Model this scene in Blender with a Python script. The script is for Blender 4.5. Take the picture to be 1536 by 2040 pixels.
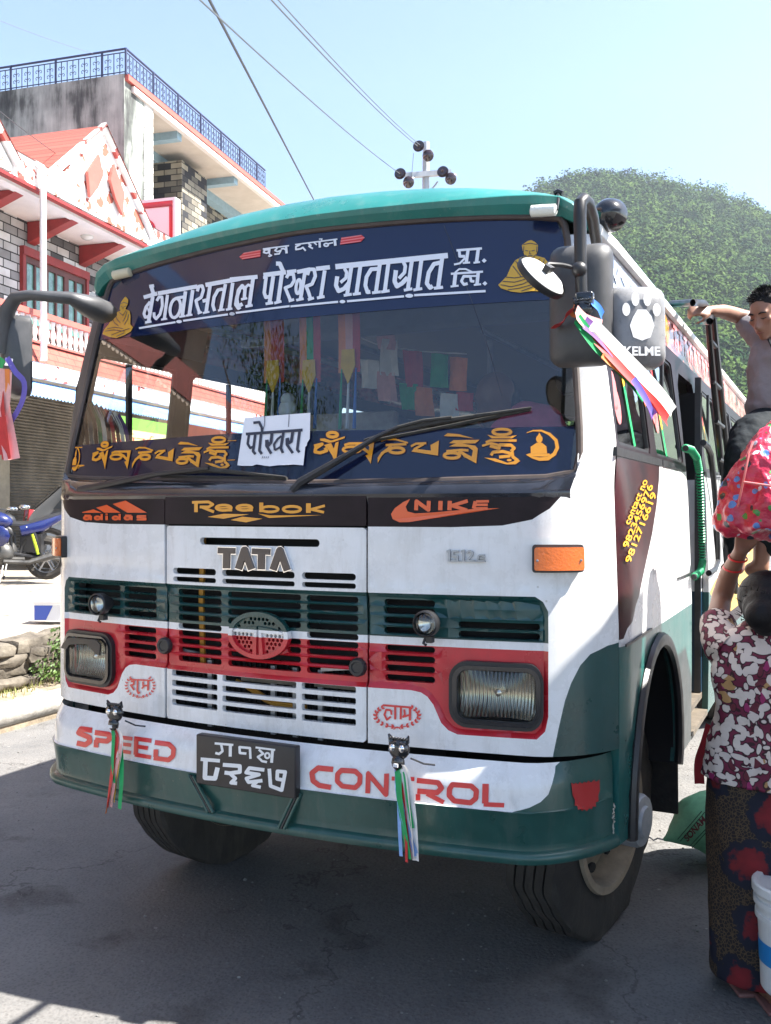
import bpy, bmesh, math, random
from mathutils import Vector, Matrix, Euler
from mathutils.geometry import delaunay_2d_cdt
random.seed(7)
scene = bpy.context.scene
col = scene.collection
for o in list(bpy.data.objects): bpy.data.objects.remove(o)

# ---------------------------------------------------------------- camera, sky, sun, exposure
cam_d = bpy.data.cameras.new('camera'); cam = bpy.data.objects.new('camera', cam_d); col.objects.link(cam)
cam_d.sensor_fit = 'VERTICAL'; cam_d.sensor_height = 24.0; cam_d.lens = 24.0*1848/2040
cam_d.clip_start = .05; cam_d.clip_end = 4000
cam.location = (0, 0, 1.69); cam.rotation_euler = (math.radians(90 - .23), 0, 0)
scene.camera = cam
SUN_DIR = Vector((.726, -.1075, 1.0)).normalized()
w_ = bpy.data.worlds.new('World'); scene.world = w_; w_.use_nodes = True
wt = w_.node_tree; wt.nodes.clear()
sky = wt.nodes.new('ShaderNodeTexSky'); sky.sky_type = 'NISHITA'; sky.sun_disc = False
sky.sun_elevation = math.asin(SUN_DIR.z); sky.sun_rotation = math.atan2(SUN_DIR.x, SUN_DIR.y)
sky.altitude = 800; sky.air_density = 1.0; sky.dust_density = 2.3; sky.ozone_density = 1.4
bg = wt.nodes.new('ShaderNodeBackground'); bg.inputs[1].default_value = .085
wo = wt.nodes.new('ShaderNodeOutputWorld')
wt.links.new(sky.outputs[0], bg.inputs[0]); wt.links.new(bg.outputs[0], wo.inputs[0])
sun_d = bpy.data.lights.new('sun', 'SUN'); sun_d.energy = 5.0; sun_d.angle = math.radians(.5); sun_d.color = (1, .955, .88)
sun = bpy.data.objects.new('sun', sun_d); col.objects.link(sun)
sun.rotation_euler = (-SUN_DIR).to_track_quat('-Z', 'Y').to_euler(); sun.location = (30, -5, 40)
scene.view_settings.view_transform = 'Standard'; scene.view_settings.look = 'None'
scene.view_settings.exposure = 2.05; scene.view_settings.gamma = 1
try:
    scene.cycles.max_bounces = 8; scene.cycles.transparent_max_bounces = 12; scene.cycles.use_denoising = True
except Exception: pass

# ---------------------------------------------------------------- where things are

F_PX, PITCH, CAM_H, YAW, BX, BY = 1848.0, math.radians(-.23), 1.69, math.radians(25.88), -.442, 3.205
CY, SY = math.cos(YAW), math.sin(YAW)
def world(u, v, w): return (BX + u*CY + v*SY, BY - u*SY + v*CY, w)
def pix(p):
    x, y, z = p[0], p[1], p[2] - CAM_H
    d = y*math.cos(PITCH) + z*math.sin(PITCH); up = -y*math.sin(PITCH) + z*math.cos(PITCH)
    return 768 + F_PX*x/d, 1020 - F_PX*up/d
def ray(px, py):
    x, u = (px - 768)/F_PX, (1020 - py)/F_PX
    return (x, math.cos(PITCH) - u*math.sin(PITCH), math.sin(PITCH) + u*math.cos(PITCH))
def at_depth(px, py, Y):
    d = ray(px, py); return (d[0]*Y/d[1], Y, CAM_H + d[2]*Y/d[1])
def on_ground(px, py, z=0.0):
    d = ray(px, py); t = (z - CAM_H)/d[2]; return (d[0]*t, d[1]*t, z)
def lerp(x, xs, ys):
    if x <= xs[0]: return ys[0]
    for a, b, c, d in zip(xs, xs[1:], ys, ys[1:]):
        if x <= b: return c + (d - c)*(x - a)/(b - a)
    return ys[-1]
def half_width(w): return lerp(w, [.5, .9, 1.3, 1.75, 1.9, 2.3, 2.61], [1.188, 1.193, 1.193, 1.176, 1.165, 1.115, 1.085])
def corner(t, u0, v0, sl, u1, v1):
    a = (u0 + .4*(u1-u0), v0 + .4*(u1-u0)*sl); b = (u1, v1 - .5*(v1-v0))
    k = 1 - t
    return (k**3*u0 + 3*k*k*t*a[0] + 3*k*t*t*b[0] + t**3*u1, k**3*v0 + 3*k*k*t*a[1] + 3*k*t*t*b[1] + t**3*v1)
def front_fn(s, w):
    a = abs(s); hw = half_width(w)
    if a <= .95: u, v = a, .10*a*a
    else: u, v = corner(min((a-.95)/.4, 1.0), .95, .09025, .19, hw, .4)
    return (math.copysign(u, s), v, w)
def wind_fn(s, w): return (s, .07 + .11*s*s + .215*(w - 1.8), w)
def bump_off(w): return lerp(w, [.605, .612, .634, .642, .66, .755, .765, .768, .845, .87, .905, .914], [.07, .085, .085, .058, .055, .072, .078, .066, .058, .046, .022, .008])
def bump_fn(s, w):
    a, o = abs(s), bump_off(w)
    if a <= .93: u, v = a, .10*a*a - o
    else: u, v = corner(min((a-.93)/.4, 1.0), .93, .0865 - o, .186, 1.165 + o*.2, .45)
    return (math.copysign(u, s), v, w)
CORNER_TAB = [(corner(k/40, .95, .09025, .19, 1.193, .4)) for k in range(41)]
def side_fn(s, w):
    hw = half_width(w)
    if s >= .4 or w > 1.9: return (hw, s, w)
    u = lerp(s, [q[1] for q in CORNER_TAB], [q[0] for q in CORNER_TAB])
    u = .95 + (u-.95)*(hw-.95)/(1.193-.95)
    k = max(0, min(1, (w-1.75)/.15)); return (u*(1-k) + hw*k, s, w)
class Surf:
    def __init__(self, fn, g): self.fn, self.g = fn, g
    def inv(self, px, py):
        s, w = self.g
        for i in range(30):
            x, y = pix(world(*self.fn(s, w))); e = 1e-4
            xs, ys = pix(world(*self.fn(s+e, w))); xw, yw = pix(world(*self.fn(s, w+e)))
            a, b, c, d = (xs-x)/e, (xw-x)/e, (ys-y)/e, (yw-y)/e
            det = a*d - b*c
            if abs(det) < 1e-9: break
            rx, ry = px - x, py - y
            ds, dw = (rx*d - b*ry)/det, (a*ry - c*rx)/det
            m = max(abs(ds), abs(dw)); k = min(1, .15/m) if m > 0 else 1
            s += ds*k; w += dw*k
            if m < 1e-6: break
        return (s, w)
    def at(self, s, w, off=0.0):
        p = self.fn(s, w)
        if not off: return p
        e = 1e-3; a = self.fn(s+e, w); b = self.fn(s, w+e)
        a = [a[i]-p[i] for i in range(3)]; b = [b[i]-p[i] for i in range(3)]
        n = (a[1]*b[2]-a[2]*b[1], a[2]*b[0]-a[0]*b[2], a[0]*b[1]-a[1]*b[0])
        l = math.sqrt(sum(k*k for k in n)) or 1
        return tuple(p[i] + n[i]/l*off for i in range(3))
FRONT, WIND, SIDE, BUMP = Surf(front_fn, (.2, 1.2)), Surf(wind_fn, (.2, 2.2)), Surf(side_fn, (1.0, 1.6)), Surf(bump_fn, (.2, .7))

def onv(px, py, v):
    d = ray(px, py); ox, oy = -BX, -BY
    o = (ox*CY - oy*SY, ox*SY + oy*CY); dd = (d[0]*CY - d[1]*SY, d[0]*SY + d[1]*CY)
    t = (v - o[1])/dd[1]; return (o[0] + t*dd[0], v, CAM_H + t*d[2])
def onu(px, py, u):
    d = ray(px, py); ox, oy = -BX, -BY
    o = (ox*CY - oy*SY, ox*SY + oy*CY); dd = (d[0]*CY - d[1]*SY, d[0]*SY + d[1]*CY)
    t = (u - o[0])/dd[0]; return (u, o[1] + t*dd[1], CAM_H + t*d[2])
# street frontage on the far side: t along it, k out towards the street
FA = math.radians(16.0); EX, EY = math.sin(FA), math.cos(FA); FX, FY = -6.7, 18.0
def fac(t, k, z): return (FX + t*EX + k*EY, FY + t*EY - k*EX, z)
def on_fac(px, py, k=0.0):
    d = ray(px, py); qx, qy = FX + k*EY, FY - k*EX
    # (d0*s - qx, d1*s - qy) = t*(EX,EY)
    s = (qx*EY - qy*EX)/(d[0]*EY - d[1]*EX)
    return ((d[0]*s - qx)*EX + (d[1]*s - qy)*EY, CAM_H + d[2]*s)

# ---------------------------------------------------------------- materials
MAT = {}
def mat(name, c, rough=.5, metal=0.0, spec=.5, var=0.0, vs=6.0, bump=0.0, bs=40.0, coat=0.0, emit=None, c2=None, streak=None, detail=5.0, trans=0.0, alpha=1.0, rvar=0.0):
    m = bpy.data.materials.new(name); m.use_nodes = True; MAT[name] = m
    nt = m.node_tree; b = nt.nodes['Principled BSDF']; L = nt.links.new
    b.inputs['Base Color'].default_value = (*c, 1); b.inputs['Roughness'].default_value = rough
    b.inputs['Metallic'].default_value = metal; b.inputs['Specular IOR Level'].default_value = spec
    b.inputs['Coat Weight'].default_value = coat; b.inputs['Coat Roughness'].default_value = .06
    b.inputs['Transmission Weight'].default_value = trans; b.inputs['Alpha'].default_value = alpha
    if var or bump or rvar:
        tc = nt.nodes.new('ShaderNodeTexCoord'); mp = nt.nodes.new('ShaderNodeMapping')
        L(tc.outputs['Object'], mp.inputs[0])
        if streak: mp.inputs['Scale'].default_value = streak
    if var or rvar:
        n = nt.nodes.new('ShaderNodeTexNoise'); n.inputs['Scale'].default_value = vs; n.inputs['Detail'].default_value = detail; n.inputs['Roughness'].default_value = .65
        L(mp.outputs[0], n.inputs['Vector'])
    if var:
        r = nt.nodes.new('ShaderNodeValToRGB'); e = r.color_ramp.elements
        lo = c2 if c2 else tuple(k*(1-var) for k in c)
        e[0].position, e[1].position = .3, .68
        e[0].color = (*lo, 1); e[1].color = (*tuple(min(1, k*(1 + (0 if c2 else var))) for k in c), 1)
        L(n.outputs[0], r.inputs[0]); L(r.outputs[0], b.inputs['Base Color'])
    if rvar:
        mr = nt.nodes.new('ShaderNodeMapRange'); mr.inputs[1].default_value = .3; mr.inputs[2].default_value = .7
        mr.inputs[3].default_value = max(.02, rough - rvar); mr.inputs[4].default_value = rough + rvar
        L(n.outputs[0], mr.inputs[0]); L(mr.outputs[0], b.inputs['Roughness'])
    if bump:
        n2 = nt.nodes.new('ShaderNodeTexNoise'); n2.inputs['Scale'].default_value = bs; n2.inputs['Detail'].default_value = 4
        L(mp.outputs[0], n2.inputs['Vector'])
        bp = nt.nodes.new('ShaderNodeBump'); bp.inputs['Strength'].default_value = bump; bp.inputs['Distance'].default_value = .02
        L(n2.outputs[0], bp.inputs['Height']); L(bp.outputs[0], b.inputs['Normal'])
    if emit: b.inputs['Emission Color'].default_value = (*emit[:3], 1); b.inputs['Emission Strength'].default_value = emit[3]
    return m
def nodes_of(m): return m.node_tree, m.node_tree.nodes, m.node_tree.links.new, m.node_tree.nodes['Principled BSDF']
def thin_glass(name, tint, boost, rough=.0):
    m = bpy.data.materials.new(name); m.use_nodes = True; MAT[name] = m; nt = m.node_tree; nt.nodes.clear(); L = nt.links.new
    out = nt.nodes.new('ShaderNodeOutputMaterial'); mx = nt.nodes.new('ShaderNodeMixShader')
    t = nt.nodes.new('ShaderNodeBsdfTransparent'); t.inputs[0].default_value = (*tint, 1)
    g = nt.nodes.new('ShaderNodeBsdfGlossy'); g.inputs['Roughness'].default_value = rough; g.inputs[0].default_value = (1, 1, 1, 1)
    fr = nt.nodes.new('ShaderNodeFresnel'); fr.inputs[0].default_value = 1.52
    k = nt.nodes.new('ShaderNodeMath'); k.operation = 'MULTIPLY'; k.inputs[1].default_value = boost; k.use_clamp = True
    L(fr.outputs[0], k.inputs[0]); L(k.outputs[0], mx.inputs[0]); L(t.outputs[0], mx.inputs[1]); L(g.outputs[0], mx.inputs[2]); L(mx.outputs[0], out.inputs[0])
    return m

mat('white_paint', (.78, .78, .79), .28, var=.05, vs=7, coat=.35, bump=.02, bs=5, c2=(.66, .66, .655), rvar=.08)
mat('green_paint', (.009, .055, .053), .3, var=.22, vs=4, coat=.25, rvar=.08)
mat('bumper_green', (.014, .066, .056), .32, var=.25, vs=3, coat=.2, rvar=.1, bump=.03, bs=6)
mat('teal_paint', (.011, .165, .145), .33, var=.18, vs=3, coat=.3, rvar=.1, bump=.03, bs=4)
mat('red_paint', (.50, .015, .026), .3, var=.15, vs=5, coat=.3, rvar=.07)
mat('maroon_film', (.055, .014, .016), .3, var=.6, vs=5, coat=.08, spec=.25, c2=(.02, .008, .012))
mat('black_film', (.016, .009, .012), .35, var=.4, vs=6, spec=.18)
mat('side_teal', (.012, .095, .086), .32, var=.25, vs=3, coat=.3, rvar=.1, bump=.03, bs=4)
mat('interior_dark', (.025, .025, .026), .8)
mat('yellow_paint', (.75, .42, .03), .3, coat=.3, var=.15, vs=3)
mat('navy_film', (.006, .013, .050), .04, coat=.35, spec=.5)
mat('navy_film_low', (.006, .010, .035), .04, coat=.3)
mat('black_plastic', (.018, .018, .02), .42, var=.3, vs=8, rvar=.1)
mat('black_gloss', (.012, .012, .014), .15, coat=.5)
mat('grey_plastic', (.06, .06, .063), .45, var=.25, vs=10, rvar=.1)
mat('rubber', (.022, .021, .02), .75, var=.25, vs=20, bump=.15, bs=80, c2=(.04, .037, .033))
mat('brown_gasket', (.06, .045, .04), .6, var=.3, vs=12)
mat('dirty_steel', (.16, .135, .105), .6, metal=.3, var=.35, vs=9, bump=.1, bs=30)
mat('grey_steel', (.33, .34, .36), .4, metal=.7, var=.2, vs=14)
mat('chrome', (.75, .75, .76), .12, metal=1.0)
mat('dark_chrome', (.06, .05, .05), .22, metal=.4, coat=.3)
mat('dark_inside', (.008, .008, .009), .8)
mat('rust', (.10, .055, .03), .8, var=.4, vs=15)
mat('sticker_white', (.72, .74, .80), .25, coat=.4)
mat('sticker_orange', (.72, .10, .02), .25, coat=.4)
mat('sticker_gold', (.72, .30, .015), .25, coat=.4)
mat('sticker_buddha', (.58, .33, .02), .25, coat=.4)
mat('sticker_red', (.62, .03, .03), .3, coat=.3)
mat('sticker_pink', (.75, .22, .22), .3, coat=.3)
mat('sticker_dark', (.02, .02, .03), .3, coat=.3)
mat('sticker_maroon', (.05, .006, .012), .3, coat=.3)
mat('plate_black', (.022, .019, .02), .4, var=.2, vs=9)
mat('plate_white', (.74, .74, .74), .45, var=.06)
mat('amber_lens', (.66, .13, .01), .15, coat=.7, bump=.08, bs=120)
mat('gold_pipe', (.42, .20, .02), .4, metal=.4)
mat('interior_grey', (.20, .20, .20), .7, var=.15)
mat('interior_cream', (.20, .185, .16), .7)
mat('seat_cloth', (.03, .035, .07), .9, var=.4, vs=9)
mat('seat_cover', (.45, .43, .42), .9, var=.3, vs=9)
thin_glass('windscreen_glass', (.74, .79, .79), 1.95)
thin_glass('side_glass', (.42, .45, .44), 1.6)
thin_glass('lamp_glass', (.88, .89, .88), 1.3, .02)

# ---------------------------------------------------------------- mesh helpers
ORG, FRAME = {}, {}
class MB:
    def __init__(self): self.v, self.f, self.m = [], [], []
    def add(self, vs, fs, m=0):
        n = len(self.v); self.v += [tuple(p) for p in vs]
        self.f += [tuple(i + n for i in q) for q in fs]; self.m += [m]*len(fs); return self
    def box(self, c, s, rot=None, m=0, taper=1.0, bev=0.0):
        hx, hy, hz = s[0]/2, s[1]/2, s[2]/2
        if bev <= 0:
            P = [Vector((x*hx*(taper if z > 0 else 1), y*hy*(taper if z > 0 else 1), z*hz)) for z in (-1, 1) for x, y in ((-1,-1),(1,-1),(1,1),(-1,1))]
            F = [(3,2,1,0),(4,5,6,7),(0,1,5,4),(1,2,6,5),(2,3,7,6),(3,0,4,7)]
        else:
            bm = bmesh.new(); bmesh.ops.create_cube(bm, size=1)
            for q in bm.verts: q.co = Vector((q.co.x*s[0]*(taper if q.co.z > 0 else 1), q.co.y*s[1]*(taper if q.co.z > 0 else 1), q.co.z*s[2]))
            bmesh.ops.bevel(bm, geom=list(bm.edges), offset=bev, segments=3, profile=.5, affect='EDGES')
            bm.verts.index_update(); P = [q.co.copy() for q in bm.verts]; F = [tuple(q.index for q in f.verts) for f in bm.faces]; bm.free()
        R = Matrix.Identity(3)
        if rot is not None: R = rot if isinstance(rot, Matrix) else Euler(rot).to_matrix()
        return self.add([R @ p + Vector(c) for p in P], F, m)
    def tube(self, path, r, n=8, m=0, caps=True, flat=1.0, up=None):
        P = [Vector(p) for p in path]; k = len(P); rr = r if isinstance(r, (list, tuple)) else [r]*k
        vs, fs = [], []; prev = None
        for i, p in enumerate(P):
            d = (P[min(i+1, k-1)] - P[max(i-1, 0)])
            d = d.normalized() if d.length > 1e-9 else Vector((0, 0, 1))
            if prev is None:
                a = Vector(up) if up else (Vector((0, 0, 1)) if abs(d.z) < .9 else Vector((1, 0, 0)))
                x = (a - d*a.dot(d)).normalized()
            else:
                x = prev - d*prev.dot(d); x = x.normalized() if x.length > 1e-6 else d.orthogonal().normalized()
            prev = x; y = d.cross(x)
            for j in range(n):
                t = 2*math.pi*j/n; vs.append(p + x*(math.cos(t)*rr[i]*flat) + y*(math.sin(t)*rr[i]))
        for i in range(k-1):
            for j in range(n): fs.append((i*n+j, i*n+(j+1) % n, (i+1)*n+(j+1) % n, (i+1)*n+j))
        if caps: fs += [tuple(range(n-1, -1, -1)), tuple((k-1)*n+j for j in range(n))]
        return self.add(vs, fs, m)
    def lathe(self, prof, o=(0,0,0), axis=(0,0,1), n=24, m=0, cap=True):
        a = Vector(axis).normalized(); x = a.orthogonal().normalized(); y = a.cross(x); o = Vector(o)
        vs, fs = [], []; k = len(prof)
        for r, h in prof:
            for j in range(n):
                t = 2*math.pi*j/n; vs.append(o + a*h + (x*math.cos(t) + y*math.sin(t))*r)
        for i in range(k-1):
            for j in range(n): fs.append((i*n+j, i*n+(j+1) % n, (i+1)*n+(j+1) % n, (i+1)*n+j))
        if cap: fs += [tuple(range(n-1, -1, -1)), tuple((k-1)*n+j for j in range(n))]
        return self.add(vs, fs, m)
    def ball(self, c, r, n=14, m=0, rot=None):
        r = r if isinstance(r, (list, tuple)) else (r, r, r); R = Euler(rot).to_matrix() if rot else Matrix.Identity(3)
        vs, fs = [], []; h = max(6, n//2)
        for i in range(h+1):
            a = math.pi*i/h
            for j in range(n):
                t = 2*math.pi*j/n
                vs.append(R @ Vector((r[0]*math.sin(a)*math.cos(t), r[1]*math.sin(a)*math.sin(t), r[2]*math.cos(a))) + Vector(c))
        for i in range(h):
            for j in range(n): fs.append((i*n+j, (i+1)*n+j, (i+1)*n+(j+1) % n, i*n+(j+1) % n))
        return self.add(vs, fs, m)
    def grid(self, rows, m=0, closed=False):
        n = len(rows[0]); vs = [p for r in rows for p in r]; fs = []
        for i in range(len(rows)-1):
            for j in range(n if closed else n-1): fs.append((i*n+j, i*n+(j+1) % n, (i+1)*n+(j+1) % n, (i+1)*n+j))
        return self.add(vs, fs, m)
    def prism(self, pts, d, m=0):
        P = [Vector(p) for p in pts]; D = Vector(d); n = len(P)
        return self.add(P + [p + D for p in P], [tuple(range(n-1, -1, -1)), tuple(range(n, 2*n))] + [(i, (i+1) % n, n+(i+1) % n, n+i) for i in range(n)], m)
    def build(self, name, mats, parent=None, angle=40, flat=False, fixn=True):
        if not isinstance(mats, (list, tuple)): mats = [mats]
        org = (0, 0, 0)
        root = parent
        while root is not None and root.parent is not None: root = root.parent
        if root is not None: org = ORG.get(root.name, org)
        me = bpy.data.meshes.new(name); me.from_pydata([(p[0]-org[0], p[1]-org[1], p[2]-org[2]) for p in self.v], [], self.f)
        for q in mats: me.materials.append(MAT[q] if isinstance(q, str) else q)
        me.polygons.foreach_set('material_index', self.m)
        if fixn:
            bm = bmesh.new(); bm.from_mesh(me); bmesh.ops.remove_doubles(bm, verts=bm.verts, dist=1e-5); bmesh.ops.recalc_face_normals(bm, faces=bm.faces); bm.to_mesh(me); bm.free()
        if not flat:
            me.polygons.foreach_set('use_smooth', [True]*len(me.polygons)); me.set_sharp_from_angle(angle=math.radians(angle))
        me.update()
        o = bpy.data.objects.new(name, me); col.objects.link(o)
        if parent is not None: o.parent = parent
        return o
def thing(name, label, cat, loc, frame='world', group=None, rotz=0.0):
    o = bpy.data.objects.new(name, None); col.objects.link(o); o.empty_display_size = .1
    ORG[o.name] = tuple(loc); FRAME[o.name] = frame
    o.location = world(*loc) if frame == 'bus' else loc
    o.rotation_euler = (0, 0, -YAW if frame == 'bus' else 0)
    o['label'] = label; o['category'] = cat
    if group: o['group'] = group
    return o
def tag(o, label=None, cat=None, group=None, kind=None):
    if label: o['label'] = label
    if cat: o['category'] = cat
    if group: o['group'] = group
    if kind: o['kind'] = kind
    return o
def inpoly(x, y, P):
    r = False; j = len(P)-1
    for i in range(len(P)):
        xi, yi = P[i]; xj, yj = P[j]
        if (yi > y) != (yj > y) and x < (xj-xi)*(y-yi)/(yj-yi) + xi: r = not r
        j = i
    return r
def densify(P, d, closed=True):
    out = []; n = len(P)
    for i in range(n if closed else n-1):
        a, b = P[i], P[(i+1) % n]; k = max(1, int(math.hypot(b[0]-a[0], b[1]-a[1])/d + .99))
        out += [(a[0]+(b[0]-a[0])*q/k, a[1]+(b[1]-a[1])*q/k) for q in range(k)]
    if not closed: out.append(P[-1])
    return out
def rrect(x0, y0, x1, y1, r, n=4):
    r = min(r, abs(x1-x0)/2*.999, abs(y1-y0)/2*.999); out = []
    for cx, cy, a in ((x1-r, y1-r, 0), (x0+r, y1-r, 90), (x0+r, y0+r, 180), (x1-r, y0+r, 270)):
        for k in range(n+1):
            t = math.radians(a + 90*k/n); out.append((cx + r*math.cos(t), cy + r*math.sin(t)))
    return out
def sheet(mb, surf, outer, holes=(), zones=(), lines=(), off=0.0, thick=0.0, grid=.06, offf=None, m0=0, mrim=None):
    """a sheet of bodywork laid on a curved surface, cut along zone borders, with openings that have depth"""
    V, E = [], []
    def loop(P, closed=True, d=None):
        P = densify(P, d or grid, closed); n = len(V); V.extend(Vector(p) for p in P); k = len(P)
        E.extend((n+i, n+(i+1) % k) for i in range(k if closed else k-1)); return P
    O = loop(outer)
    for h in holes: loop(h)
    for z in zones: loop(z[0])
    for l in lines: loop(l, False)
    xs = [p[0] for p in O]; ys = [p[1] for p in O]
    x = min(xs)+grid*.5
    while x < max(xs):
        y = min(ys)+grid*.5
        while y < max(ys):
            if inpoly(x, y, outer): V.append(Vector((x + random.uniform(-.1, .1)*grid, y + random.uniform(-.1, .1)*grid)))
            y += grid
        x += grid
    rv, re, rf, *_ = delaunay_2d_cdt(V, E, [], 0, 1e-6)
    fs, ms = [], []
    for f in rf:
        cx = sum(rv[i][0] for i in f)/len(f); cy = sum(rv[i][1] for i in f)/len(f)
        if not inpoly(cx, cy, outer) or any(inpoly(cx, cy, h) for h in holes): continue
        k = m0
        for z in zones:
            if inpoly(cx, cy, z[0]): k = z[1]
        fs.append(tuple(f)); ms.append(k)
    used = sorted({i for f in fs for i in f}); mp = {i: k for k, i in enumerate(used)}
    pts = [surf.at(rv[i][0], rv[i][1], off + (offf(rv[i][0], rv[i][1]) if offf else 0)) for i in used]
    base = len(mb.v); mb.v += pts
    for f, k in zip(fs, ms): mb.f.append(tuple(base + mp[i] for i in f)); mb.m.append(k)
    if thick:
        cnt = {}
        for f, k in zip(fs, ms):
            for i in range(len(f)): e = (f[i], f[(i+1) % len(f)]); cnt[e] = k
        back = {}
        for (a, b), k in list(cnt.items()):
            if (b, a) in cnt: continue
            for q in (a, b):
                if q not in back:
                    back[q] = len(mb.v); mb.v.append(surf.at(rv[q][0], rv[q][1], off - thick + (offf(rv[q][0], rv[q][1]) if offf else 0)))
            mb.f.append((base+mp[a], back[a], back[b], base+mp[b])); mb.m.append(k if mrim is None else mrim)
    return mb
def stroke_polys(pts, w, maxlen=1e9):
    """a brush stroke as overlapping convex pieces; pts may carry their own width"""
    P = [(p[0], p[1], (p[2] if len(p) > 2 else w)) for p in pts]; out = []
    for a, b in zip(P, P[1:]):
        d = math.hypot(b[0]-a[0], b[1]-a[1])
        if d < 1e-6: continue
        k = max(1, int(d/maxlen + .99))
        for q in range(k):
            A = [a[i] + (b[i]-a[i])*q/k for i in range(3)]; B = [a[i] + (b[i]-a[i])*(q+1)/k for i in range(3)]
            nx, ny = -(b[1]-a[1])/d, (b[0]-a[0])/d
            out.append([(A[0]+nx*A[2]/2, A[1]+ny*A[2]/2), (B[0]+nx*B[2]/2, B[1]+ny*B[2]/2), (B[0]-nx*B[2]/2, B[1]-ny*B[2]/2), (A[0]-nx*A[2]/2, A[1]-ny*A[2]/2)])
    for x, y, ww in P[1:-1]:
        out.append([(x + ww*.5*math.cos(k*math.pi/4 + .3), y + ww*.5*math.sin(k*math.pi/4 + .3)) for k in range(8)])
    return out
def ringp(cx, cy, rx, ry, w, n=14, tilt=0.0):
    c, s = math.cos(tilt), math.sin(tilt); P = []
    for k in range(n+1):
        t = 2*math.pi*k/n; x, y = rx*math.cos(t), ry*math.sin(t); P.append((cx + x*c - y*s, cy + x*s + y*c))
    return stroke_polys(P + [P[1]], w)
def glyphs(mb, polys, mapf, m=0, thick=None):
    """union of convex pieces, triangulated flat in the plane of the lettering and then laid on its surface by mapf(x, y, depth)"""
    V, Fc = [], []
    for P in polys:
        a = sum(P[i][0]*P[(i+1) % len(P)][1] - P[(i+1) % len(P)][0]*P[i][1] for i in range(len(P)))
        if abs(a) < 1e-9: continue
        if a < 0: P = P[::-1]
        n = len(V); V += [Vector((p[0], p[1])) for p in P]; Fc.append(list(range(n, n+len(P))))
    rv, re, rf, ov, oe, of = delaunay_2d_cdt(V, [], Fc, 0, 1e-4)
    fs = [tuple(f) for f, o in zip(rf, of) if len(o)]
    used = sorted({i for f in fs for i in f}); mp = {i: k for k, i in enumerate(used)}
    base = len(mb.v); mb.v += [mapf(rv[i][0], rv[i][1], 0) for i in used]
    for f in fs: mb.f.append(tuple(base + mp[i] for i in f)); mb.m.append(m)
    if thick:
        es = {}
        for f in fs:
            for i in range(3): es[(f[i], f[(i+1) % 3])] = 1
        bk = {}
        for (a, b) in es:
            if (b, a) in es: continue
            for q in (a, b):
                if q not in bk: bk[q] = len(mb.v); mb.v.append(mapf(rv[q][0], rv[q][1], -thick))
            mb.f.append((base+mp[a], base+mp[b], bk[b], bk[a])); mb.m.append(m)
    return mb
def onto(surf, x0, y0, k, off=.003):
    """lettering traced in an enlarged view of the photo (corner x0, y0; k photo pixels per unit) laid on the bodywork"""
    def f(x, y, d):
        s, w = surf.inv(x0 + x*k, y0 + y*k); return surf.at(s, w, off + d)
    return f
class Ink:
    def __init__(self): self.p = []
    def s(self, w, *pts): self.p += stroke_polys(pts, w, self.ml if hasattr(self, 'ml') else 1e9); return self
    def poly(self, *pts):
        # any simple polygon: cut into triangles
        from mathutils.geometry import tessellate_polygon
        T = tessellate_polygon([[Vector((p[0], p[1], 0)) for p in pts]])
        self.p += [[pts[i] for i in t] for t in T]; return self
    def ring(self, *a, **k): self.p += ringp(*a, **k); return self
    def dot(self, x, y, rx, ry=None, n=12):
        ry = ry or rx; self.p.append([(x + rx*math.cos(2*math.pi*k/n), y + ry*math.sin(2*math.pi*k/n)) for k in range(n)]); return self
def text_tris(s, bold=0.0):
    c = bpy.data.curves.new('letters', 'FONT'); c.body = s; c.offset = bold
    o = bpy.data.objects.new('letters', c); col.objects.link(o)
    dg = bpy.context.evaluated_depsgraph_get(); me = o.evaluated_get(dg).to_mesh()
    me.calc_loop_triangles(); P = [(v.co.x, v.co.y) for v in me.vertices]; T = [tuple(t.vertices) for t in me.loop_triangles]
    o.evaluated_get(dg).to_mesh_clear(); bpy.data.objects.remove(o); bpy.data.curves.remove(c)
    return P, T
def put_text(mb, s, mapf, m=0, bold=0.0):
    P, T = text_tris(s, bold); xs = [p[0] for p in P]; ys = [p[1] for p in P]
    x0, x1, y0, y1 = min(xs), max(xs), min(ys), max(ys)
    return mb.add([mapf((p[0]-x0)/(x1-x0), (p[1]-y0)/(y1-y0), 0) for p in P], T, m)
mat('reflector', (.70, .68, .62), .12, metal=1.0, bump=.05, bs=30, streak=(9, 1, .6))
thin_glass('headlamp_lens', (.80, .80, .74), 1.4, .05)
mat('rust_white', (.42, .38, .32), .9, var=.4, vs=60)
mat('sticker_red_dark', (.36, .012, .014), .35, coat=.3)
mat('black_gloss_worn', (.014, .015, .02), .16, var=.5, vs=7, coat=.5, bump=.12, bs=9, rvar=.12)
mat('white_trim', (.70, .69, .66), .45, var=.15, vs=9)
mat('sky_film', (.30, .34, .42), .06, coat=1.0, var=.2, vs=2)
mat('navy_paint', (.008, .035, .07), .35, var=.3, vs=4)
mat('tyre_rubber', (.026, .024, .022), .85, var=.35, vs=7, c2=(.045, .040, .034), bump=.12, bs=70)
mat('dusty_rim', (.26, .21, .15), .75, var=.35, vs=8, bump=.1, bs=40)
mat('grey_hub', (.36, .37, .39), .45, metal=.3, var=.2, vs=20)
mat('cord_green', (.02, .30, .13), .4, var=.2, vs=50)
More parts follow.
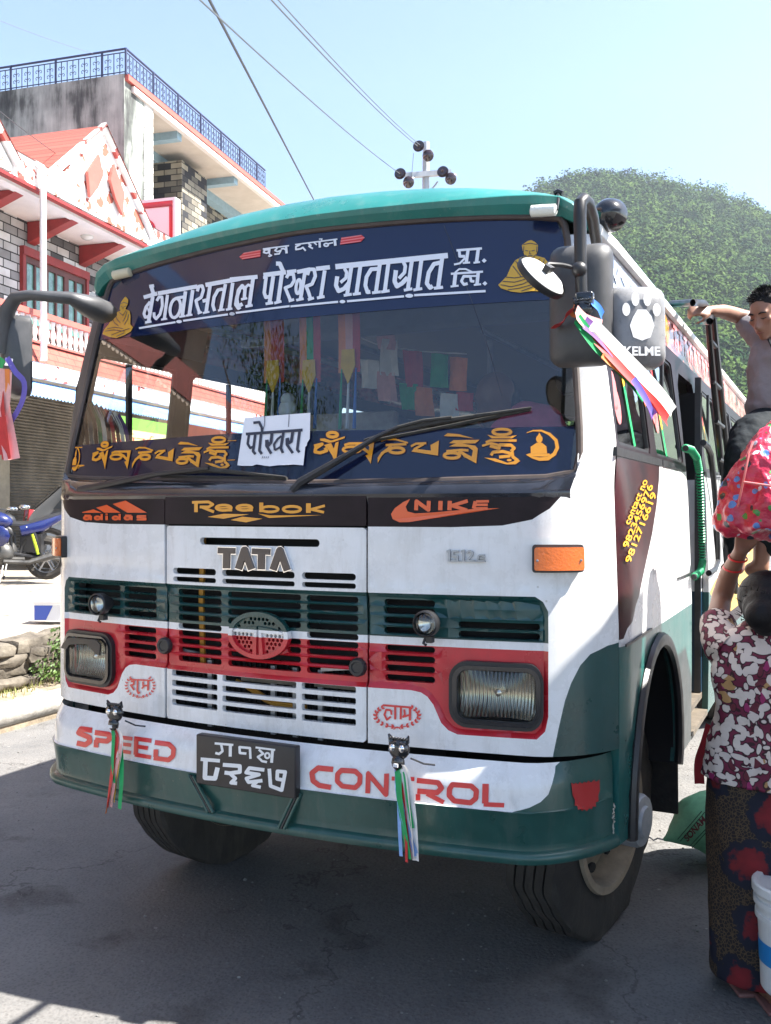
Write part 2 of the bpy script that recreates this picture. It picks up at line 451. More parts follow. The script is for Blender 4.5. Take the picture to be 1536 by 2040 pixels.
for n_, c_ in (('red', (.52, .03, .03)), ('yellow', (.75, .42, .02)), ('green', (.01, .33, .10)), ('blue', (.03, .15, .50)), ('lightblue', (.25, .40, .70)), ('white', (.75, .72, .70)), ('orange', (.75, .22, .05)), ('purple', (.12, .04, .22)), ('pink', (.75, .38, .36)), ('violet', (.13, .10, .42))):
    mat('ribbon_'+n_, c_, .55, spec=.4, var=.15, vs=14)
mat('figurine', (.68, .69, .72), .6, var=.06)
mat('paper', (.74, .75, .80), .7, var=.05, vs=4)
mat('mirror_back', (.22, .22, .225), .28, var=.25, vs=9, bump=.1, bs=14, rvar=.1)
mat('mirror_glass', (.80, .82, .84), .02, metal=1.0)
m = mat('graphic_film', (.3, .1, .1), .25, coat=.5); nt, N, L, b = nodes_of(m)
tc = N.new('ShaderNodeTexCoord'); mp = N.new('ShaderNodeMapping'); mp.inputs['Scale'].default_value = (1, 2.2, 7); L(tc.outputs['Object'], mp.inputs[0])
n1 = N.new('ShaderNodeTexNoise'); n1.inputs['Scale'].default_value = 2.2; n1.inputs['Detail'].default_value = 7; L(mp.outputs[0], n1.inputs['Vector'])
r = N.new('ShaderNodeValToRGB'); e = r.color_ramp.elements
e[0].position, e[0].color = .36, (.03, .035, .03, 1); e[1].position, e[1].color = .72, (.60, .42, .30, 1)
for p_, c_ in ((.45, (.20, .05, .04, 1)), (.52, (.62, .16, .14, 1)), (.60, (.70, .30, .24, 1))): q = e.new(p_); q.color = c_
L(n1.outputs[0], r.inputs[0]); L(r.outputs[0], b.inputs['Base Color'])
mat('yellow_letters', (.80, .40, .01), .35, coat=.3)
mat('ink_blue', (.03, .035, .06), .6)
mat('lamp_white', (.72, .74, .68), .2, coat=.6, bump=.3, bs=120)
mat('lamp_cream', (.55, .50, .36), .3, coat=.4)
mat('blanket_brown', (.12, .05, .035), .95)

def grime(name, amt, tint, spots=.5):
    m = MAT[name]; nt, N, L, b = nodes_of(m); lk = b.inputs['Base Color'].links[0] if b.inputs['Base Color'].links else None; src = lk.from_socket if lk else None
    g = N.new('ShaderNodeTexCoord'); mp = N.new('ShaderNodeMapping'); mp.inputs['Scale'].default_value = (1, 1, .16); L(g.outputs['Object'], mp.inputs[0])
    n = N.new('ShaderNodeTexNoise'); n.inputs['Scale'].default_value = 16; n.inputs['Detail'].default_value = 8; n.inputs['Roughness'].default_value = .75; L(mp.outputs[0], n.inputs['Vector'])
    r = N.new('ShaderNodeValToRGB'); r.color_ramp.elements[0].position = .50; r.color_ramp.elements[0].color = (0, 0, 0, 1); r.color_ramp.elements[1].position = .80; r.color_ramp.elements[1].color = (amt, amt, amt, 1); L(n.outputs[0], r.inputs[0])
    v = N.new('ShaderNodeTexVoronoi'); v.inputs['Scale'].default_value = 26; L(g.outputs['Object'], v.inputs['Vector']); n2 = N.new('ShaderNodeTexNoise'); n2.inputs['Scale'].default_value = 5; L(g.outputs['Object'], n2.inputs['Vector'])
    r2 = N.new('ShaderNodeValToRGB'); r2.color_ramp.elements[0].position = .07; r2.color_ramp.elements[0].color = (spots, spots, spots, 1); r2.color_ramp.elements[1].position = .11; r2.color_ramp.elements[1].color = (0, 0, 0, 1); L(v.outputs['Distance'], r2.inputs[0])
    r3 = N.new('ShaderNodeValToRGB'); r3.color_ramp.elements[0].position = .52; r3.color_ramp.elements[1].position = .62; L(n2.outputs[0], r3.inputs[0]); ml_ = N.new('ShaderNodeMath'); ml_.operation = 'MULTIPLY'; L(r2.outputs[0], ml_.inputs[0]); L(r3.outputs[0], ml_.inputs[1])
    mx_ = N.new('ShaderNodeMath'); mx_.operation = 'MAXIMUM'; L(r.outputs[0], mx_.inputs[0]); L(ml_.outputs[0], mx_.inputs[1])
    c = N.new('ShaderNodeMixRGB'); c.inputs[2].default_value = (*tint, 1); L(mx_.outputs[0], c.inputs[0])
    if src: L(src, c.inputs[1])
    else: c.inputs[1].default_value = b.inputs['Base Color'].default_value
    L(c.outputs[0], b.inputs['Base Color'])
def flutes(name, node, scale, strength):
    nt = MAT[name].node_tree; N = nt.nodes; L = nt.links.new; g = N.new('ShaderNodeTexCoord'); w = N.new('ShaderNodeTexWave'); w.wave_type = 'BANDS'; w.bands_direction = 'X'; w.inputs['Scale'].default_value = scale; w.inputs['Distortion'].default_value = .6; w.inputs['Detail'].default_value = 1; L(g.outputs['Object'], w.inputs['Vector'])
    bp = N.new('ShaderNodeBump'); bp.inputs['Strength'].default_value = strength; bp.inputs['Distance'].default_value = .004; L(w.outputs['Fac'], bp.inputs['Height'])
    for n in N:
        if n.type == node: L(bp.outputs[0], n.inputs['Normal'])
flutes('headlamp_lens', 'BSDF_GLOSSY', 26, .5); flutes('reflector', 'BSDF_PRINCIPLED', 26, .9)
grime('side_teal', .5, (.14, .22, .20), .5); grime('white_paint', .42, (.30, .26, .21)); grime('bumper_green', .5, (.12, .13, .11), .6); grime('teal_paint', .5, (.18, .26, .23), .5); grime('green_paint', .5, (.06, .09, .085), .3); grime('red_paint', .4, (.22, .05, .045), .3); grime('tyre_rubber', .35, (.13, .11, .09), 0)

# ================================================================ THE BUS (bus frame: u across, v to the rear, w up)
bus = thing('bus', 'white, teal and red bus with Devanagari lettering across its windscreen', 'bus', (0, 0, 0), 'bus')
def mir(P): return [(-x, y) for x, y in P]
def slot(x0, x1, w, h=.0105): return rrect(x0, w-h, x1, w+h, h*.95, 4)
def dist_poly(x, y, P):
    best = 9
    for i in range(len(P)):
        ax, ay = P[i]; bx, by = P[(i+1) % len(P)]; dx, dy = bx-ax, by-ay; L2 = dx*dx+dy*dy or 1e-12
        t = max(0, min(1, ((x-ax)*dx+(y-ay)*dy)/L2)); best = min(best, math.hypot(ax+t*dx-x, ay+t*dy-y))
    return best
RECESS = [(.30, 1.414), (.965, 1.416), (.995, 1.4), (1.013, 1.37), (1.013, 1.268), (1.013, 1.044), (1.002, .999), (.971, .974), (.72, .973), (.69, .984), (.667, 1.006), (.641, 1.062), (.622, 1.086), (.60, 1.099), (.566, 1.104), (.30, 1.103)]
RCUT = [(max(x, .419), y) for x, y in RECESS]
INSET = [(.419, 1.400), (.955, 1.401), (.984, 1.388), (.999, 1.362), (.999, 1.05), (.989, 1.009), (.965, .989), (.725, .988), (.703, .996), (.682, 1.014), (.654, 1.069), (.63, 1.098), (.604, 1.113), (.568, 1.118), (.419, 1.117)]
RIBS = [1.3995, 1.371, 1.3405, 1.309, 1.278, 1.2205, 1.1915, 1.16]
def recess_off(s, w):
    a = abs(s); k = 0.0
    if inpoly(a, w, RECESS):
        k = -.014*min(1, dist_poly(a, w, RECESS)/.016)
        if k < -.0135:
            for r in RIBS:
                if abs(w-r) < .0008 and (a < .66 or w > 1.25): k += .006
    return k
BAND = [(.419, 1.63), (.70, 1.63), (.86, 1.636), (.952, 1.655), (1.021, 1.689), (1.059, 1.725), (1.07, 1.76), (.419, 1.76)]
FM = ['white_paint', 'green_paint', 'red_paint', 'black_film', 'teal_paint']
for sg in (1, -1):
    M = (lambda P: P) if sg > 0 else mir
    outer = M([(.419, .921), (.75, .921), (1.0, .921), (1.262, .921), (1.262, 1.735), (.419, 1.735)])
    holes = [M(slot(.474, .643, w)) for w in (1.234, 1.202, 1.170, 1.138)]
    holes += [M(slot(.471, .643, w)) for w in (1.3835, 1.3565, 1.325, 1.293)]
    if sg > 0: holes += [M(slot(.72, .985, w)) for w in (1.320, 1.290)]
    else: holes += [M(slot(.665, .945, w)) for w in (1.3835, 1.3565, 1.325, 1.293)]
    holes.append(M(rrect(.715, 1.02, .972, 1.187, .04)))
    zones = [(M(RCUT), 2), (M([(.419, 1.247), (1.013, 1.247), (1.013, 1.272), (.419, 1.272)]), 0),
             (M([(.419, 1.272), (1.013, 1.272)] + [(1.013, 1.37), (.995, 1.4), (.965, 1.416), (.419, 1.414)]), 1), (M(BAND), 3)]
    if sg > 0: zones.append(([(1.0265, .90), (1.030, .93), (1.049, 1.016), (1.068, 1.094), (1.088, 1.148), (1.117, 1.201), (1.15, 1.234), (1.213, 1.256), (1.27, 1.262), (1.27, .90)], 1))
    lines = [M([(.425, r), (.655 if r < 1.25 else .995 if r < 1.36 else .985, r)]) for r in RIBS] + [M([(.95, 1.455), (1.215, 1.455)]), M([(.43, 1.455), (.95, 1.455)])]
    mb = MB(); sheet(mb, FRONT, outer, holes, zones, lines + [M(INSET + [INSET[0]])], 0, .022, .045, lambda s, w: recess_off(s, w) - (.004 if abs(w-1.455) < .0015 else 0))
    mb.build('front_panel', FM, bus, 30)
CZ = [([(-.42, 1.102), (.42, 1.102), (.42, 1.247), (-.42, 1.247)], 2), ([(-.42, 1.272), (.42, 1.272), (.42, 1.414), (-.42, 1.414)], 1)]
holes = []
for w in (1.3865, 1.3565, 1.325, 1.293, 1.2625, 1.236, 1.207, 1.176, 1.144):
    holes += [slot(-.361, -.162, w), slot(.188, .380, w)]
    if w > 1.29 or w < 1.19: holes.append(slot(-.134, .166, w))
    elif w in (1.236, 1.207): holes += [slot(-.134, -.085, w), slot(.112, .166, w)]
for w in (1.0905, 1.0535, 1.019, .984): holes += [rrect(-.382, w-.011, -.172, w+.011, .006), rrect(-.15, w-.011, .154, w+.011, .006), rrect(.175, w-.011, .376, w+.011, .006)]
holes.append(slot(-.25, .243, 1.573, .013))
for w, h in ((1.463, .0115), (1.433, .009)): holes += [slot(-.376, -.178, w, h), slot(-.15, .148, w, h), slot(.176, .376, w, h)]
CR = [1.3715, 1.341, 1.309, 1.2215, 1.1915, 1.16]
def center_off(s, w):
    k = -.012 if 1.104 < w < 1.412 else 0
    for r in CR:
        if abs(w-r) < .0008: k += .006
    if abs(s) > .405: k -= .004
    return k
mb = MB(); sheet(mb, FRONT, rrect(-.411, .921, .411, 1.626, .012), holes, CZ, [[(-.40, r), (.40, r)] for r in CR] + [[(-.41, 1.116), (.41, 1.116)], [(-.41, 1.40), (.41, 1.40)], [(-.41, 1.103), (.41, 1.103)], [(-.41, 1.413), (.41, 1.413)]], 0, .02, .05, center_off)
mb.build('grille_panel', FM, bus, 30)
mb = MB(); sheet(mb, FRONT, rrect(-.413, 1.632, .413, 1.735, .006), [], [], [], .002, .02, .08); mb.build('centre_panel', 'black_film', bus)
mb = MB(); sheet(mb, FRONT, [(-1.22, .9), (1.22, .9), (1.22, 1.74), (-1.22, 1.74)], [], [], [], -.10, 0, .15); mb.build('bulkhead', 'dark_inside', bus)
# behind the grille: radiator core, brackets and hoses
mb = MB()
for k in range(34): mb.box((-.38 + k*.0225, .085, 1.02), (.006, .01, .26))
for u, l in ((-.24, .05), (.03, .10), (.12, .04), (.22, .06)): mb.box((u, .055, 1.02), (.018, .012, .24), m=1)
mb.box((.03, .05, 1.092), (.26, .012, .026), m=2); mb.box((.28, .05, 1.092), (.16, .012, .018), m=2); mb.box((-.3, .055, 1.16), (.13, .01, .012), (0, .12, 0), m=1); mb.box((.29, .05, 1.15), (.13, .01, .012), (0, -.12, 0), m=1)
for q in range(3): mb.tube([(-.13, .06, 1.075), (-.06, .055, 1.055 - q*.006), (0, .05, 1.03 - q*.008), (.07, .05, 1.012 - q*.008), (.16, .06, 1.008 - q*.008)], .006, m=3)
for x in (-.28, -.272): mb.tube([(x, .06, 1.6), (x, .05, 1.35), (x, .06, 1.1)], .008, m=3)
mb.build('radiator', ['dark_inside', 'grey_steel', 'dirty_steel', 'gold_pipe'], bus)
# emblem: pierced oval in the middle of the grille
EC, ER = (.011, 1.253), (.122, .081)
def ell(rx, ry, n=40): return [(EC[0] + rx*math.cos(2*math.pi*k/n), EC[1] + ry*math.sin(2*math.pi*k/n)) for k in range(n)]
EZ = [([(-.2, 1.1), (.2, 1.1), (.2, 1.247), (-.2, 1.247)], 2), ([(-.2, 1.272), (.2, 1.272), (.2, 1.4), (-.2, 1.4)], 1)]
hexes = []
for i in range(-8, 9):
    for j in range(-7, 8):
        x = EC[0] + i*.0165 + (j % 2)*.00825; y = EC[1] + j*.0138
        ex, ey = (x-EC[0])/(ER[0]-.022), (y-EC[1])/(ER[1]-.020)
        if ex*ex + ey*ey > 1: continue
        arch = EC[1] + .030 - .28*(x-EC[0])**2/.1
        low = EC[1] + .006
        ok = y > arch + .012 or (y < low and abs(x-EC[0]) > .031 + (low-y)*.02)
        if ok: hexes.append([(x + .0066*math.cos(math.radians(60*k+30)), y + .0066*math.sin(math.radians(60*k+30))) for k in range(6)])
mb = MB(); sheet(mb, FRONT, ell(.112, .073), hexes, EZ, [], .008, .018, .04); 
sheet(mb, FRONT, ell(*ER), [ell(.105, .066)], EZ, [], .02, .025, .04)
sheet(mb, FRONT, [(EC[0]-.022, 1.178), (EC[0]-.006, 1.178), (EC[0]-.005, 1.262), (EC[0]-.014, 1.262)], [], EZ, [], .018, .02, .05)
sheet(mb, FRONT, [(EC[0]+.006, 1.178), (EC[0]+.022, 1.178), (EC[0]+.014, 1.262), (EC[0]+.005, 1.262)], [], EZ, [], .018, .02, .05)
sheet(mb, FRONT, [(EC[0]-.1, 1.262), (EC[0]-.004, 1.262), (EC[0]-.004, 1.283), (EC[0]-.05, 1.279), (EC[0]-.1, 1.268)], [], EZ, [], .018, .02, .05)
sheet(mb, FRONT, [(EC[0]+.004, 1.262), (EC[0]+.1, 1.262), (EC[0]+.1, 1.268), (EC[0]+.05, 1.279), (EC[0]+.004, 1.283)], [], EZ, [], .018, .02, .05)
mb.build('emblem', FM, bus, 30)
for (s, w) in ((-.412, 1.187), (.386, 1.168)):
    p = FRONT.at(s, w, .0); mb = MB(); mb.lathe([(.031, 0), (.031, .012), (.026, .02), (.018, .02), (.016, .016), (0.001, .016)], p, (0, -1, 0), 20); mb.build('latch', 'black_plastic', bus)
# headlights
for sg in (1, -1):
    M = (lambda P: P) if sg > 0 else mir
    mb = MB(); sheet(mb, FRONT, M(rrect(.693, .998, .996, 1.208, .06, 6)), [M(rrect(.722, 1.026, .966, 1.181, .035, 5))], [], [], .006, .03, .05)
    hl = mb.build('headlight', 'black_plastic', bus)
    mb = MB(); sheet(mb, FRONT, M(rrect(.705, 1.010, .984, 1.196, .05, 6)), [M(rrect(.72, 1.024, .968, 1.183, .035, 5))], [], [], .014, .012, .05); mb.build('bezel', 'black_gloss', hl)
    def bowl(s, w): 
        a = (abs(s)-.844)/.125; b = (w-1.1035)/.08; return -.075*max(0, 1 - .55*a*a - .4*b*b)
    mb = MB(); sheet(mb, FRONT, M(rrect(.72, 1.024, .968, 1.183, .035, 5)), [], [], [], -.012, 0, .014, bowl); mb.build('reflector', 'reflector', hl)
    mb = MB(); mb.lathe([(.012, 0), (.012, .05), (.004, .056)], FRONT.at(sg*.85, 1.105, -.085), (0, -1, 0), 10); mb.build('bulb', 'chrome', hl)
    mb = MB(); sheet(mb, FRONT, M(rrect(.724, 1.028, .964, 1.179, .03, 5)), [], [], [], .002, 0, .03, lambda s, w: .014*max(0, 1-((abs(s)-.844)/.12)**2)*max(0, 1-((w-1.1035)/.076)**2)); mb.build('lens', 'headlamp_lens', hl)
    if sg < 0:   # torn black lid over the upper part of the lamp
        P = [(x, y) for x, y in [FRONT.inv(100+.2353*a, 1200+.2353*b) for a, b in ((165, 335), (210, 290), (440, 310), (475, 350), (470, 440), (430, 420), (395, 380), (360, 345), (215, 350), (190, 390), (150, 380))]]
        mb = MB(); sheet(mb, FRONT, P, [], [], [], .03, .006, .05); mb.build('lamp_lid', 'black_plastic', hl)
# small driving lamps on the green grille
for s, w, sg in ((.638, 1.327, 1), (-.719, 1.326, -1)):
    p = Vector(FRONT.at(s, w, 0)); ax = (0, -1, 0)
    mb = MB(); mb.lathe([(.02, -.01), (.036, .02), (.042, .035), (.042, .062), (.037, .066), (.036, .058)], p, ax, 24, cap=False); mb.box(p + Vector((.005, -.03, -.052)), (.02, .025, .02)); mb.tube([p + Vector((-.01, -.03, -.045)), p + Vector((-.016, -.035, -.065)), p + Vector((-.006, -.035, -.07))], .005)
    fl = mb.build('driving_lamp', 'black_plastic', bus)
    mb = MB(); mb.lathe([(.0362, .055), (.034, .035), (.02, .022), (.002, .018)], p, ax, 24, cap=False); mb.build('reflector', 'chrome', fl)
    mb = MB(); mb.lathe([(.036, .058), (.026, .066), (.012, .069), (.001, .07)], p, ax, 24, cap=False); mb.build('lens', 'headlamp_lens', fl)
# turn indicators wrapped on the corners
for sg in (1, -1):
    a0, a1 = (.955, 1.122) if sg > 0 else (.985, 1.115)
    M = (lambda P: P) if sg > 0 else mir
    mb = MB(); sheet(mb, FRONT, M(rrect(a0, 1.492, a1, 1.578, .01)), [], [], [], .022, .024, .03); ind = mb.build('indicator', 'black_plastic', bus)
    mb = MB(); sheet(mb, FRONT, M(rrect(a0+.008, 1.499, a1-.006, 1.570, .008)), [], [], [], .036, .016, .03); mb.build('lens', 'amber_lens', ind)
    for q in (a0+.018, a1-.016):
        mb = MB(); mb.lathe([(.004, 0), (.004, .003), (.001, .004)], FRONT.at(sg*q, 1.53, .036), (sg*.3, -1, 0), 8); mb.build('screw', 'grey_steel', ind)

# bumper
for sg in (1,):
    BO = [(-1.29, .642), (1.235, .642), (1.235, .905), (-1.29, .905)]
    z = [([(-1.3, .60), (1.3, .60), (1.3, .766), (-1.3, .766)], 1),
         ([BUMP.inv(760+.3776*a, 1460+.3776*b) for a, b in ((945, 150), (918, 175), (915, 210), (900, 270), (880, 325), (840, 365), (780, 395), (680, 418))] + [(1.0, .70), (1.3, .70), (1.3, .95), (1.02, .95)], 1)]
    lines = [[(-1.28, w), (1.23, w)] for w in (.66, .755, .7655, .768, .845, .87)]
    mb = MB(); sheet(mb, BUMP, BO, [], z, lines, 0, .03, .05); bmp = mb.build('bumper', ['white_paint', 'bumper_green'], bus, 50)
    mb = MB(); rows = []
    for w, o in ((.645, .0), (.640, .018), (.632, .026), (.618, .026), (.608, .02), (.606, 0), (.612, -.02)):
        rows.append([BUMP.at(-1.29 + 2.525*k/60, .66, o) [:2] + (w,) for k in range(61)])
    mb.grid(rows); mb.build('lip', 'bumper_green', bmp, 50)
    for a, b in (((66, 378), (185, 615)), ((720, 490), (620, 705))):
        p = [BUMP.inv(360+.3255*a[0], 1420+.3255*a[1]), BUMP.inv(360+.3255*b[0], 1420+.3255*b[1])]
        for q in (-.011, 0, .011):
            mb = MB(); mb.tube([BUMP.at(p[0][0]+q, p[0][1], .004), BUMP.at(p[1][0]+q, p[1][1], .004)], .006 if q else .005, 6); mb.build('brace', 'bumper_green' if q else 'black_plastic', bmp)
    mb = MB(); 
    for k in range(26):
        w = .63 + k*.0045; mb.ball(BUMP.at(1.236 + random.uniform(-.003, .003), w, random.uniform(0, .004)), random.uniform(.002, .004), 6)
    mb.build('rust_scab', 'rust_white', bmp)
    # red jagged patch on the corner
    P = [BUMP.inv(760+.3776*a, 1460+.3776*b) for a, b in ((998, 262), (1012, 270), (1022, 262), (1034, 272), (1042, 258), (1056, 268), (1066, 256), (1078, 264), (1088, 250), (1102, 262), (1118, 246), (1128, 258), (1146, 246), (1148, 300), (1140, 330), (1142, 362), (1126, 365), (1128, 388), (1110, 385), (1108, 402), (1092, 395), (1080, 412), (1068, 400), (1054, 410), (1046, 398), (1034, 404), (1030, 385), (1016, 382), (1018, 352), (1006, 330))]
    mb = MB(); sheet(mb, BUMP, P, [], [], [], .003, 0, .05); mb.build('painted_patch', 'sticker_red_dark', bmp)
# underside
mb = MB(); mb.box((0, 3.9, .78), (1.5, 6.9, .30)); mb.box((0, 3.85, .96), (2.14, 6.9, .05)); mb.box((0, .5, .80), (1.2, .5, .25))
mb.tube([(-.8, .92, .52), (.8, .92, .52)], .07, 10); mb.box((0, .92, .5), (1.2, .12, .12)); mb.build('chassis', 'dark_inside', bus)

# windscreen and its films
def wtop(s): return lerp(abs(s), [0, .1, .417, .6, .774, .9, .985, 1.05], [2.716, 2.714, 2.703, 2.694, 2.684, 2.672, 2.657, 2.62])
def wbot(s): return lerp(s, [-1.09, -1.05, -.9, -.55, .1, .5, 1.0, 1.09], [1.84, 1.815, 1.808, 1.798, 1.776, 1.776, 1.786, 1.81])
def wedge(w): return lerp(w, [1.8, 1.9, 2.4, 2.6, 2.66], [1.072, 1.07, 1.016, .992, .975])
WO = [(s, wbot(s)) for s in [-1.06 + 2.12*k/24 for k in range(25)]] + [(wedge(w), w) for w in (1.86, 1.95, 2.1, 2.25, 2.4, 2.5, 2.58, 2.63)] + [(s, wtop(s)-.004) for s in [.965 - 1.93*k/24 for k in range(25)]] + [(-wedge(w), w) for w in (2.63, 2.58, 2.5, 2.4, 2.25, 2.1, 1.95, 1.86)]
mb = MB(); sheet(mb, WIND, WO, [], [], [], 0, 0, .08); ws = mb.build('windscreen', 'windscreen_glass', bus)
ST = [WIND.inv(*p) for p in ((190, 683), (250, 664), (300, 650), (420, 645), (640, 628), (760, 618), (900, 608), (1100, 598))]
TOPF = [(s, wtop(s)-.012) for s in [.955 - 1.91*k/20 for k in range(21)]]
mb = MB(); sheet(mb, WIND, [(-1.012, 2.40), (-.68, 2.385), (0, 2.378), (.6, 2.376), (1.012, 2.376), (.985, 2.58)] + TOPF + [(-.985, 2.58)], [], [], [], .002, 0, .08); mb.build('sun_strip', 'navy_film', ws)
LB = [(s, wbot(s)+.006) for s in [-1.045 + 2.09*k/20 for k in range(21)]]
mb = MB(); sheet(mb, WIND, LB + [(1.05, 1.95), (.55, 1.952), (.18, 1.958), (-.2, 1.962), (-.6, 1.955), (-1.055, 1.95)], [], [], [], .002, 0, .08); mb.build('lower_strip', 'navy_film_low', ws)
mb = MB(); pts = [WIND.at(s, w, .004) for s, w in WO]; mb.tube(pts + [pts[0], pts[1]], .012, 8, caps=False); mb.build('gasket', 'brown_gasket', ws)
ik = Ink(); ik.s(1.6, (885, 450), (912, 520), (940, 600), (975, 700), (1000, 790)); mb = MB(); glyphs(mb, ik.p, onto(WIND, 0, 0, 1, .004)); mb.build('crack', 'sticker_dark', ws)
# cowl under the glass
mb = MB(); rows = []
SS = [-1.09 + 2.18*k/40 for k in range(41)]
def cowl_pt(s, k):
    a = Vector(FRONT.at(s, 1.737, .004)); b = Vector(WIND.at(max(-1.075, min(1.075, s)), wbot(s), .012))
    m1 = a + Vector((0, .004, .012)); m2 = a.lerp(b, .55) + Vector((0, -.006, .012))
    return [a + Vector((0, .01, -.03)), a, m1, m2, b, b + Vector((0, .03, 0))][k]
for k in range(6): rows.append([cowl_pt(s, k) for s in SS])
mb.grid(rows); mb.build('cowl', 'black_gloss_worn', bus, 35)
# roof with its front peak
UU = [-1.085, -1.06, -1.02, -.975, -.9, -.8, -.65, -.5, -.3, -.1, .1, .3, .5, .65, .8, .9, .975, 1.02, 1.06, 1.085]
def roof_w(u): return lerp(abs(u), [0, .2, .5, .73, .93, 1.0, 1.05, 1.085], [2.900, 2.897, 2.872, 2.838, 2.782, 2.745, 2.70, 2.64])
def peak(u):
    a = abs(u); wt = wtop(u) if a < .975 else lerp(a, [.975, 1.02, 1.06, 1.085], [2.66, 2.635, 2.61, 2.60])
    v = WIND.fn(u, wt)[1] if a < .975 else lerp(a, [.975, 1.02, 1.06, 1.085], [.357, .36, .375, .41])
    c = lerp(a, [0, .6, .95, 1.02, 1.085], [.036, .045, .058, .05, .015]); return v, wt, c
rows = []
for k in range(14):
    r = []
    for u in UU:
        v, wt, c = peak(u); wr = roof_w(u); fw = .03 if abs(u) < 1.05 else .015
        r.append([(u, v+.03, wt), (u, v-.006, wt-.002), (u, v-.014, wt), (u, v-fw-.012, wt+c*.55), (u, v-fw-.020, wt+c), (u, v-fw-.017, wt+c+.004), (u, v+.012, wt+c+(wr-wt-c)*.42), (u, v+.07, wt+c+(wr-wt-c)*.68), (u, v+.16, wt+c+(wr-wt-c)*.90), (u, max(.62, v+.28), wr), (u, 1.2, wr+.012), (u, 4, wr+.012), (u, 7.3, wr), (u, 7.42, wr-.12)][k])
    rows.append(r)
mb = MB(); mb.grid(rows); rf = mb.build('roof', 'teal_paint', bus, 17)
mb = MB(); mb.tube([(1.088, .36, 2.605), (1.092, .6, 2.612), (1.092, 3, 2.614), (1.09, 7.3, 2.612)], .020, 8, flat=1.2); mb.tube([(-1.088, .36, 2.605), (-1.092, 3, 2.614), (-1.09, 7.3, 2.612)], .02, 8); mb.build('gutter', 'white_trim', rf)
# corner posts between glass and side
for sg in (1, -1):
    rows = []
    W = [1.735, 1.76, 1.785, 1.81, 1.835, 1.86, 1.90, 1.95, 2.02, 2.1, 2.25, 2.4, 2.5, 2.56, 2.6]
    for w in W:
        if w < 1.81: a = Vector(FRONT.at(1.04, 1.735)).lerp(Vector(WIND.at(1.07, 1.81)), (w-1.735)/.075); a.z = w
        else: a = Vector(WIND.at(wedge(w), w, -.004))
        vj = FRONT.fn(1.262, 1.7)[1]; hw = half_width(w)
        if w < 1.74: r = [FRONT.at(1.04 + .222*k/8, w) for k in range(9)]
        else:
            ve = lerp(w, [1.735, 1.85, 2.2, 2.6], [vj, vj+.01, .30, .40])
            r = [corner(k/8, a.x, a.y, .30, hw, max(ve, a.y+.03)) + (w,) for k in range(9)]
            r[-1] = (hw, max(ve, a.y+.03), w)
            f_ = min(1, (w-1.735)/.20); f_ = f_*f_*(3-2*f_)
            if f_ < 1: r = [tuple(Vector(FRONT.at(1.04 + .222*k/8, w)).lerp(Vector(r[k]), max(f_, 1-k/3) if k < 3 else f_)) for k in range(9)]
        rows.append([(sg*p[0], p[1], p[2]) for p in r])
    mb = MB(); mb.grid(rows); mb.build('corner_post', 'white_paint' if sg > 0 else 'grey_plastic', bus, 50)

# sides
SIDE_L = Surf(lambda s, w: (-side_fn(s, w)[0], s, w), (1, 1.6))
ARCH = [(.41, .60)] + [(.925 - .515*math.cos(math.radians(a)), .66 + .53*math.sin(math.radians(a))) for a in range(0, 181, 9)] + [(1.415, .60)]
VJ = FRONT.fn(1.262, 1.7)[1] + .003
SO = [(VJ, .607), (7.42, .607), (7.42, 2.655), (.405, 2.655), (.40, 2.6), (.302, 2.2), (VJ+.01, 1.85), (VJ, 1.735)]
def arch_cut(P):  # the wheel arch is open below
    return [(VJ, .607), (.409, .607)] + ARCH[1:-1] + [(1.416, .607)] + P[1:]
WINS = [(.335, .925), (1.05, 1.765), (2.60, 3.42), (3.52, 4.34), (4.44, 5.26), (5.36, 6.18), (6.28, 7.1)]
SM = ['white_paint', 'side_teal', 'maroon_film', 'yellow_paint', 'black_film', 'graphic_film', 'sky_film']
MAROON = [(.2, 1.878), (1.106, 1.879), (1.06, 1.80), (.97, 1.70), (.863, 1.601), (.76, 1.53), (.664, 1.464), (.55, 1.385), (.49, 1.36), (.46, 1.335), (.43, 1.315), (.36, 1.30), (.33, 1.27), (.2, 1.262)]
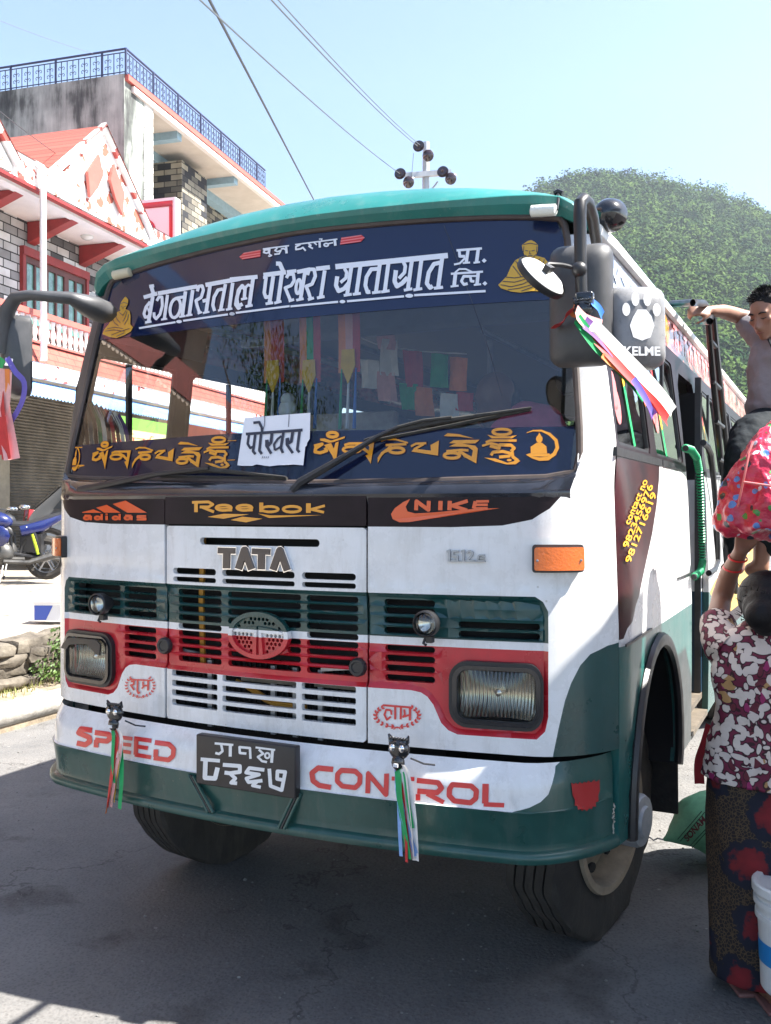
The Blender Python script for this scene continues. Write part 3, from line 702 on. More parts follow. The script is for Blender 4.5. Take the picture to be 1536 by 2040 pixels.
for sg, S in ((1, SIDE), (-1, SIDE_L)):
    def wshape(a, b, g=0.0):
        if a > .4: return rrect(a+g, 1.897+g, b-g, 2.36-g, .035)
        return [(a+g, 1.92), (a+g+.02, 1.897+g), (b-g-.02, 1.897+g), (b-g, 1.92), (b-g, 2.34), (b-g-.02, 2.36-g), (.425+g, 2.36-g), (.40+g, 2.34)]
    hol = [wshape(a, b) for a, b in WINS]
    zs = [([(.2, 1.245), (7.5, 1.245), (7.5, .5), (.2, .5)], 1), ([(.2, 1.862), (7.5, 1.866), (7.5, 2.43), (.2, 2.43)], 4), ([(.2, 2.43), (7.5, 2.43), (7.5, 2.7), (.2, 2.7)], 5), ([(.2, 2.43), (1.15, 2.43), (1.2, 2.7), (.2, 2.7)], 6)]
    if sg > 0:
        zs += [(MAROON, 2), ([(2.52, 1.245), (2.774, 1.29), (4.0, 1.31), (5.0, 1.34), (7.5, 1.60), (7.5, .95), (5.7, .99), (3.16, 1.04), (2.9, 1.10)], 3), ([(3.16, 1.04), (5.7, .99), (5.7, .9), (3.3, .94)], 4)]
        hol.append([(1.835, .62), (2.48, .62), (2.482, 1.3), (2.475, 2.30), (2.44, 2.345), (1.98, 2.345), (1.90, 2.28), (1.828, 1.9)])
    mb = MB(); sheet(mb, S, arch_cut(SO), hol, zs, [], 0, .03 if sg > 0 else -.03, .16)
    sd = mb.build('side_panel', SM, bus, 30)
    if sg > 0: SIDE_OBJ = sd
    for a, b in WINS:
        mb = MB(); sheet(mb, S, wshape(a, b, -.004), [wshape(a, b, .012)], [], [], -.006*sg, .012*sg, .2); wn = mb.build('window', 'black_plastic', bus)
        if sg > 0 or a > 3: mb = MB(); sheet(mb, S, wshape(a, b, .01), [], [], [], -.012*sg, 0, .3); mb.build('pane', 'side_glass', wn)
        mb = MB(); c = (a+b)/2; mb.box((sg*(half_width(2.13)-.012), c, 2.13), (.014, .03, .44)); mb.build('sash', 'black_plastic', wn)
    # wheel arch trim and inner housing
    mb = MB(); pts = [(sg*(side_fn(p[0], p[1])[0]+.006), p[0], p[1]) for p in ARCH]; mb.tube(pts, .028, 8, flat=.7); mb.build('wheel_arch', 'black_plastic', bus)
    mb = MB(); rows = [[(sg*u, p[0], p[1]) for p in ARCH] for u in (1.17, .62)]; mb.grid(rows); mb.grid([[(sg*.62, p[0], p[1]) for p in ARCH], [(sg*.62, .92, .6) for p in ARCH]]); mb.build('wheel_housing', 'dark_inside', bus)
mb = MB(); mb.box((0, 7.40, 1.6), (2.16, .03, 2.0)); mb.build('rear_panel', 'white_paint', bus); mb = MB(); mb.box((0, 7.36, 1.7), (2.10, .02, 1.8)); mb.build('rear_lining', 'interior_dark', bus)
# belt moulding and rivets on the lit side
mb = MB(); mb.box((half_width(1.88)-.004, .72, 1.872), (.016, .86, .028)); mb.box((half_width(1.88)-.002, 1.47, 1.872), (.016, .62, .026)); mb.box((half_width(1.88)-.004, 4.9, 1.872), (.016, 4.8, .026)); mb.build('belt_moulding', 'black_plastic', SIDE_OBJ)
mb = MB(); mb.box((1.196, 1.60, 1.392), (.006, .43, .006), m=0); mb.build('seam', 'black_plastic', SIDE_OBJ); mb = MB(); mb.box((1.197, .53, 1.252), (.006, .46, .008), m=0); mb.build('seam', 'black_plastic', SIDE_OBJ)
# coloured ribbons stuck inside the side panes, red blossoms
for c0, c1, cc in (((.60, 2.12), (.66, 1.91), 'ribbon_green'), ((.575, 2.2), (.60, 2.12), 'ribbon_yellow'), ((1.22, 2.3), (1.28, 2.1), 'ribbon_red'), ((1.28, 2.15), (1.32, 2.02), 'ribbon_yellow'), ((1.315, 2.03), (1.35, 1.91), 'ribbon_green'), ((2.74, 2.33), (2.80, 2.15), 'ribbon_red'), ((2.8, 2.16), (2.86, 2.0), 'ribbon_yellow'), ((2.86, 2.01), (2.92, 1.91), 'ribbon_green')):
    ik = Ink(); ik.s(.035, c0, c1); mb = MB(); glyphs(mb, ik.p, lambda x, y, d: SIDE.at(x, y, -.008 + d)); mb.build('window_sticker', cc, SIDE_OBJ)
for x, y, r in ((.40, 2.08, .06), (.44, 2.03, .05), (1.16, 2.10, .06), (1.20, 2.05, .045)):
    ik = Ink(); ik.dot(x, y, r, r*1.2); mb = MB(); glyphs(mb, ik.p, lambda x, y, d: SIDE.at(x, y, -.008 + d)); mb.build('window_sticker', 'sticker_pink', SIDE_OBJ)
# door: leaf folded in across the back of the opening, step, bulkheads
mb = MB(); mb.box((.86, 2.452, .985), (.60, .035, .53), m=1); mb.box((.86, 2.452, 1.545), (.60, .035, .59), m=0); mb.box((.86, 2.452, 2.07), (.60, .02, .46), m=2); mb.box((1.142, 2.452, 1.55), (.03, .045, 1.66), m=3); mb.build('door', ['white_paint', 'navy_paint', 'dark_inside', 'grey_plastic'], bus)
mb = MB(); mb.box((.80, 2.16, .70), (.72, .62, .03)); mb.box((.62, 2.16, .95), (.36, .62, .03)); mb.box((.98, 2.16, .615), (.42, .60, .025)); mb.build('door_step', 'dirty_steel', bus)
mb = MB(); mb.box((.80, 1.83, 1.3), (.70, .03, 1.1)); mb.build('stair_bulkhead', 'interior_grey', bus)
# hand rails at the door: one wound with green cord
P = [onu(*p, 1.215) for p in ((1366, 893), (1377, 896), (1388, 912), (1393, 940), (1396, 1000), (1399, 1090), (1400, 1118), (1396, 1138), (1382, 1150))]
mb = MB(); mb.tube(P, .013, 8); hr = mb.build('handrail', 'black_plastic', bus)
mb = MB(); tot = []
for i in range(len(P)-1):
    a, b = Vector(P[i]), Vector(P[i+1]); n = max(1, int((b-a).length/.014)); tot += [a.lerp(b, k/n) for k in range(n)]
for i, p in enumerate(tot[:-1]):
    d = (tot[i+1]-p).normalized(); mb.lathe([(.014, -.0045), (.0185, 0), (.014, .0045)], p, d, 10, cap=False)
mb.build('cord_winding', 'cord_green', hr)
P = [onu(*p, 1.20) for p in ((1401, 882), (1410, 890), (1416, 905), (1420, 940), (1426, 1010), (1430, 1090), (1430, 1118), (1424, 1135), (1412, 1142))]
mb = MB(); mb.tube(P, .016, 8); mb.build('handrail', 'black_plastic', bus)
P = [onu(*p, 1.24) for p in ((1416, 1244), (1446, 1244), (1458, 1250), (1454, 1258), (1440, 1260), (1418, 1258))]
mb = MB(); mb.tube(P, .010, 8); mb.build('door_handle', 'chrome', bus)
# ladder up the side to the roof
LU = 1.205
r1 = [onu(*p, LU) for p in ((1408, 612), (1424, 790), (1440, 951), (1446, 1075))]; r2 = [onu(*p, LU+.02) for p in ((1420, 628), (1437, 790), (1454, 951), (1462, 1075))]
mb = MB(); mb.tube([onu(1337, 605, 1.02), onu(1380, 603, 1.2), onu(1402, 604, LU)] + r1 + [onu(1450, 1180, LU)], .017, 8); mb.tube([onu(1398, 641, 1.1), onu(1414, 640, 1.26)] + r2 + [onu(1466, 1180, LU)], .017, 8)
lad = mb.build('ladder', 'black_plastic', bus)
for k in range(6):
    a = Vector(r1[0]).lerp(Vector(r1[-1]), .12 + k*.165); b = Vector(r2[0]).lerp(Vector(r2[-1]), .12 + k*.165); mb = MB(); mb.tube([a, b], .012, 6); mb.build('rung', 'black_plastic', lad)
for q in (.02, .70):
    a = Vector(r1[0]).lerp(Vector(r1[-1]), q); mb = MB(); mb.tube([a, (1.12, a.y, a.z)], .012, 6); mb.build('bracket', 'grey_steel', lad)

# wheels
def tyre_mb(c, R=.478, wd=.255, steer=0.0, rear=False):
    n = 140; mbt = MB(); rows = []
    ribs = []
    for i in range(5):
        x0 = -.105 + i*.0435; ribs += [(x0, 0), (x0 + .034, 0)] + ([(x0 + .0355, -.015), (x0 + .042, -.015)] if i < 4 else [])
    prof = [(-.118, -.20), (-.128, -.13), (-.124, -.06), (-.113, -.012)] + ribs + [(.113, -.012), (.124, -.06), (.128, -.13), (.118, -.20)]
    for x, d in prof:
        x *= .9; r = []
        for j in range(n):
            t = 2*math.pi*j/n; zz = (.0075 if (j % 8) < 4 else -.0075) if abs(x) < .10 else 0
            zz = [0, .005, .011, .014, .011, .005, 0, -.005, -.011, -.014, -.011, -.005, 0, 0][j % 14 if j % 14 < 12 else 12] if abs(x) < .10 else 0
            dd = d - (.010 if abs(abs(x)-.113) < .001 and j % 4 < 2 else 0)
            r.append((x + zz, (R+dd)*math.cos(t), (R+dd)*math.sin(t)))
        rows.append(r)
    Rz = Matrix.Rotation(steer, 3, 'Z'); rows = [[Rz @ Vector(p) + Vector(c) for p in r] for r in rows]
    mbt.grid(rows, closed=True); return mbt, Rz
def wheel(u, v, sg, steer, hub=True):
    c = Vector((u, v, .478)); mb, Rz = tyre_mb(c, steer=steer); wh = mb.build('wheel', 'tyre_rubber', bus, 25)
    ax = Rz @ Vector((sg, 0, 0))
    mb = MB(); mb.lathe([(.305, .115), (.30, .128), (.272, .128), (.262, .10), (.255, .02), (.21, .045), (.14, .075), (.10, .085)], c, ax, 48, cap=False)
    mb.lathe([(.30, -.11), (.26, -.06), (.255, .02)], c, ax, 48, cap=False); rm = mb.build('rim', 'dusty_rim', wh)
    y = ax.cross(Vector((0, 0, 1))).normalized()
    for k in range(8):
        t = 2*math.pi*k/8 + .2; q = c + ax*.046 + (y*math.cos(t) + Vector((0, 0, 1))*math.sin(t))*.215
        mb = MB(); d = (y*math.cos(t) + Vector((0, 0, 1))*math.sin(t)); s_ = ax.cross(d)
        mb.prism([q + s_*(.032*math.cos(a)) + d*(.020*math.sin(a)) for a in [2*math.pi*i/12 for i in range(12)]], ax*.012); mb.build('slot', 'dark_inside', rm)
    mb = MB(); mb.lathe([(.118, .07), (.118, .11), (.108, .14), (.104, .16), (.102, .235), (.094, .25), (.06, .252), (.055, .264), (.03, .266), (.001, .266)], c, ax, 32, cap=False)
    hb = mb.build('hub', 'grey_hub', wh)
    for k in range(8):
        t = 2*math.pi*k/8; q = c + ax*.075 + (y*math.cos(t) + Vector((0, 0, 1))*math.sin(t))*.135
        mb = MB(); mb.lathe([(.016, 0), (.016, .02), (.009, .03), (.008, .04)], q, ax, 8); mb.build('wheel_nut', 'grey_hub', wh)
    return wh
wheel(.885, 1.02, 1, math.radians(-11)); wheel(-.885, 1.02, -1, math.radians(-11)); wheel(.93, 5.2, 1, 0); wheel(-.93, 5.2, -1, 0)
mb = MB(); mb.box((.96, 1.50, .66), (.44, .016, .62), (.06, 0, 0), bev=.006); mb.build('mud_flap', 'rubber', bus)
mb = MB(); mb.tube([(1.02, .925 + .49*math.cos(math.radians(a)), .66 + .49*math.sin(math.radians(a))) for a in range(-4, 80, 6)], .045, 8, flat=.5); mb.build('arch_liner', 'dirty_steel', bus)

# ---------------------------------------------------------------- lettering and emblems on the bus
SW, SO_, SG, SR, SD = 'sticker_white', 'sticker_orange', 'sticker_gold', 'sticker_red', 'sticker_dark'
def letter(name, inks, m, parent=bus, thick=None, label=None):
    mb = MB()
    for ik, mf in inks: glyphs(mb, ik.p, mf, 0, thick)
    o = mb.build(name, m, parent, flat=thick is None, angle=30)
    if label: o['label'] = label
    return o
A = Ink(); A.ml = 300
A.s(60, (65, 412), (272, 352)).s(58, (178, 232), (212, 350)).s(50, (150, 245), (225, 232)).s(55, (205, 400), (140, 780)).s(34, (90, 795), (185, 782)).s(46, (165, 478), (100, 560), (70, 660), (90, 715), (135, 705)).s(26, (120, 560), (150, 650))
A.s(62, (282, 352), (885, 245)).s(44, (265, 465), (300, 405), (345, 405), (350, 540), (315, 670), (255, 740), (225, 705), (222, 640)).s(48, (430, 370), (380, 745)).s(30, (330, 752), (425, 738))
A.ring(548, 575, 78, 150, 46, tilt=.18).s(45, (560, 425), (680, 405)).s(54, (705, 320), (655, 690)).s(32, (605, 710), (705, 694)).s(54, (815, 300), (760, 690)).s(32, (712, 692), (810, 676))
A.s(48, (885, 320), (905, 245), (960, 235), (978, 300), (945, 410), (865, 460), (885, 550), (925, 665)).s(30, (890, 662), (955, 636)).s(52, (965, 470), (1060, 445)).s(54, (1080, 225), (1018, 640)).s(32, (968, 652), (1070, 632))
A.s(66, (1010, 222), (1540, 128)).s(52, (1315, 210), (1242, 600)).s(50, (1275, 285), (1200, 300), (1140, 410), (1122, 530), (1150, 620)).s(32, (1200, 614), (1300, 596)).s(54, (1425, 190), (1372, 590)).s(34, (1320, 602), (1420, 582))
A.s(30, (-5, 882), (552, 790)).dot(605, 782, 46, 25).s(30, (668, 770), (1352, 672)).dot(1415, 665, 42, 26)
A.s(50, (1530, 300), (1490, 400), (1470, 520), (1510, 580), (1545, 560))
B = Ink(); B.ml = 300
B.s(56, (0, 405), (384, 368)).s(50, (215, 555), (172, 492), (120, 555), (96, 680), (110, 780), (175, 745)).s(46, (212, 520), (200, 660)).s(34, (155, 682), (240, 664)).s(36, (212, 520), (255, 480), (300, 500)).s(52, (322, 390), (268, 770)).s(38, (215, 782), (315, 762))
B.s(28, (82, 870), (828, 776)).dot(30, 885, 36, 22).s(28, (840, 780), (1500, 716))
B.s(62, (465, 345), (778, 305)).s(40, (460, 378), (500, 378)).s(48, (503, 370), (476, 590), (498, 655), (556, 640)).s(54, (602, 360), (548, 740)).s(38, (495, 745), (600, 728)).s(54, (722, 330), (668, 720)).s(38, (615, 735), (716, 708)).s(58, (640, 185), (692, 185), (742, 300))
B.s(45, (783, 385), (812, 335), (880, 330), (892, 420), (850, 490), (768, 522), (800, 600), (842, 700)).s(38, (815, 706), (890, 684)).ring(950, 505, 32, 100, 42, tilt=.12).s(50, (1042, 300), (980, 680)).s(36, (920, 694), (1024, 672)).s(48, (790, 302), (922, 285)).s(56, (932, 302), (1112, 265))
B.s(48, (1076, 345), (1100, 265), (1168, 265), (1186, 360), (1140, 470), (1058, 502), (1090, 580), (1120, 680)).s(38, (1082, 688), (1166, 662)).s(60, (1195, 258), (1388, 236)).s(52, (1316, 280), (1260, 655)).s(40, (1208, 664), (1314, 642))
C = Ink(); C.ml = 300
C.s(50, (45, 246), (1085, 142)).s(38, (62, 335), (50, 420), (75, 472), (125, 450), (170, 395)).s(30, (128, 262), (150, 300), (142, 350), (92, 392)).s(36, (192, 250), (154, 500)).s(26, (122, 512), (196, 500)).s(36, (276, 240), (240, 490)).s(26, (205, 502), (280, 492))
C.s(36, (435, 265), (375, 270), (333, 340), (322, 420), (342, 482), (368, 478)).s(36, (456, 220), (420, 480)).s(26, (384, 488), (464, 478)).s(36, (536, 210), (502, 470)).s(26, (468, 480), (546, 468))
C.s(40, (605, 278), (592, 380), (614, 428), (662, 400), (712, 345)).s(32, (672, 200), (692, 240), (684, 300), (632, 355)).s(36, (752, 190), (716, 450)).s(26, (678, 464), (756, 450)).s(36, (840, 185), (805, 450)).s(26, (766, 462), (848, 448))
C.s(38, (1012, 208), (955, 222), (908, 300), (890, 400), (920, 442), (945, 425)).s(38, (1032, 165), (995, 440)).s(28, (956, 446), (1040, 436))
C.s(20, (-2, 577), (70, 571)).dot(110, 569, 27, 16).s(20, (152, 566), (680, 520)).dot(728, 515, 38, 19).s(22, (774, 510), (1434, 472))
C.s(22, (1165, 95), (1400, 77)).s(26, (1190, 95), (1195, 150), (1245, 150)).s(30, (1272, 90), (1255, 205)).s(18, (1245, 165), (1195, 215), (1142, 226)).s(18, (1222, 212), (1290, 207)).s(32, (1366, 85), (1350, 205)).s(18, (1322, 210), (1382, 203)).poly((1420, 168), (1444, 190), (1420, 212), (1398, 190))
C.s(20, (1113, 312), (1410, 292)).s(16, (1150, 302), (1190, 268), (1250, 268), (1312, 296)).s(34, (1155, 312), (1143, 422)).s(18, (1110, 430), (1184, 422)).s(26, (1292, 335), (1232, 335), (1210, 380), (1235, 412), (1268, 402)).s(24, (1292, 335), (1300, 380), (1330, 382)).s(32, (1366, 297), (1354, 412)).s(18, (1290, 332), (1350, 332)).s(18, (1325, 415), (1392, 408)).poly((1428, 380), (1450, 402), (1428, 422), (1404, 402))
D = Ink()
D.s(16, (315, 242), (612, 204)).s(24, (392, 235), (385, 295)).s(20, (385, 250), (335, 252), (325, 280), (360, 290), (385, 272)).s(15, (385, 298), (415, 315), (392, 326), (375, 318)).s(18, (480, 230), (452, 258), (480, 272), (520, 258), (500, 296), (445, 302)).s(28, (578, 215), (584, 292)).s(18, (520, 242), (550, 236), (572, 250))
D.s(16, (680, 192), (1158, 130)).s(20, (742, 190), (690, 215), (690, 248), (742, 240), (768, 225), (800, 262)).s(20, (832, 180), (858, 200), (838, 212), (882, 238)).s(12, (950, 130), (985, 128), (978, 145)).s(16, (895, 170), (925, 195)).s(26, (956, 150), (960, 226)).ring(1032, 195, 24, 16, 18).s(16, (1045, 185), (1110, 170)).s(30, (1128, 140), (1136, 205))
letter('lettering', [(A, onto(WIND, 280, 540, 200/1536, .006)), (B, onto(WIND, 460, 500, 220/1536, .006)), (C, onto(WIND, 660, 480, 330/1536, .006)), (D, onto(WIND, 470, 455, 270/1536, .006))], SW, ws)
E1 = Ink(); E1.poly((92, 288), (290, 252), (286, 328), (80, 360), (48, 330)).poly((1202, 112), (1430, 82), (1466, 112), (1422, 160), (1188, 192)); letter('stripe_ground', [(E1, onto(WIND, 470, 455, 270/1536, .005))], SR, ws)
E1 = Ink(); E1.s(12, (97, 292), (290, 258)).s(12, (55, 328), (288, 290)).s(12, (80, 352), (286, 316)).s(12, (1202, 124), (1430, 89)).s(12, (1196, 154), (1464, 114)).s(12, (1190, 184), (1422, 152)); letter('stripe', [(E1, onto(WIND, 470, 455, 270/1536, .0065))], 'sticker_pink', ws)

# the orange mantra, twice along the foot of the windscreen
O1 = Ink()
O1.ring(350, 148, 55, 26, 34).poly((215, 190), (265, 188), (335, 212), (485, 165), (482, 186), (365, 226), (310, 236), (218, 212)).s(34, (150, 272), (238, 250), (165, 300), (160, 335), (215, 346), (288, 322), (268, 290)).poly((255, 262), (335, 238), (365, 300), (385, 235), (418, 222), (385, 464), (345, 370), (290, 290))
O1.s(26, (480, 262), (530, 245), (800, 242)).ring(560, 310, 95, 32, 28).s(34, (600, 262), (690, 300), (770, 360)).poly((735, 238), (805, 230), (768, 466), (710, 375), (738, 365), (752, 285))
O1.s(18, (880, 215), (940, 196), (1040, 200), (1172, 236)).s(26, (930, 262), (1155, 250)).ring(1050, 318, 80, 30, 32).s(30, (1000, 250), (960, 300)).poly((950, 290), (985, 320), (915, 350), (880, 390), (845, 458), (842, 400), (880, 340))
O1.s(24, (1205, 275), (1260, 246), (1372, 240)).s(26, (1345, 250), (1240, 308)).poly((1418, 262), (1510, 212), (1500, 376), (1210, 332), (1240, 300), (1425, 322))
O2 = Ink()
O2.poly((138, 160), (180, 132), (300, 142), (468, 190), (300, 168), (180, 166)).poly((195, 240), (245, 208), (528, 204), (480, 242), (335, 245), (480, 268), (508, 300), (490, 460), (360, 392), (325, 350), (440, 395), (455, 320), (400, 280), (195, 276), (270, 243)).ring(225, 375, 85, 30, 32).s(26, (165, 328), (330, 314), (405, 320)).s(34, (300, 325), (380, 375), (470, 420))
O2.ring(770, 118, 100, 32, 30).poly((612, 150), (700, 165), (850, 165), (935, 154), (880, 188), (660, 188)).s(26, (595, 232), (640, 212), (930, 212)).s(24, (555, 270), (650, 240), (740, 262)).s(34, (640, 268), (738, 298), (750, 258), (870, 262), (905, 295), (870, 330)).s(32, (650, 372), (675, 338), (780, 330), (860, 350), (850, 382), (740, 392)).poly((578, 398), (700, 408), (830, 455), (900, 438), (930, 405), (970, 435), (920, 470), (820, 472), (700, 442)).s(34, (880, 330), (890, 390), (945, 430)).dot(850, 425, 26, 14)
O2.s(0, (1040, 128, 6), (1110, 104, 14), (1200, 104, 20), (1290, 142, 30), (1360, 210, 36), (1375, 290, 38), (1340, 360, 40), (1270, 408, 42), (1180, 415, 36), (1100, 395, 22), (1040, 368, 8)).dot(1178, 195, 36, 42).poly((1155, 168), (1178, 124), (1202, 168)).poly((1152, 235), (1204, 235), (1255, 275), (1262, 352), (1085, 352), (1084, 280)).poly((1030, 365), (1080, 350), (1285, 354), (1297, 370), (1250, 388), (1100, 384))
KE, KF = 280/1536, 280/1536
def bold(ik, g):
    k = Ink(); k.p = []
    for P in ik.p:
        cx = sum(p[0] for p in P)/len(P); cy = sum(p[1] for p in P)/len(P)
        k.p.append([(p[0] + g*(1 if p[0] > cx else -1), p[1] + g*(1 if p[1] > cy else -1)) for p in P])
    return k
r0 = WIND.inv(600 + 125*KE, 840 + 300*KE)[0]; r1_ = WIND.inv(860 + 970*KF, 840 + 440*KF)[0]
r2_ = WIND.inv(860 + 1393*KF, 840 + 250*KF)[0]
l0, l1 = WIND.inv(140 + 195*.2214, 850 + 290*.2214)[0], WIND.inv(140 + 1450*.2214, 850 + 320*.2214)[0]
def second(x0, y0, k, off, icon=False):
    def f(x, y, d):
        s, w = WIND.inv(x0 + x*k, y0 + y*k)
        s2 = l0 + (s - r0)*(l1 - l0)/(r1_ - r0)
        if s > r1_ + .02: s2 = -1.03 + (s - r1_ - .06)*.55
        return WIND.at(s2, w + .004, off + d)
    return f
for f1, f2, o_ in ((lambda o: onto(WIND, 600, 840, KE, o), lambda o: onto(WIND, 860, 840, KF, o), 0), (lambda o: second(600, 840, KE, o), lambda o: second(860, 840, KF, o), 1)):
    letter('mantra_edge', [(bold(O1, 7), f1(.0045)), (bold(O2, 7), f2(.0045))], 'sticker_maroon', ws)
    letter('mantra', [(O1, f1(.006)), (O2, f2(.006))], SG, ws)
# seated figures in gold, with dark folds
H1 = Ink(); H1.poly((1140, 270), (1128, 240), (1123, 207), (1145, 190), (1158, 182), (1178, 177), (1198, 187), (1217, 205), (1216, 240), (1205, 268), (1255, 282), (1274, 305), (1284, 370), (1320, 420), (1335, 440), (1300, 462), (1245, 478), (1180, 476), (1115, 486), (1060, 480), (1000, 460), (984, 440), (1010, 415), (1035, 388), (1060, 330), (1085, 295), (1112, 280))
H2 = Ink()
for P in (((1130, 205), (1172, 196), (1214, 205)), ((1135, 215), (1132, 250)), ((1211, 215), (1209, 250)), ((1143, 238), (1160, 242)), ((1180, 242), (1198, 238)), ((1170, 240), (1168, 258), (1178, 259)), ((1160, 268), (1186, 268)), ((1140, 265), (1160, 280), (1190, 280), (1205, 262)), ((1105, 285), (1120, 300), (1150, 306)), ((1085, 300), (1110, 330), (1130, 370)), ((1070, 330), (1095, 360), (1120, 395)), ((1230, 285), (1210, 320), (1200, 360)), ((1255, 292), (1240, 340), (1220, 380)), ((1030, 395), (1080, 400), (1140, 390)), ((1010, 420), (1080, 425), (1150, 405)), ((1000, 440), (1060, 452), (1130, 435), (1180, 410)), ((1040, 470), (1110, 460), (1180, 440)), ((1120, 478), (1180, 455), (1230, 430)), ((1200, 470), (1240, 445)), ((1135, 300), (1148, 350), (1180, 390))): H2.s(4.5, *P)
letter('seated_figure', [(H1, onto(WIND, 660, 420, .3385, .006))], 'sticker_buddha', ws); letter('fold_lines', [(H2, onto(WIND, 660, 420, .3385, .0068))], SD, ws)
H1 = Ink(); H1.poly((945, 573), (930, 598), (924, 640), (932, 655), (888, 668), (870, 700), (842, 755), (805, 798), (793, 832), (850, 855), (900, 862), (960, 840), (1010, 812), (1026, 780), (1005, 755), (1008, 690), (1000, 655), (968, 640), (988, 600), (990, 568), (968, 544))
H2 = Ink()
for P in (((930, 600), (960, 590), (988, 600)), ((935, 622), (948, 625)), ((960, 622), (975, 618)), ((952, 625), (950, 640)), ((920, 665), (950, 690), (975, 650)), ((890, 680), (905, 720), (930, 745)), ((870, 710), (885, 745), (915, 770)), ((980, 660), (970, 700), (950, 735)), ((995, 680), (985, 720), (960, 760)), ((830, 790), (890, 780), (950, 790)), ((815, 810), (880, 800), (960, 810)), ((860, 840), (920, 815), (1000, 790)), ((900, 850), (960, 822))): H2.s(5, *P)
letter('seated_figure', [(H1, onto(WIND, 0, 450, .2604, .006))], 'sticker_buddha', ws); letter('fold_lines', [(H2, onto(WIND, 0, 450, .2604, .0068))], SD, ws)
# panel lettering below the glass
K7, K8 = 560/1536, 600/1536
a = Ink(); a.poly((345, 176), (415, 157), (532, 223), (425, 223)).poly((255, 196), (312, 180), (388, 223), (300, 223)).poly((178, 220), (240, 205), (285, 223), (180, 224))
for cx in (203, 425): a.ring(cx, 252, 15, 8, 11).s(12, (cx+23, 240), (cx+23, 264)).s(8, (cx-12, 238), (cx+22, 238))
for cx in (262, 360): a.ring(cx, 252, 15, 8, 11).s(12, (cx+23, 230), (cx+23, 264))
a.s(14, (312, 240), (312, 264)).dot(312, 231, 7, 4).s(9, (528, 241), (480, 241), (480, 250), (525, 253), (525, 261), (476, 261))
b = Ink(); b.s(15, (780, 167), (870, 164), (894, 178), (870, 192), (822, 192)).s(20, (802, 168), (802, 220)).s(15, (835, 193), (900, 219))
for cx in (953, 1066): b.ring(cx, 196, 42, 15, 14).s(9, (cx-38, 197), (cx+42, 195)).s(13, (cx-10, 211), (cx+46, 209))
b.s(22, (1158, 168), (1158, 220)).ring(1205, 204, 46, 15, 14).ring(1325, 204, 48, 16, 15).s(26, (1415, 172), (1415, 224)).s(14, (1505, 185), (1430, 205), (1500, 221))
b.poly((865, 246), (950, 229), (1090, 232), (950, 256)).poly((990, 263), (1055, 245), (1165, 256), (1075, 276)).poly((1140, 228), (1210, 238), (1492, 236), (1200, 252))
c = Ink(); c.poly((455, 138), (418, 155), (376, 186), (357, 215), (366, 241), (400, 257), (450, 256), (912, 185), (780, 189), (560, 208), (480, 212), (442, 202), (432, 178)).s(20, (485, 196), (487, 150), (548, 194), (550, 148)).s(22, (608, 196), (610, 148)).s(22, (655, 196), (657, 148)).s(18, (748, 148), (668, 172), (745, 196)).s(13, (856, 150), (790, 151)).s(13, (850, 168), (785, 168)).s(13, (850, 186), (778, 187)).s(20, (788, 150), (778, 188))
letter('lettering', [(a, onto(FRONT, 100, 940, K7, .003))], SO_, bus); letter('lettering', [(c, onto(FRONT, 640, 940, K8, .003))], SO_, bus); letter('lettering', [(b, onto(FRONT, 100, 940, K7, .005))], SG, bus)
t1, t2 = Ink(), Ink()
for w_k, tk in ((36, t1), (46, t2)):
    e_ = (w_k-36)/2
    tk.s(w_k-4, (930-e_, 429), (1022+e_, 431)).s(w_k, (977, 430), (975, 527+e_)).s(w_k, (1040, 530+e_), (1074, 424), (1112, 532+e_)).s(w_k-4, (1115-e_, 433), (1212+e_, 437)).s(w_k, (1166, 436), (1164, 532+e_)).s(w_k, (1228, 534+e_), (1266, 426), (1306, 538+e_))
letter('badge_rim', [(t2, onto(FRONT, 100, 940, K7, .012))], 'chrome', bus, thick=.014); letter('badge', [(t1, onto(FRONT, 100, 940, K7, .0155))], 'dark_chrome', bus, thick=.006)
k_ = Ink(); k_.s(11, (643, 406), (656, 401), (655, 456)).s(10, (704, 405), (674, 405), (673, 427), (698, 429), (696, 453), (664, 452)).s(11, (716, 406), (729, 401), (728, 456)).s(10, (744, 412), (758, 403), (774, 410), (770, 426), (744, 453), (786, 454)).s(9, (836, 426), (806, 426), (800, 452), (836, 453)).s(7, (810, 438), (836, 438)).s(6, (655, 456), (838, 456))
letter('badge', [(k_, onto(FRONT, 640, 940, K8, .010))], 'grey_steel', bus, thick=.010)
# wreaths with two short words
def wreath(ik, cx, cy, rx, ry):
    for sd in (-1, 1):
        for q in range(9):
            t = math.radians(-42 + q*15.5); x, y = cx + sd*rx*math.cos(t), cy + ry*math.sin(t); tx, ty = -sd*math.sin(t), math.cos(t); l_ = math.hypot(tx*rx, ty*ry); tx, ty = tx*rx/l_, ty*ry/l_
            for s2 in (-1, 1):
                nx, ny = -ty*s2, tx*s2; a_ = 17*rx/130
                ex, ey = x - tx*a_*1.2 + nx*a_*.8, y - ty*a_*1.2 + ny*a_*.8
                mx_, my_ = (x+ex)/2, (y+ey)/2; px_, py_ = -(ey-y)*.3, (ex-x)*.3
                ik.p.append([(x, y), (mx_+px_, my_+py_), (ex, ey), (mx_-px_, my_-py_)])
    ik.s(5, (cx+6, cy+ry+6), (cx-rx*.55, cy+ry*.9)).s(5, (cx-6, cy+ry+6), (cx+rx*.55, cy+ry*.9)).s(5, (cx, cy+ry), (cx+20, cy+ry+14)).s(5, (cx, cy+ry), (cx-20, cy+ry+14))
y1 = Ink(); wreath(y1, 768, 705, 118, 92)
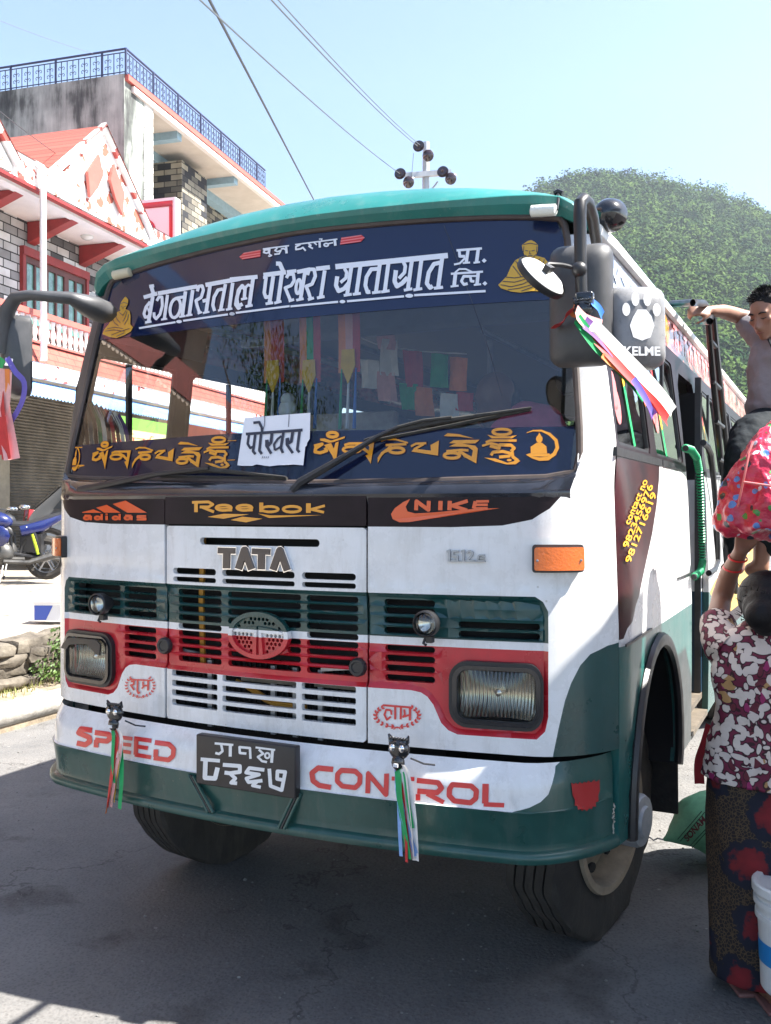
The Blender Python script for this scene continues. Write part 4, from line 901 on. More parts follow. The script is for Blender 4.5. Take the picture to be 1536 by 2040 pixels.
y1.s(13, (678, 652), (862, 660)).s(15, (690, 668), (715, 668), (712, 695), (688, 700), (718, 742)).s(16, (746, 655), (744, 748), (752, 768), (768, 760)).s(14, (782, 730), (800, 705), (832, 702)).s(14, (792, 668), (792, 705)).s(17, (836, 660), (834, 745))
y2 = Ink(); wreath(y2, 257, 685, 120, 62)
y2.s(11, (178, 627), (338, 640)).s(11, (222, 655), (196, 652), (186, 680), (200, 708), (222, 690)).s(11, (222, 655), (226, 680)).s(12, (246, 636), (246, 706)).s(12, (278, 638), (276, 706)).s(11, (296, 650), (300, 678), (290, 692), (322, 682)).s(13, (328, 642), (328, 712))
letter('wreath_emblem', [(y1, onto(FRONT, 100, 1200, .2353, .004))], SR, bus); letter('wreath_emblem', [(y2, onto(FRONT, 700, 1180, .358, .004))], SR, bus)
# SPEED CONTROL on the bumper
KH = 320/1360
s1 = Ink(); s1.s(44, (360, 1084), (265, 1072), (245, 1105), (335, 1142), (340, 1178), (300, 1206), (230, 1190)).s(42, (382, 1102), (498, 1118), (512, 1150), (485, 1176), (385, 1164)).s(40, (396, 1164), (392, 1228)).s(30, (592, 1142), (702, 1156)).s(30, (590, 1196), (690, 1208)).s(30, (590, 1256), (688, 1272)).s(36, (598, 1142), (594, 1262)).s(34, (715, 1152), (862, 1172)).s(34, (730, 1218), (832, 1234)).s(34, (720, 1288), (858, 1312)).s(38, (733, 1160), (728, 1290)).s(40, (890, 1186), (1010, 1202), (1050, 1240), (1044, 1300), (1005, 1334), (880, 1316)).s(40, (900, 1244), (897, 1310))
s2 = Ink(); s2.s(32, (935, 347), (842, 338), (805, 368), (812, 416), (850, 444), (922, 456)).s(30, (985, 352), (1070, 358), (1100, 385), (1097, 430), (1070, 458), (990, 448), (960, 418), (962, 375), (985, 352), (1030, 355)).s(30, (1146, 492), (1150, 372), (1258, 500), (1262, 372))
s3 = Ink(); s3.s(22, (55, 240), (175, 243)).s(24, (118, 250), (112, 338)).s(28, (188, 250), (300, 262), (318, 290), (295, 315), (190, 306)).s(24, (194, 322), (194, 356)).s(24, (240, 320), (330, 366)).s(28, (375, 272), (475, 280), (502, 305), (498, 345), (470, 368), (385, 358), (358, 330), (360, 295), (375, 272), (430, 276)).s(34, (550, 268), (548, 372)).s(24, (540, 376), (648, 381))
letter('lettering', [(s1, onto(BUMP, 100, 1200, KH, .003))], SR, bmp); letter('lettering', [(s2, onto(BUMP, 360, 1420, .3255, .003)), (s3, onto(BUMP, 760, 1460, .3776, .003))], SR, bmp)
# number plate: a thick board hung on the bumper
KP = .3255
def plate_pt(x, y, d): p = onv(360 + x*KP, 1420 + y*KP, -.098 - d); return p
PO = [(112, 143), (702, 210), (686, 527), (94, 408)]
PB = [onv(360 + x*KP, 1420 + y*KP, -.098) for x, y in PO]
u0_, u1_, w0_, w1_ = min(p[0] for p in PB), max(p[0] for p in PB), min(p[2] for p in PB), max(p[2] for p in PB)
mb = MB(); mb.box(((u0_+u1_)/2, -.082, (w0_+w1_)/2), (u1_-u0_, .034, w1_-w0_), bev=.005); pl = mb.build('number_plate', 'plate_black', bus)
n1 = Ink(); n1.s(14, (208, 187), (322, 197)).s(15, (248, 195), (256, 235), (235, 252), (212, 246)).s(19, (304, 198), (303, 268))
n1.s(15, (402, 250), (362, 246), (360, 210), (424, 216), (427, 282)).s(12, (458, 212), (578, 228)).s(14, (478, 225), (505, 250), (472, 270), (498, 296), (528, 302)).ring(530, 262, 14, 16, 12).s(18, (562, 228), (556, 306))
n1.s(22, (122, 284), (240, 294)).s(28, (152, 290), (148, 398), (210, 402), (226, 335)).s(24, (258, 318), (362, 326), (362, 362), (300, 370), (268, 366)).s(22, (300, 370), (335, 402), (308, 428), (345, 432)).s(22, (512, 350), (420, 338), (400, 366), (480, 378), (402, 402), (415, 425), (500, 415)).s(20, (470, 420), (440, 445), (490, 456)).s(22, (542, 342), (550, 448), (618, 474), (640, 362), (592, 358), (590, 405), (630, 412))
mb = MB(); glyphs(mb, n1.p, lambda x, y, d: onv(360 + x*KP, 1420 + y*KP, -.1005 - d), 0); mb.build('characters', 'plate_white', pl, flat=True)
# telephone numbers up the maroon side film
mb = MB()
for txt, (xa, ya), (xb, yb), hx in (('contact no', (1252, 1046), (1289, 958), 11), ('9823456976', (1249, 1092), (1300, 968), 13), ('9812716619', (1254, 1122), (1307, 984), 13)):
    def f(x, y, d, xa=xa, ya=ya, xb=xb, yb=yb, hx=hx):
        s, w = SIDE_P.inv(xa + (xb-xa)*x - hx*y*.9, ya + (yb-ya)*x - hx*y*.35); return SIDE_P.at(s, w, .004)
    SIDE_P = Surf(side_fn, (.6, 1.6)); put_text(mb, txt, f, bold=.02)
mb.build('lettering', 'yellow_letters', SIDE_OBJ, flat=True)
# figures on the upper side band
ik = Ink()
for k in range(26):
    x = 1.18 + k*.022; ik.s(.014, (x, 2.45 + .02*math.sin(k*1.3)), (x + .05, 2.53 + .03*math.sin(k*.9)), (x + .02 + .03*math.sin(k), 2.58 - .03*(k % 3)))
mb = MB(); glyphs(mb, ik.p, lambda x, y, d: SIDE.at(x, y, .004)); mb.build('painted_lion', 'sticker_gold', SIDE_OBJ, flat=True)
ik = Ink(); ik.s(.03, (.42, 2.50), (.52, 2.56), (.62, 2.49), (.70, 2.55), (.82, 2.50)).s(.02, (.45, 2.47), (.6, 2.46)).s(.03, (.92, 2.55), (.97, 2.46), (1.05, 2.47)); mb = MB(); glyphs(mb, ik.p, lambda x, y, d: SIDE.at(x, y, .004)); mb.build('painted_script', 'sticker_white', SIDE_OBJ, flat=True)
ik = Ink()
for k in range(14):
    x = 1.95 + k*.17; ik.s(.03, (x, 2.47), (x+.04, 2.57)).s(.026, (x-.03, 2.57), (x+.11, 2.575)).s(.022, (x+.03, 2.52), (x+.09, 2.50 + .03*(k % 2)), (x+.07, 2.46))
mb = MB(); glyphs(mb, ik.p, lambda x, y, d: SIDE.at(x, y, .004)); mb.build('painted_script', 'sticker_pink', SIDE_OBJ, flat=True)

# ---------------------------------------------------------------- wipers, mirrors, lamps
def wpt(x, y, off): s, w = WIND.inv(x, y); return WIND.at(s, w, off)
mb = MB(); mb.tube([wpt(598, 985, .05), wpt(612, 968, .05), wpt(700, 915, .045), wpt(760, 878, .045), wpt(800, 858, .04)], [.016, .016, .011, .008, .007], 8); mb.ball(wpt(603, 978, .035), .022); wp = mb.build('wiper', 'black_plastic', bus)
mb = MB(); mb.tube([wpt(730, 880, .02), wpt(800, 862, .03), wpt(880, 845, .028), wpt(1060, 816, .02)], [.004, .009, .010, .004], 6); mb.tube([wpt(735, 882, .012), wpt(900, 850, .012), wpt(1058, 818, .012)], .006, 6); mb.tube([wpt(800, 858, .04), wpt(850, 845, .04), wpt(905, 838, .035)], .006, 6); mb.build('blade', 'rubber', wp)
mb = MB(); mb.tube([wpt(180, 982, .05), wpt(250, 968, .05), wpt(330, 950, .045), wpt(430, 938, .04)], [.016, .013, .010, .007], 8); mb.ball(wpt(180, 982, .035), .022); wp = mb.build('wiper', 'black_plastic', bus)
mb = MB(); mb.tube([wpt(325, 948, .018), wpt(430, 940, .028), wpt(575, 953, .018)], [.004, .010, .004], 6); mb.tube([wpt(325, 950, .01), wpt(575, 955, .01)], .006, 6); mb.build('blade', 'rubber', wp)
# near-side mirrors
mb = MB(); mb.tube([onv(1192, 505, .26), onv(1186, 470, .12), onv(1180, 430, .0), onv(1172, 406, -.08), onv(1163, 397, -.12), onv(1156, 404, -.14), onv(1155, 430, -.14), onv(1157, 520, -.14), onv(1159, 600, -.14)], [.017, .017, .018, .018, .018, .018, .018, .017, .016], 12)
mb.ball(onv(1154, 537, -.15), .022); ar = mb.build('mirror_arm', 'black_plastic', bus)
def housing(name, cpx, size, vv, yaw, m, parent, tilt=0.0, d=.075):
    c = Vector(onv(*cpx, vv)); mb = MB(); R = Euler((tilt, 0, yaw)).to_matrix()
    w2, h2 = size[0]/2, size[1]/2; rows = []
    for k, (ins, dep) in enumerate(((.012, .5), (0, .42), (0, .0), (.012, -.3), (.035, -.46), (.07, -.5))):
        rows.append([R @ Vector((x, dep*d, y)) + c for x, y in rrect(-w2+ins, -h2+ins, w2-ins, h2-ins, .035, 4)])
    mb.grid(rows, closed=True); n = len(rows[0]); b0 = len(mb.v)-n; mb.f.append(tuple(range(b0, b0+n))); mb.m.append(0)
    o = mb.build(name, m, parent, 50)
    mb = MB(); mb.add([R @ Vector((x, .44*d, y)) + c for x, y in rrect(-w2+.014, -h2+.014, w2-.014, h2-.014, .03, 4)], [tuple(range(20))]); mb.build('mirror_glass', 'mirror_glass', o)
    return o, c, R
hm, hc, hR = housing('mirror_head', (1157, 608), (.178, .345), -.06, .12, 'grey_plastic', ar)
h2, c2_, R2 = housing('mirror_head', (1268, 652), (.168, .235), .02, .50, 'mirror_back', ar, d=.09, tilt=-.05)
mb = MB(); mb.tube([hc + Vector((.07, .0, -.02)), c2_ + Vector((-.06, .02, .0))], .012, 8); mb.build('link', 'black_plastic', ar)
# paw and word on the small housing
ik = Ink(); ik.poly((-.026, -.065), (-.036, -.03), (-.026, -.005), (-.012, .018), (.014, .018), (.03, -.002), (.038, -.03), (.026, -.065), (.0, -.075)).dot(-.046, .018, .012, .02).dot(-.018, .050, .012, .022).dot(.018, .050, .012, .022).dot(.046, .018, .012, .02)
mb = MB(); glyphs(mb, ik.p, lambda x, y, d: tuple(R2 @ Vector((x*.95, -.0468, y*.95 + .022)) + c2_)); put_text(mb, 'KELME', lambda x, y, d: tuple(R2 @ Vector((-.052 + .104*x, -.0468, -.092 + .026*y)) + c2_), bold=.03); mb.build('paw_emblem', 'plate_white', h2, flat=True)
# round close-range mirror on a stalk
c = Vector(onv(1079, 552, -.22)); ax = Vector((.72, -.25, .62)).normalized()
mb = MB(); mb.lathe([(.002, .022), (.03, .021), (.06, .015), (.072, .005), (.074, -.004), (.068, -.010), (.002, -.012)], c, ax, 32, cap=False); rm = mb.build('mirror_head', 'white_trim', ar)
mb = MB(); mb.lathe([(.0755, .008), (.079, .0), (.0755, -.012), (.07, -.014)], c, ax, 32, cap=False); mb.box(c + ax*.028, (.018, .05, .02), (.3, .6, .2)); mb.tube([onv(1152, 535, -.15), onv(1120, 528, -.17), onv(1093, 526, -.19), onv(1084, 535, -.21), c + ax*.03], .0065, 8); mb.build('stalk', 'black_plastic', rm)
# off-side mirror arm and head
vv = .02
P = [onv(x, y, v) for x, y, v in ((205, 622, .22), (180, 610, .10), (140, 594, .0), (60, 588, -.06), (32, 592, -.07), (15, 618, -.07), (10, 660, -.07), (4, 705, -.07))]
mb = MB(); mb.tube(P, [.062, .058, .034, .026, .030, .034, .030, .028], 10, flat=.75); a2 = mb.build('mirror_arm', 'grey_plastic', bus, 50)
housing('mirror_head', (30, 712), (.18, .32), .0, -.62, 'grey_plastic', a2, d=.11)
# small round inside mirror / fan at the corner, marker lamps, spot lamp
mb = MB(); mb.lathe([(.052, .0), (.056, .01), (.05, .02), (.004, .012)], onv(1139, 757, .40), (-.3, -1, .1), 24); mb.build('fan', 'black_plastic', bus)
def capsule(name, pa, pb, v_, mm):
    a, b = Vector(onv(*pa, v_)), Vector(onv(*pb, v_)); mb = MB(); d = (b-a); P = [a + d*k for k in (0, .06, .5, .94, 1)]
    mb.tube(P, [.010, .020, .021, .020, .010], 10); return mb.build(name, mm, bus)
capsule('marker_lamp', (1056, 421), (1110, 418), .295, 'lamp_white'); capsule('marker_lamp', (226, 549), (262, 541), .32, 'lamp_cream')
mb = MB(); mb.tube([onv(1109, 418, .29), onv(1112, 400, .30), onv(1112, 384, .33)], .005, 6); mb.tube([onv(1104, 385, .33), onv(1112, 381, .33), onv(1121, 385, .33)], .009, 6); mb.build('lamp_bracket', 'black_plastic', bus)
c = Vector(onv(1213, 428, .42)); ax = Vector((.15, .9, .12)).normalized()
mb = MB(); mb.lathe([(.001, -.055), (.026, -.051), (.043, -.034), (.053, -.008), (.055, .026), (.051, .031)], c, ax, 28, cap=False); mb.tube([c + Vector((-.03, .0, -.05)), c + Vector((-.06, .03, -.085)), onv(1198, 462, .40)], .012, 8); sp = mb.build('spot_lamp', 'black_gloss', bus)
mb = MB(); mb.lathe([(.050, .026), (.034, .036), (.001, .041)], c, ax, 24, cap=False); mb.build('lens', 'headlamp_lens', sp)

# ---------------------------------------------------------------- inside the bus
mb = MB(); rows = [[(u, v_, w_) for u in (-1.08, -.5, 0, .5, 1.08)] for v_, w_ in ((.24, 1.74), (.30, 1.80), (.55, 1.80), (.62, 1.74), (.64, 1.1))]; mb.grid(rows); mb.box((-.55, .58, 1.80), (.5, .16, .10), bev=.03); mb.build('dashboard', 'black_plastic', bus)
mb = MB(); c = Vector((-.55, .80, 1.86)); ax = Vector((0, -.55, .83)).normalized(); x_ = Vector((1, 0, 0)); y_ = ax.cross(x_)
mb.tube([c + x_*.23*math.cos(t*math.pi/14) + y_*.23*math.sin(t*math.pi/14) for t in range(29)], .014, 8, caps=False); mb.tube([c + x_*.22, c - ax*.05, c - x_*.22], .012, 6); mb.tube([c - ax*.05, c - ax*.3], .03, 8); mb.build('steering_wheel', 'black_plastic', bus)
def seat_at(u, v, proto=[None]):
    if proto[0] is None:
        mb = MB(); mb.box((0, 0, .42), (.92, .44, .12), bev=.03); mb.box((0, .22, .80), (.92, .10, .72), (-.12, 0, 0), bev=.04); s_ = mb.build('seat', 'seat_cloth', bus)
        mb = MB(); mb.box((0, .175, 1.06), (.88, .05, .22), (-.12, 0, 0), bev=.015); mb.build('head_cover', 'seat_cover', s_)
        mb = MB(); 
        for x in (-.4, .4): mb.tube([(x, 0, 0), (x, 0, .4)], .02, 6)
        mb.build('seat_frame', 'grey_steel', s_); proto[0] = s_; s_.location = (u, v, 1.0); return s_
    o = proto[0].copy(); col.objects.link(o); o.location = (u, v, 1.0); o.parent = bus
    for ch in proto[0].children: q = ch.copy(); col.objects.link(q); q.parent = o
    return o
for v_ in (3.0, 3.8, 4.6, 5.4, 6.2): seat_at(.58, v_); seat_at(-.58, v_)
seat_at(-.58, 1.25); seat_at(-.58, 2.2)
mb = MB(); mb.box((0, 3.9, 2.64), (2.05, 6.6, .02)); mb.build('ceiling_lining', 'interior_cream', bus)
for u_ in (-.35, .35): mb = MB(); mb.tube([(u_, 1.3, 2.5), (u_, 7.0, 2.5)], .014, 8); mb.build('grab_rail', 'grey_steel', bus)
mb = MB(); mb.tube([(.3, 1.55, 1.0), (.3, 1.55, 2.5)], .016, 8); mb.build('grab_pole', 'grey_steel', bus)
mb = MB(); mb.box((.25, .95, 2.52), (1.3, .04, .10)); mb.box((.1, .85, 2.44), (1.5, .03, .03)); mb.build('header_board', 'interior_grey', bus)

# ---------------------------------------------------------------- loose things hung on or in the bus
def ribbon(mb, path, w, m=0, nrm=(0, -1, 0), twist=0.0, n=14):
    P = [Vector(p) for p in path]; tot = []
    for i in range(n+1):   # smooth path
        t = i/n*(len(P)-1); k = min(int(t), len(P)-2); f = t-k
        p0, p1, p2, p3 = P[max(k-1, 0)], P[k], P[k+1], P[min(k+2, len(P)-1)]
        tot.append(.5*((2*p1) + (p2-p0)*f + (2*p0-5*p1+4*p2-p3)*f*f + (3*p1-p0-3*p2+p3)*f**3))
    rows = []
    for i, p in enumerate(tot):
        d = (tot[min(i+1, n)] - tot[max(i-1, 0)]).normalized(); nn = Vector(nrm); sdir = d.cross(nn)
        sdir = sdir.normalized() if sdir.length > 1e-4 else d.orthogonal().normalized()
        q = Matrix.Rotation(twist*i/n, 3, d) @ sdir; b = d.cross(q); ww = w if not callable(w) else w(i/n)
        rows.append([p + q*ww/2, p + b*ww*.13, p - q*ww/2])
    mb.grid(rows, m)
RC = ['ribbon_red', 'ribbon_green', 'ribbon_white', 'ribbon_lightblue', 'ribbon_yellow', 'ribbon_orange', 'ribbon_purple', 'ribbon_pink', 'ribbon_violet']
def mask(mb, c, s):
    c = Vector(c)
    mb.ball(c, (.038*s, .02*s, .036*s), 16); mb.ball(c + Vector((0, -.008*s, -.042*s)), (.024*s, .017*s, .026*s), 12)
    for sg in (-1, 1):
        mb.tube([c + Vector((sg*.026*s, 0, .025*s)), c + Vector((sg*.036*s, -.004*s, .047*s))], [.012*s, .003*s], 6); mb.tube([c + Vector((sg*.010*s, -.017*s, .024*s)), c + Vector((sg*.028*s, -.014*s, .018*s))], .005*s, 6)
    for k in range(7): mb.ball(c + Vector((-.03*s + .01*s*k, -.006*s, .034*s)), .006*s, 6)
def charm(label, cpx, vv, spec):
    c = Vector(onv(*cpx, vv)); t = thing('tassel_charm', label, 'charm', c, 'bus', 'masked ribbon tassels on the bumper')
    mb = MB(); mask(mb, c, .95); mb.tube([c + Vector((.03, .02, -.03)), c + Vector((.07, .03, -.045)), c + Vector((.10, .05, -.05))], .003, 5); mk = mb.build('mask', 'black_gloss', t)
    mb = MB()
    for sg in (-1, 1): mb.ball(c + Vector((sg*.016, -.018, .006)), (.010, .006, .012), 10)
    mb.build('eye', 'chrome', mk)
    mb = MB(); mb.box(c + Vector((0, -.026, -.045)), (.016, .004, .010)); mb.build('teeth', 'figurine', mk)
    for col_, x0, pts, w_, tw in spec:
        mb = MB(); ribbon(mb, [c + Vector((x0*.4, -.008, -.06))] + [Vector(onv(px, py, vv - .02 - .004*k)) for k, (px, py) in enumerate(pts)], w_, 0, (0.2, -1, 0), tw); mb.build('ribbon', col_, t)
charm('black cat mask charm with red, white and green ribbons, left of the number plate', (229, 1420), -.075, [
    ('ribbon_green', -.01, ((226, 1470), (224, 1520), (228, 1560)), .016, .6), ('ribbon_red', 0, ((232, 1475), (224, 1530), (214, 1610)), .024, .8), ('ribbon_white', .01, ((242, 1470), (236, 1530), (222, 1600)), .020, 1.2),
    ('ribbon_pink', .0, ((240, 1480), (230, 1540), (221, 1608)), .014, .4), ('ribbon_green', .02, ((240, 1490), (242, 1550), (238, 1612)), .022, .5), ('ribbon_yellow', .01, ((237, 1500), (231, 1560), (227, 1600)), .012, .9), ('ribbon_orange', -.01, ((228, 1520), (218, 1580), (211, 1620)), .012, 1.5)])
charm('black cat mask charm with white, blue and green ribbons, right of the number plate', (795, 1492), -.09, [
    ('ribbon_green', -.01, ((793, 1540), (797, 1600), (815, 1712)), .022, .6), ('ribbon_white', .01, ((803, 1535), (812, 1610), (822, 1712)), .022, .8), ('ribbon_white', .02, ((808, 1540), (822, 1620), (828, 1715)), .026, .5),
    ('ribbon_red', .0, ((798, 1560), (808, 1640), (818, 1712)), .016, .9), ('ribbon_lightblue', 0, ((794, 1580), (810, 1650), (830, 1705)), .020, .4), ('ribbon_green', .015, ((806, 1540), (812, 1590), (822, 1650)), .012, .2), ('ribbon_lightblue', -.015, ((794, 1590), (796, 1650), (799, 1706)), .012, .3), ('ribbon_red', 0, ((800, 1600), (808, 1660), (810, 1718)), .010, .5)])
# the wind-blown tassel on the near-side mirror arm
c = Vector(onv(1165, 615, -.20)); t = thing('tassel_charm', 'green, purple, white and red ribbons blowing sideways from the mirror arm near the ladder', 'charm', c, 'bus', 'ribbon tassels on the mirror arms')
mb = MB(); mb.box(c + Vector((0, .0, .02)), (.05, .03, .05), bev=.008); mask(mb, c + Vector((0, -.02, -.005)), .7); mb.build('mask', 'black_gloss', t)
for col_, pts, w_ in (('ribbon_red', ((1150, 612), (1135, 622), (1118, 640), (1106, 652)), .030), ('ribbon_blue', ((1178, 600), (1192, 612), (1202, 630)), .030), ('ribbon_orange', ((1150, 610), (1146, 620), (1140, 630)), .02),
        ('ribbon_pink', ((1150, 622), (1168, 640), (1200, 652)), .045), ('ribbon_green', ((1150, 634), (1180, 672), (1215, 710), (1262, 762), (1285, 795)), .034), ('ribbon_green', ((1148, 640), (1185, 690), (1225, 730), (1270, 775)), .02),
        ('ribbon_purple', ((1165, 642), (1200, 672), (1250, 728), (1292, 790), (1306, 828)), .042), ('ribbon_white', ((1180, 645), (1225, 690), (1280, 750), (1318, 788), (1342, 820)), .036), ('ribbon_red', ((1180, 662), (1250, 738), (1300, 790), (1322, 820), (1332, 838)), .040), ('ribbon_white', ((1190, 650), (1245, 706), (1300, 762), (1336, 806)), .03),
        ('ribbon_orange', ((1200, 708), (1240, 742), (1275, 772), (1290, 806)), .02), ('ribbon_violet', ((1262, 755), (1290, 800), (1302, 828)), .022)):
    mb = MB(); ribbon(mb, [onv(px, py, {'ribbon_purple': -.25, 'ribbon_green': -.27, 'ribbon_pink': -.28, 'ribbon_white': -.262, 'ribbon_violet': -.25}.get(col_, -.225) + .04*k) for k, (px, py) in enumerate(pts)], w_, 0, (.5, -.8, .4), random.uniform(-.25, .25), 18); mb.build('ribbon', col_, t)
c = Vector(onv(8, 722, -.12)); t = thing('tassel_charm', 'pink, green and violet ribbon bundle hanging from the off-side mirror', 'charm', c, 'bus', 'ribbon tassels on the mirror arms')
for col_, pts, w_ in (('ribbon_green', ((5, 715), (0, 730), (2, 745)), .03), ('ribbon_white', ((10, 720), (24, 722)), .03), ('ribbon_pink', ((8, 735), (4, 800), (14, 860), (24, 915)), .06), ('ribbon_pink', ((12, 740), (8, 800), (0, 850), (4, 900)), .05), ('ribbon_orange', ((14, 735), (15, 770), (14, 800)), .02), ('ribbon_red', ((2, 830), (8, 880), (13, 915)), .04),
        ('ribbon_violet', ((14, 712), (30, 740), (48, 762), (44, 800), (22, 840)), .022), ('ribbon_red', ((-5, 780), (0, 840), (8, 905)), .05)):
    mb = MB(); ribbon(mb, [onv(px, py, -.14 + .01*k) for k, (px, py) in enumerate(pts)], w_, 0, (.3, -1, 0), random.uniform(-.4, .4)); mb.build('ribbon', col_, t)
# paper sign and white figurine behind the glass
c = Vector(wpt(550, 920, -.02)); t = thing('paper_sign', 'torn white paper sign with one black Devanagari word standing behind the windscreen', 'sign', c, 'bus')
KG = 200/1536
def gpt(off):
    return lambda x, y, d: wpt(460 + x*KG, 770 + y*KG, off)
ik = Ink(); ik.poly((232, 492), (1238, 415), (1228, 815), (1190, 870), (1182, 915), (1160, 935), (1130, 1218), (980, 1205), (850, 1212), (740, 1216), (620, 1232), (540, 1222), (420, 1202), (350, 1226), (200, 1225), (125, 1215))
mb = MB(); glyphs(mb, ik.p, gpt(.0105), thick=None); sh_ = mb.build('sheet', 'paper', t, flat=True)
ik = Ink(); ik.s(44, (258, 742), (1122, 680)).s(38, (305, 750), (285, 890), (325, 955), (390, 925)).s(42, (402, 740), (368, 1005), (405, 1048)).s(42, (490, 730), (464, 995), (502, 1046)).s(40, (372, 570), (460, 560), (500, 640), (506, 720)).s(46, (655, 725), (640, 870), (600, 915), (580, 830)).s(42, (572, 830), (572, 920), (645, 1042)).s(34, (700, 990), (686, 900), (740, 820), (800, 770)).s(30, (700, 990), (795, 930)).s(42, (830, 715), (790, 955), (822, 1030)).s(46, (972, 705), (950, 855), (910, 880), (890, 800)).s(42, (882, 805), (882, 900), (972, 1032)).s(42, (1076, 695), (1040, 980), (1075, 1020)).s(9, (545, 450), (542, 600), (520, 672)).s(9, (918, 440), (906, 632))
for k in range(4): ik.s(7, (505 + k*30, 1080), (515 + k*30, 1095), (500 + k*30, 1112))
mb = MB(); glyphs(mb, ik.p, gpt(.0120)); mb.build('lettering', 'ink_blue', sh_, flat=True)
c = Vector(wpt(556, 822, -.10)); t = thing('figurine', 'small white seated figurine behind the paper sign on the dashboard', 'figurine', c, 'bus')
mb = MB(); q = Vector(wpt(556, 800, -.06)); mb.ball(q + Vector((0, 0, .025)), (.026, .03, .026), 14); mb.ball(q + Vector((0, 0, -.012)), (.036, .03, .04), 14); mb.box(q + Vector((-.002, .01, -.055)), (.070, .05, .05), bev=.012); mb.build('body', 'figurine', t)
# hanging brocade pennants
for i, (px, lab) in enumerate(((545, 'leftmost orange brocade pennant hanging inside the windscreen'), (617, 'middle red and green brocade pennant hanging inside the windscreen'), (695, 'rightmost orange and blue brocade pennant inside the windscreen'))):
    top = Vector(onv(px, 625, .345)); t = thing('pennant', lab, 'pennant', top, 'bus', 'brocade pennants hung inside the windscreen')
    z1 = onv(px, 770 if i < 2 else 750, .345)[2]; z0 = onv(px, 855, .345)[2]; wv = .030
    for k, (dx, cc) in enumerate(((-.030, 'ribbon_orange'), (0, ('ribbon_red', 'ribbon_green', 'ribbon_pink')[i]), (.030, 'ribbon_red'))):
        mb = MB(); ribbon(mb, [top + Vector((dx, 0, 0)), top + Vector((dx, .004, (z1-top.z)*.5)), Vector((top.x+dx, .347, z1 + abs(dx)*.5))], wv, 0, (.1, -1, 0), 0); mb.build('band', cc, t)
    mb = MB(); mb.prism([(top.x-.026, .337, z1+.10), (top.x+.026, .337, z1+.10), (top.x+.03, .337, z1+.04), (top.x, .337, z1-.03), (top.x-.03, .337, z1+.04)], (0, .004, 0)); mb.build('point', 'ribbon_yellow', t)
    for dx, cc in ((-.03, 'ribbon_green'), (0, 'ribbon_white'), (.03, 'ribbon_blue')):
        mb = MB(); mb.tube([(top.x+dx, .345, z1+.03), (top.x+dx, .33, z0)], [.003, .008], 6); mb.build('tassel', cc, t)
# string of prayer flags
t = thing('prayer_flags', 'string of faded coloured prayer flags drooping inside the windscreen', 'prayer flags', onv(810, 690, .9), 'bus')
fl = [(735, 745, 'white', 60), (775, 712, 'white', 75), (770, 770, 'pink', 60), (822, 735, 'red', 75), (815, 790, 'green', 55), (875, 738, 'green', 70), (845, 800, 'orange', 60), (912, 745, 'orange', 70), (895, 810, 'white', 55), (770, 680, 'pink', 35), (925, 800, 'red', 40)]
for px, py, cc, h_ in fl:
    a = onv(px-18, py-h_/2, .88); b = onv(px+18, py-h_/2+3, .88); c_ = onv(px+20, py+h_/2, .88); d_ = onv(px-16, py+h_/2-2, .88)
    mb = MB(); rows = []
    for k in range(5):
        f = k/4; rows.append([Vector(a).lerp(Vector(d_), f).lerp(Vector(b).lerp(Vector(c_), f), g/4) + Vector((0, .012*math.sin(g*1.9 + k*.7 + px), 0)) for g in range(5)])
    mb.grid(rows); mb.build('flag', 'ribbon_'+cc, t)
mb = MB(); mb.tube([onv(700, 665, .89), onv(760, 690, .89), onv(840, 700, .89), onv(930, 705, .89)], .003, 5); mb.build('cord', 'ribbon_white', t)
# coils of cable and cloth piled on the dashboard
t = thing('cable_bundle', 'tangle of black cables lying on the dashboard by the near corner', 'cables', onv(1120, 925, .30), 'bus')
mb = MB()
for k in range(9): mb.tube([onv(1075 + 6*k, 945, .22), onv(1095 + 5*k, 915 - 4*k, .30), onv(1125 + 3*k, 890 - 5*k, .30), onv(1150, 850 - 6*k, .26)], .004, 5)
mb.build('cable', 'black_plastic', t)
t = thing('blanket_pile', 'striped blanket heaped on the dashboard at the far corner', 'blanket', onv(200, 900, .35), 'bus')
for k, cc in enumerate(('ribbon_pink', 'ribbon_white', 'blanket_brown', 'ribbon_green', 'ribbon_white', 'blanket_brown', 'ribbon_red', 'blanket_brown', 'ribbon_white', 'ribbon_purple')):
    mb = MB(); x = 165 + k*9; ribbon(mb, [onv(x - 12, 790 + k*4, .34), onv(x + 4, 830 + k*3, .33), onv(x + 10, 890, .32), onv(x + 22, 950, .31)], .022, 0, (0, -1, .3), .2); mb.build('stripe', cc, t)

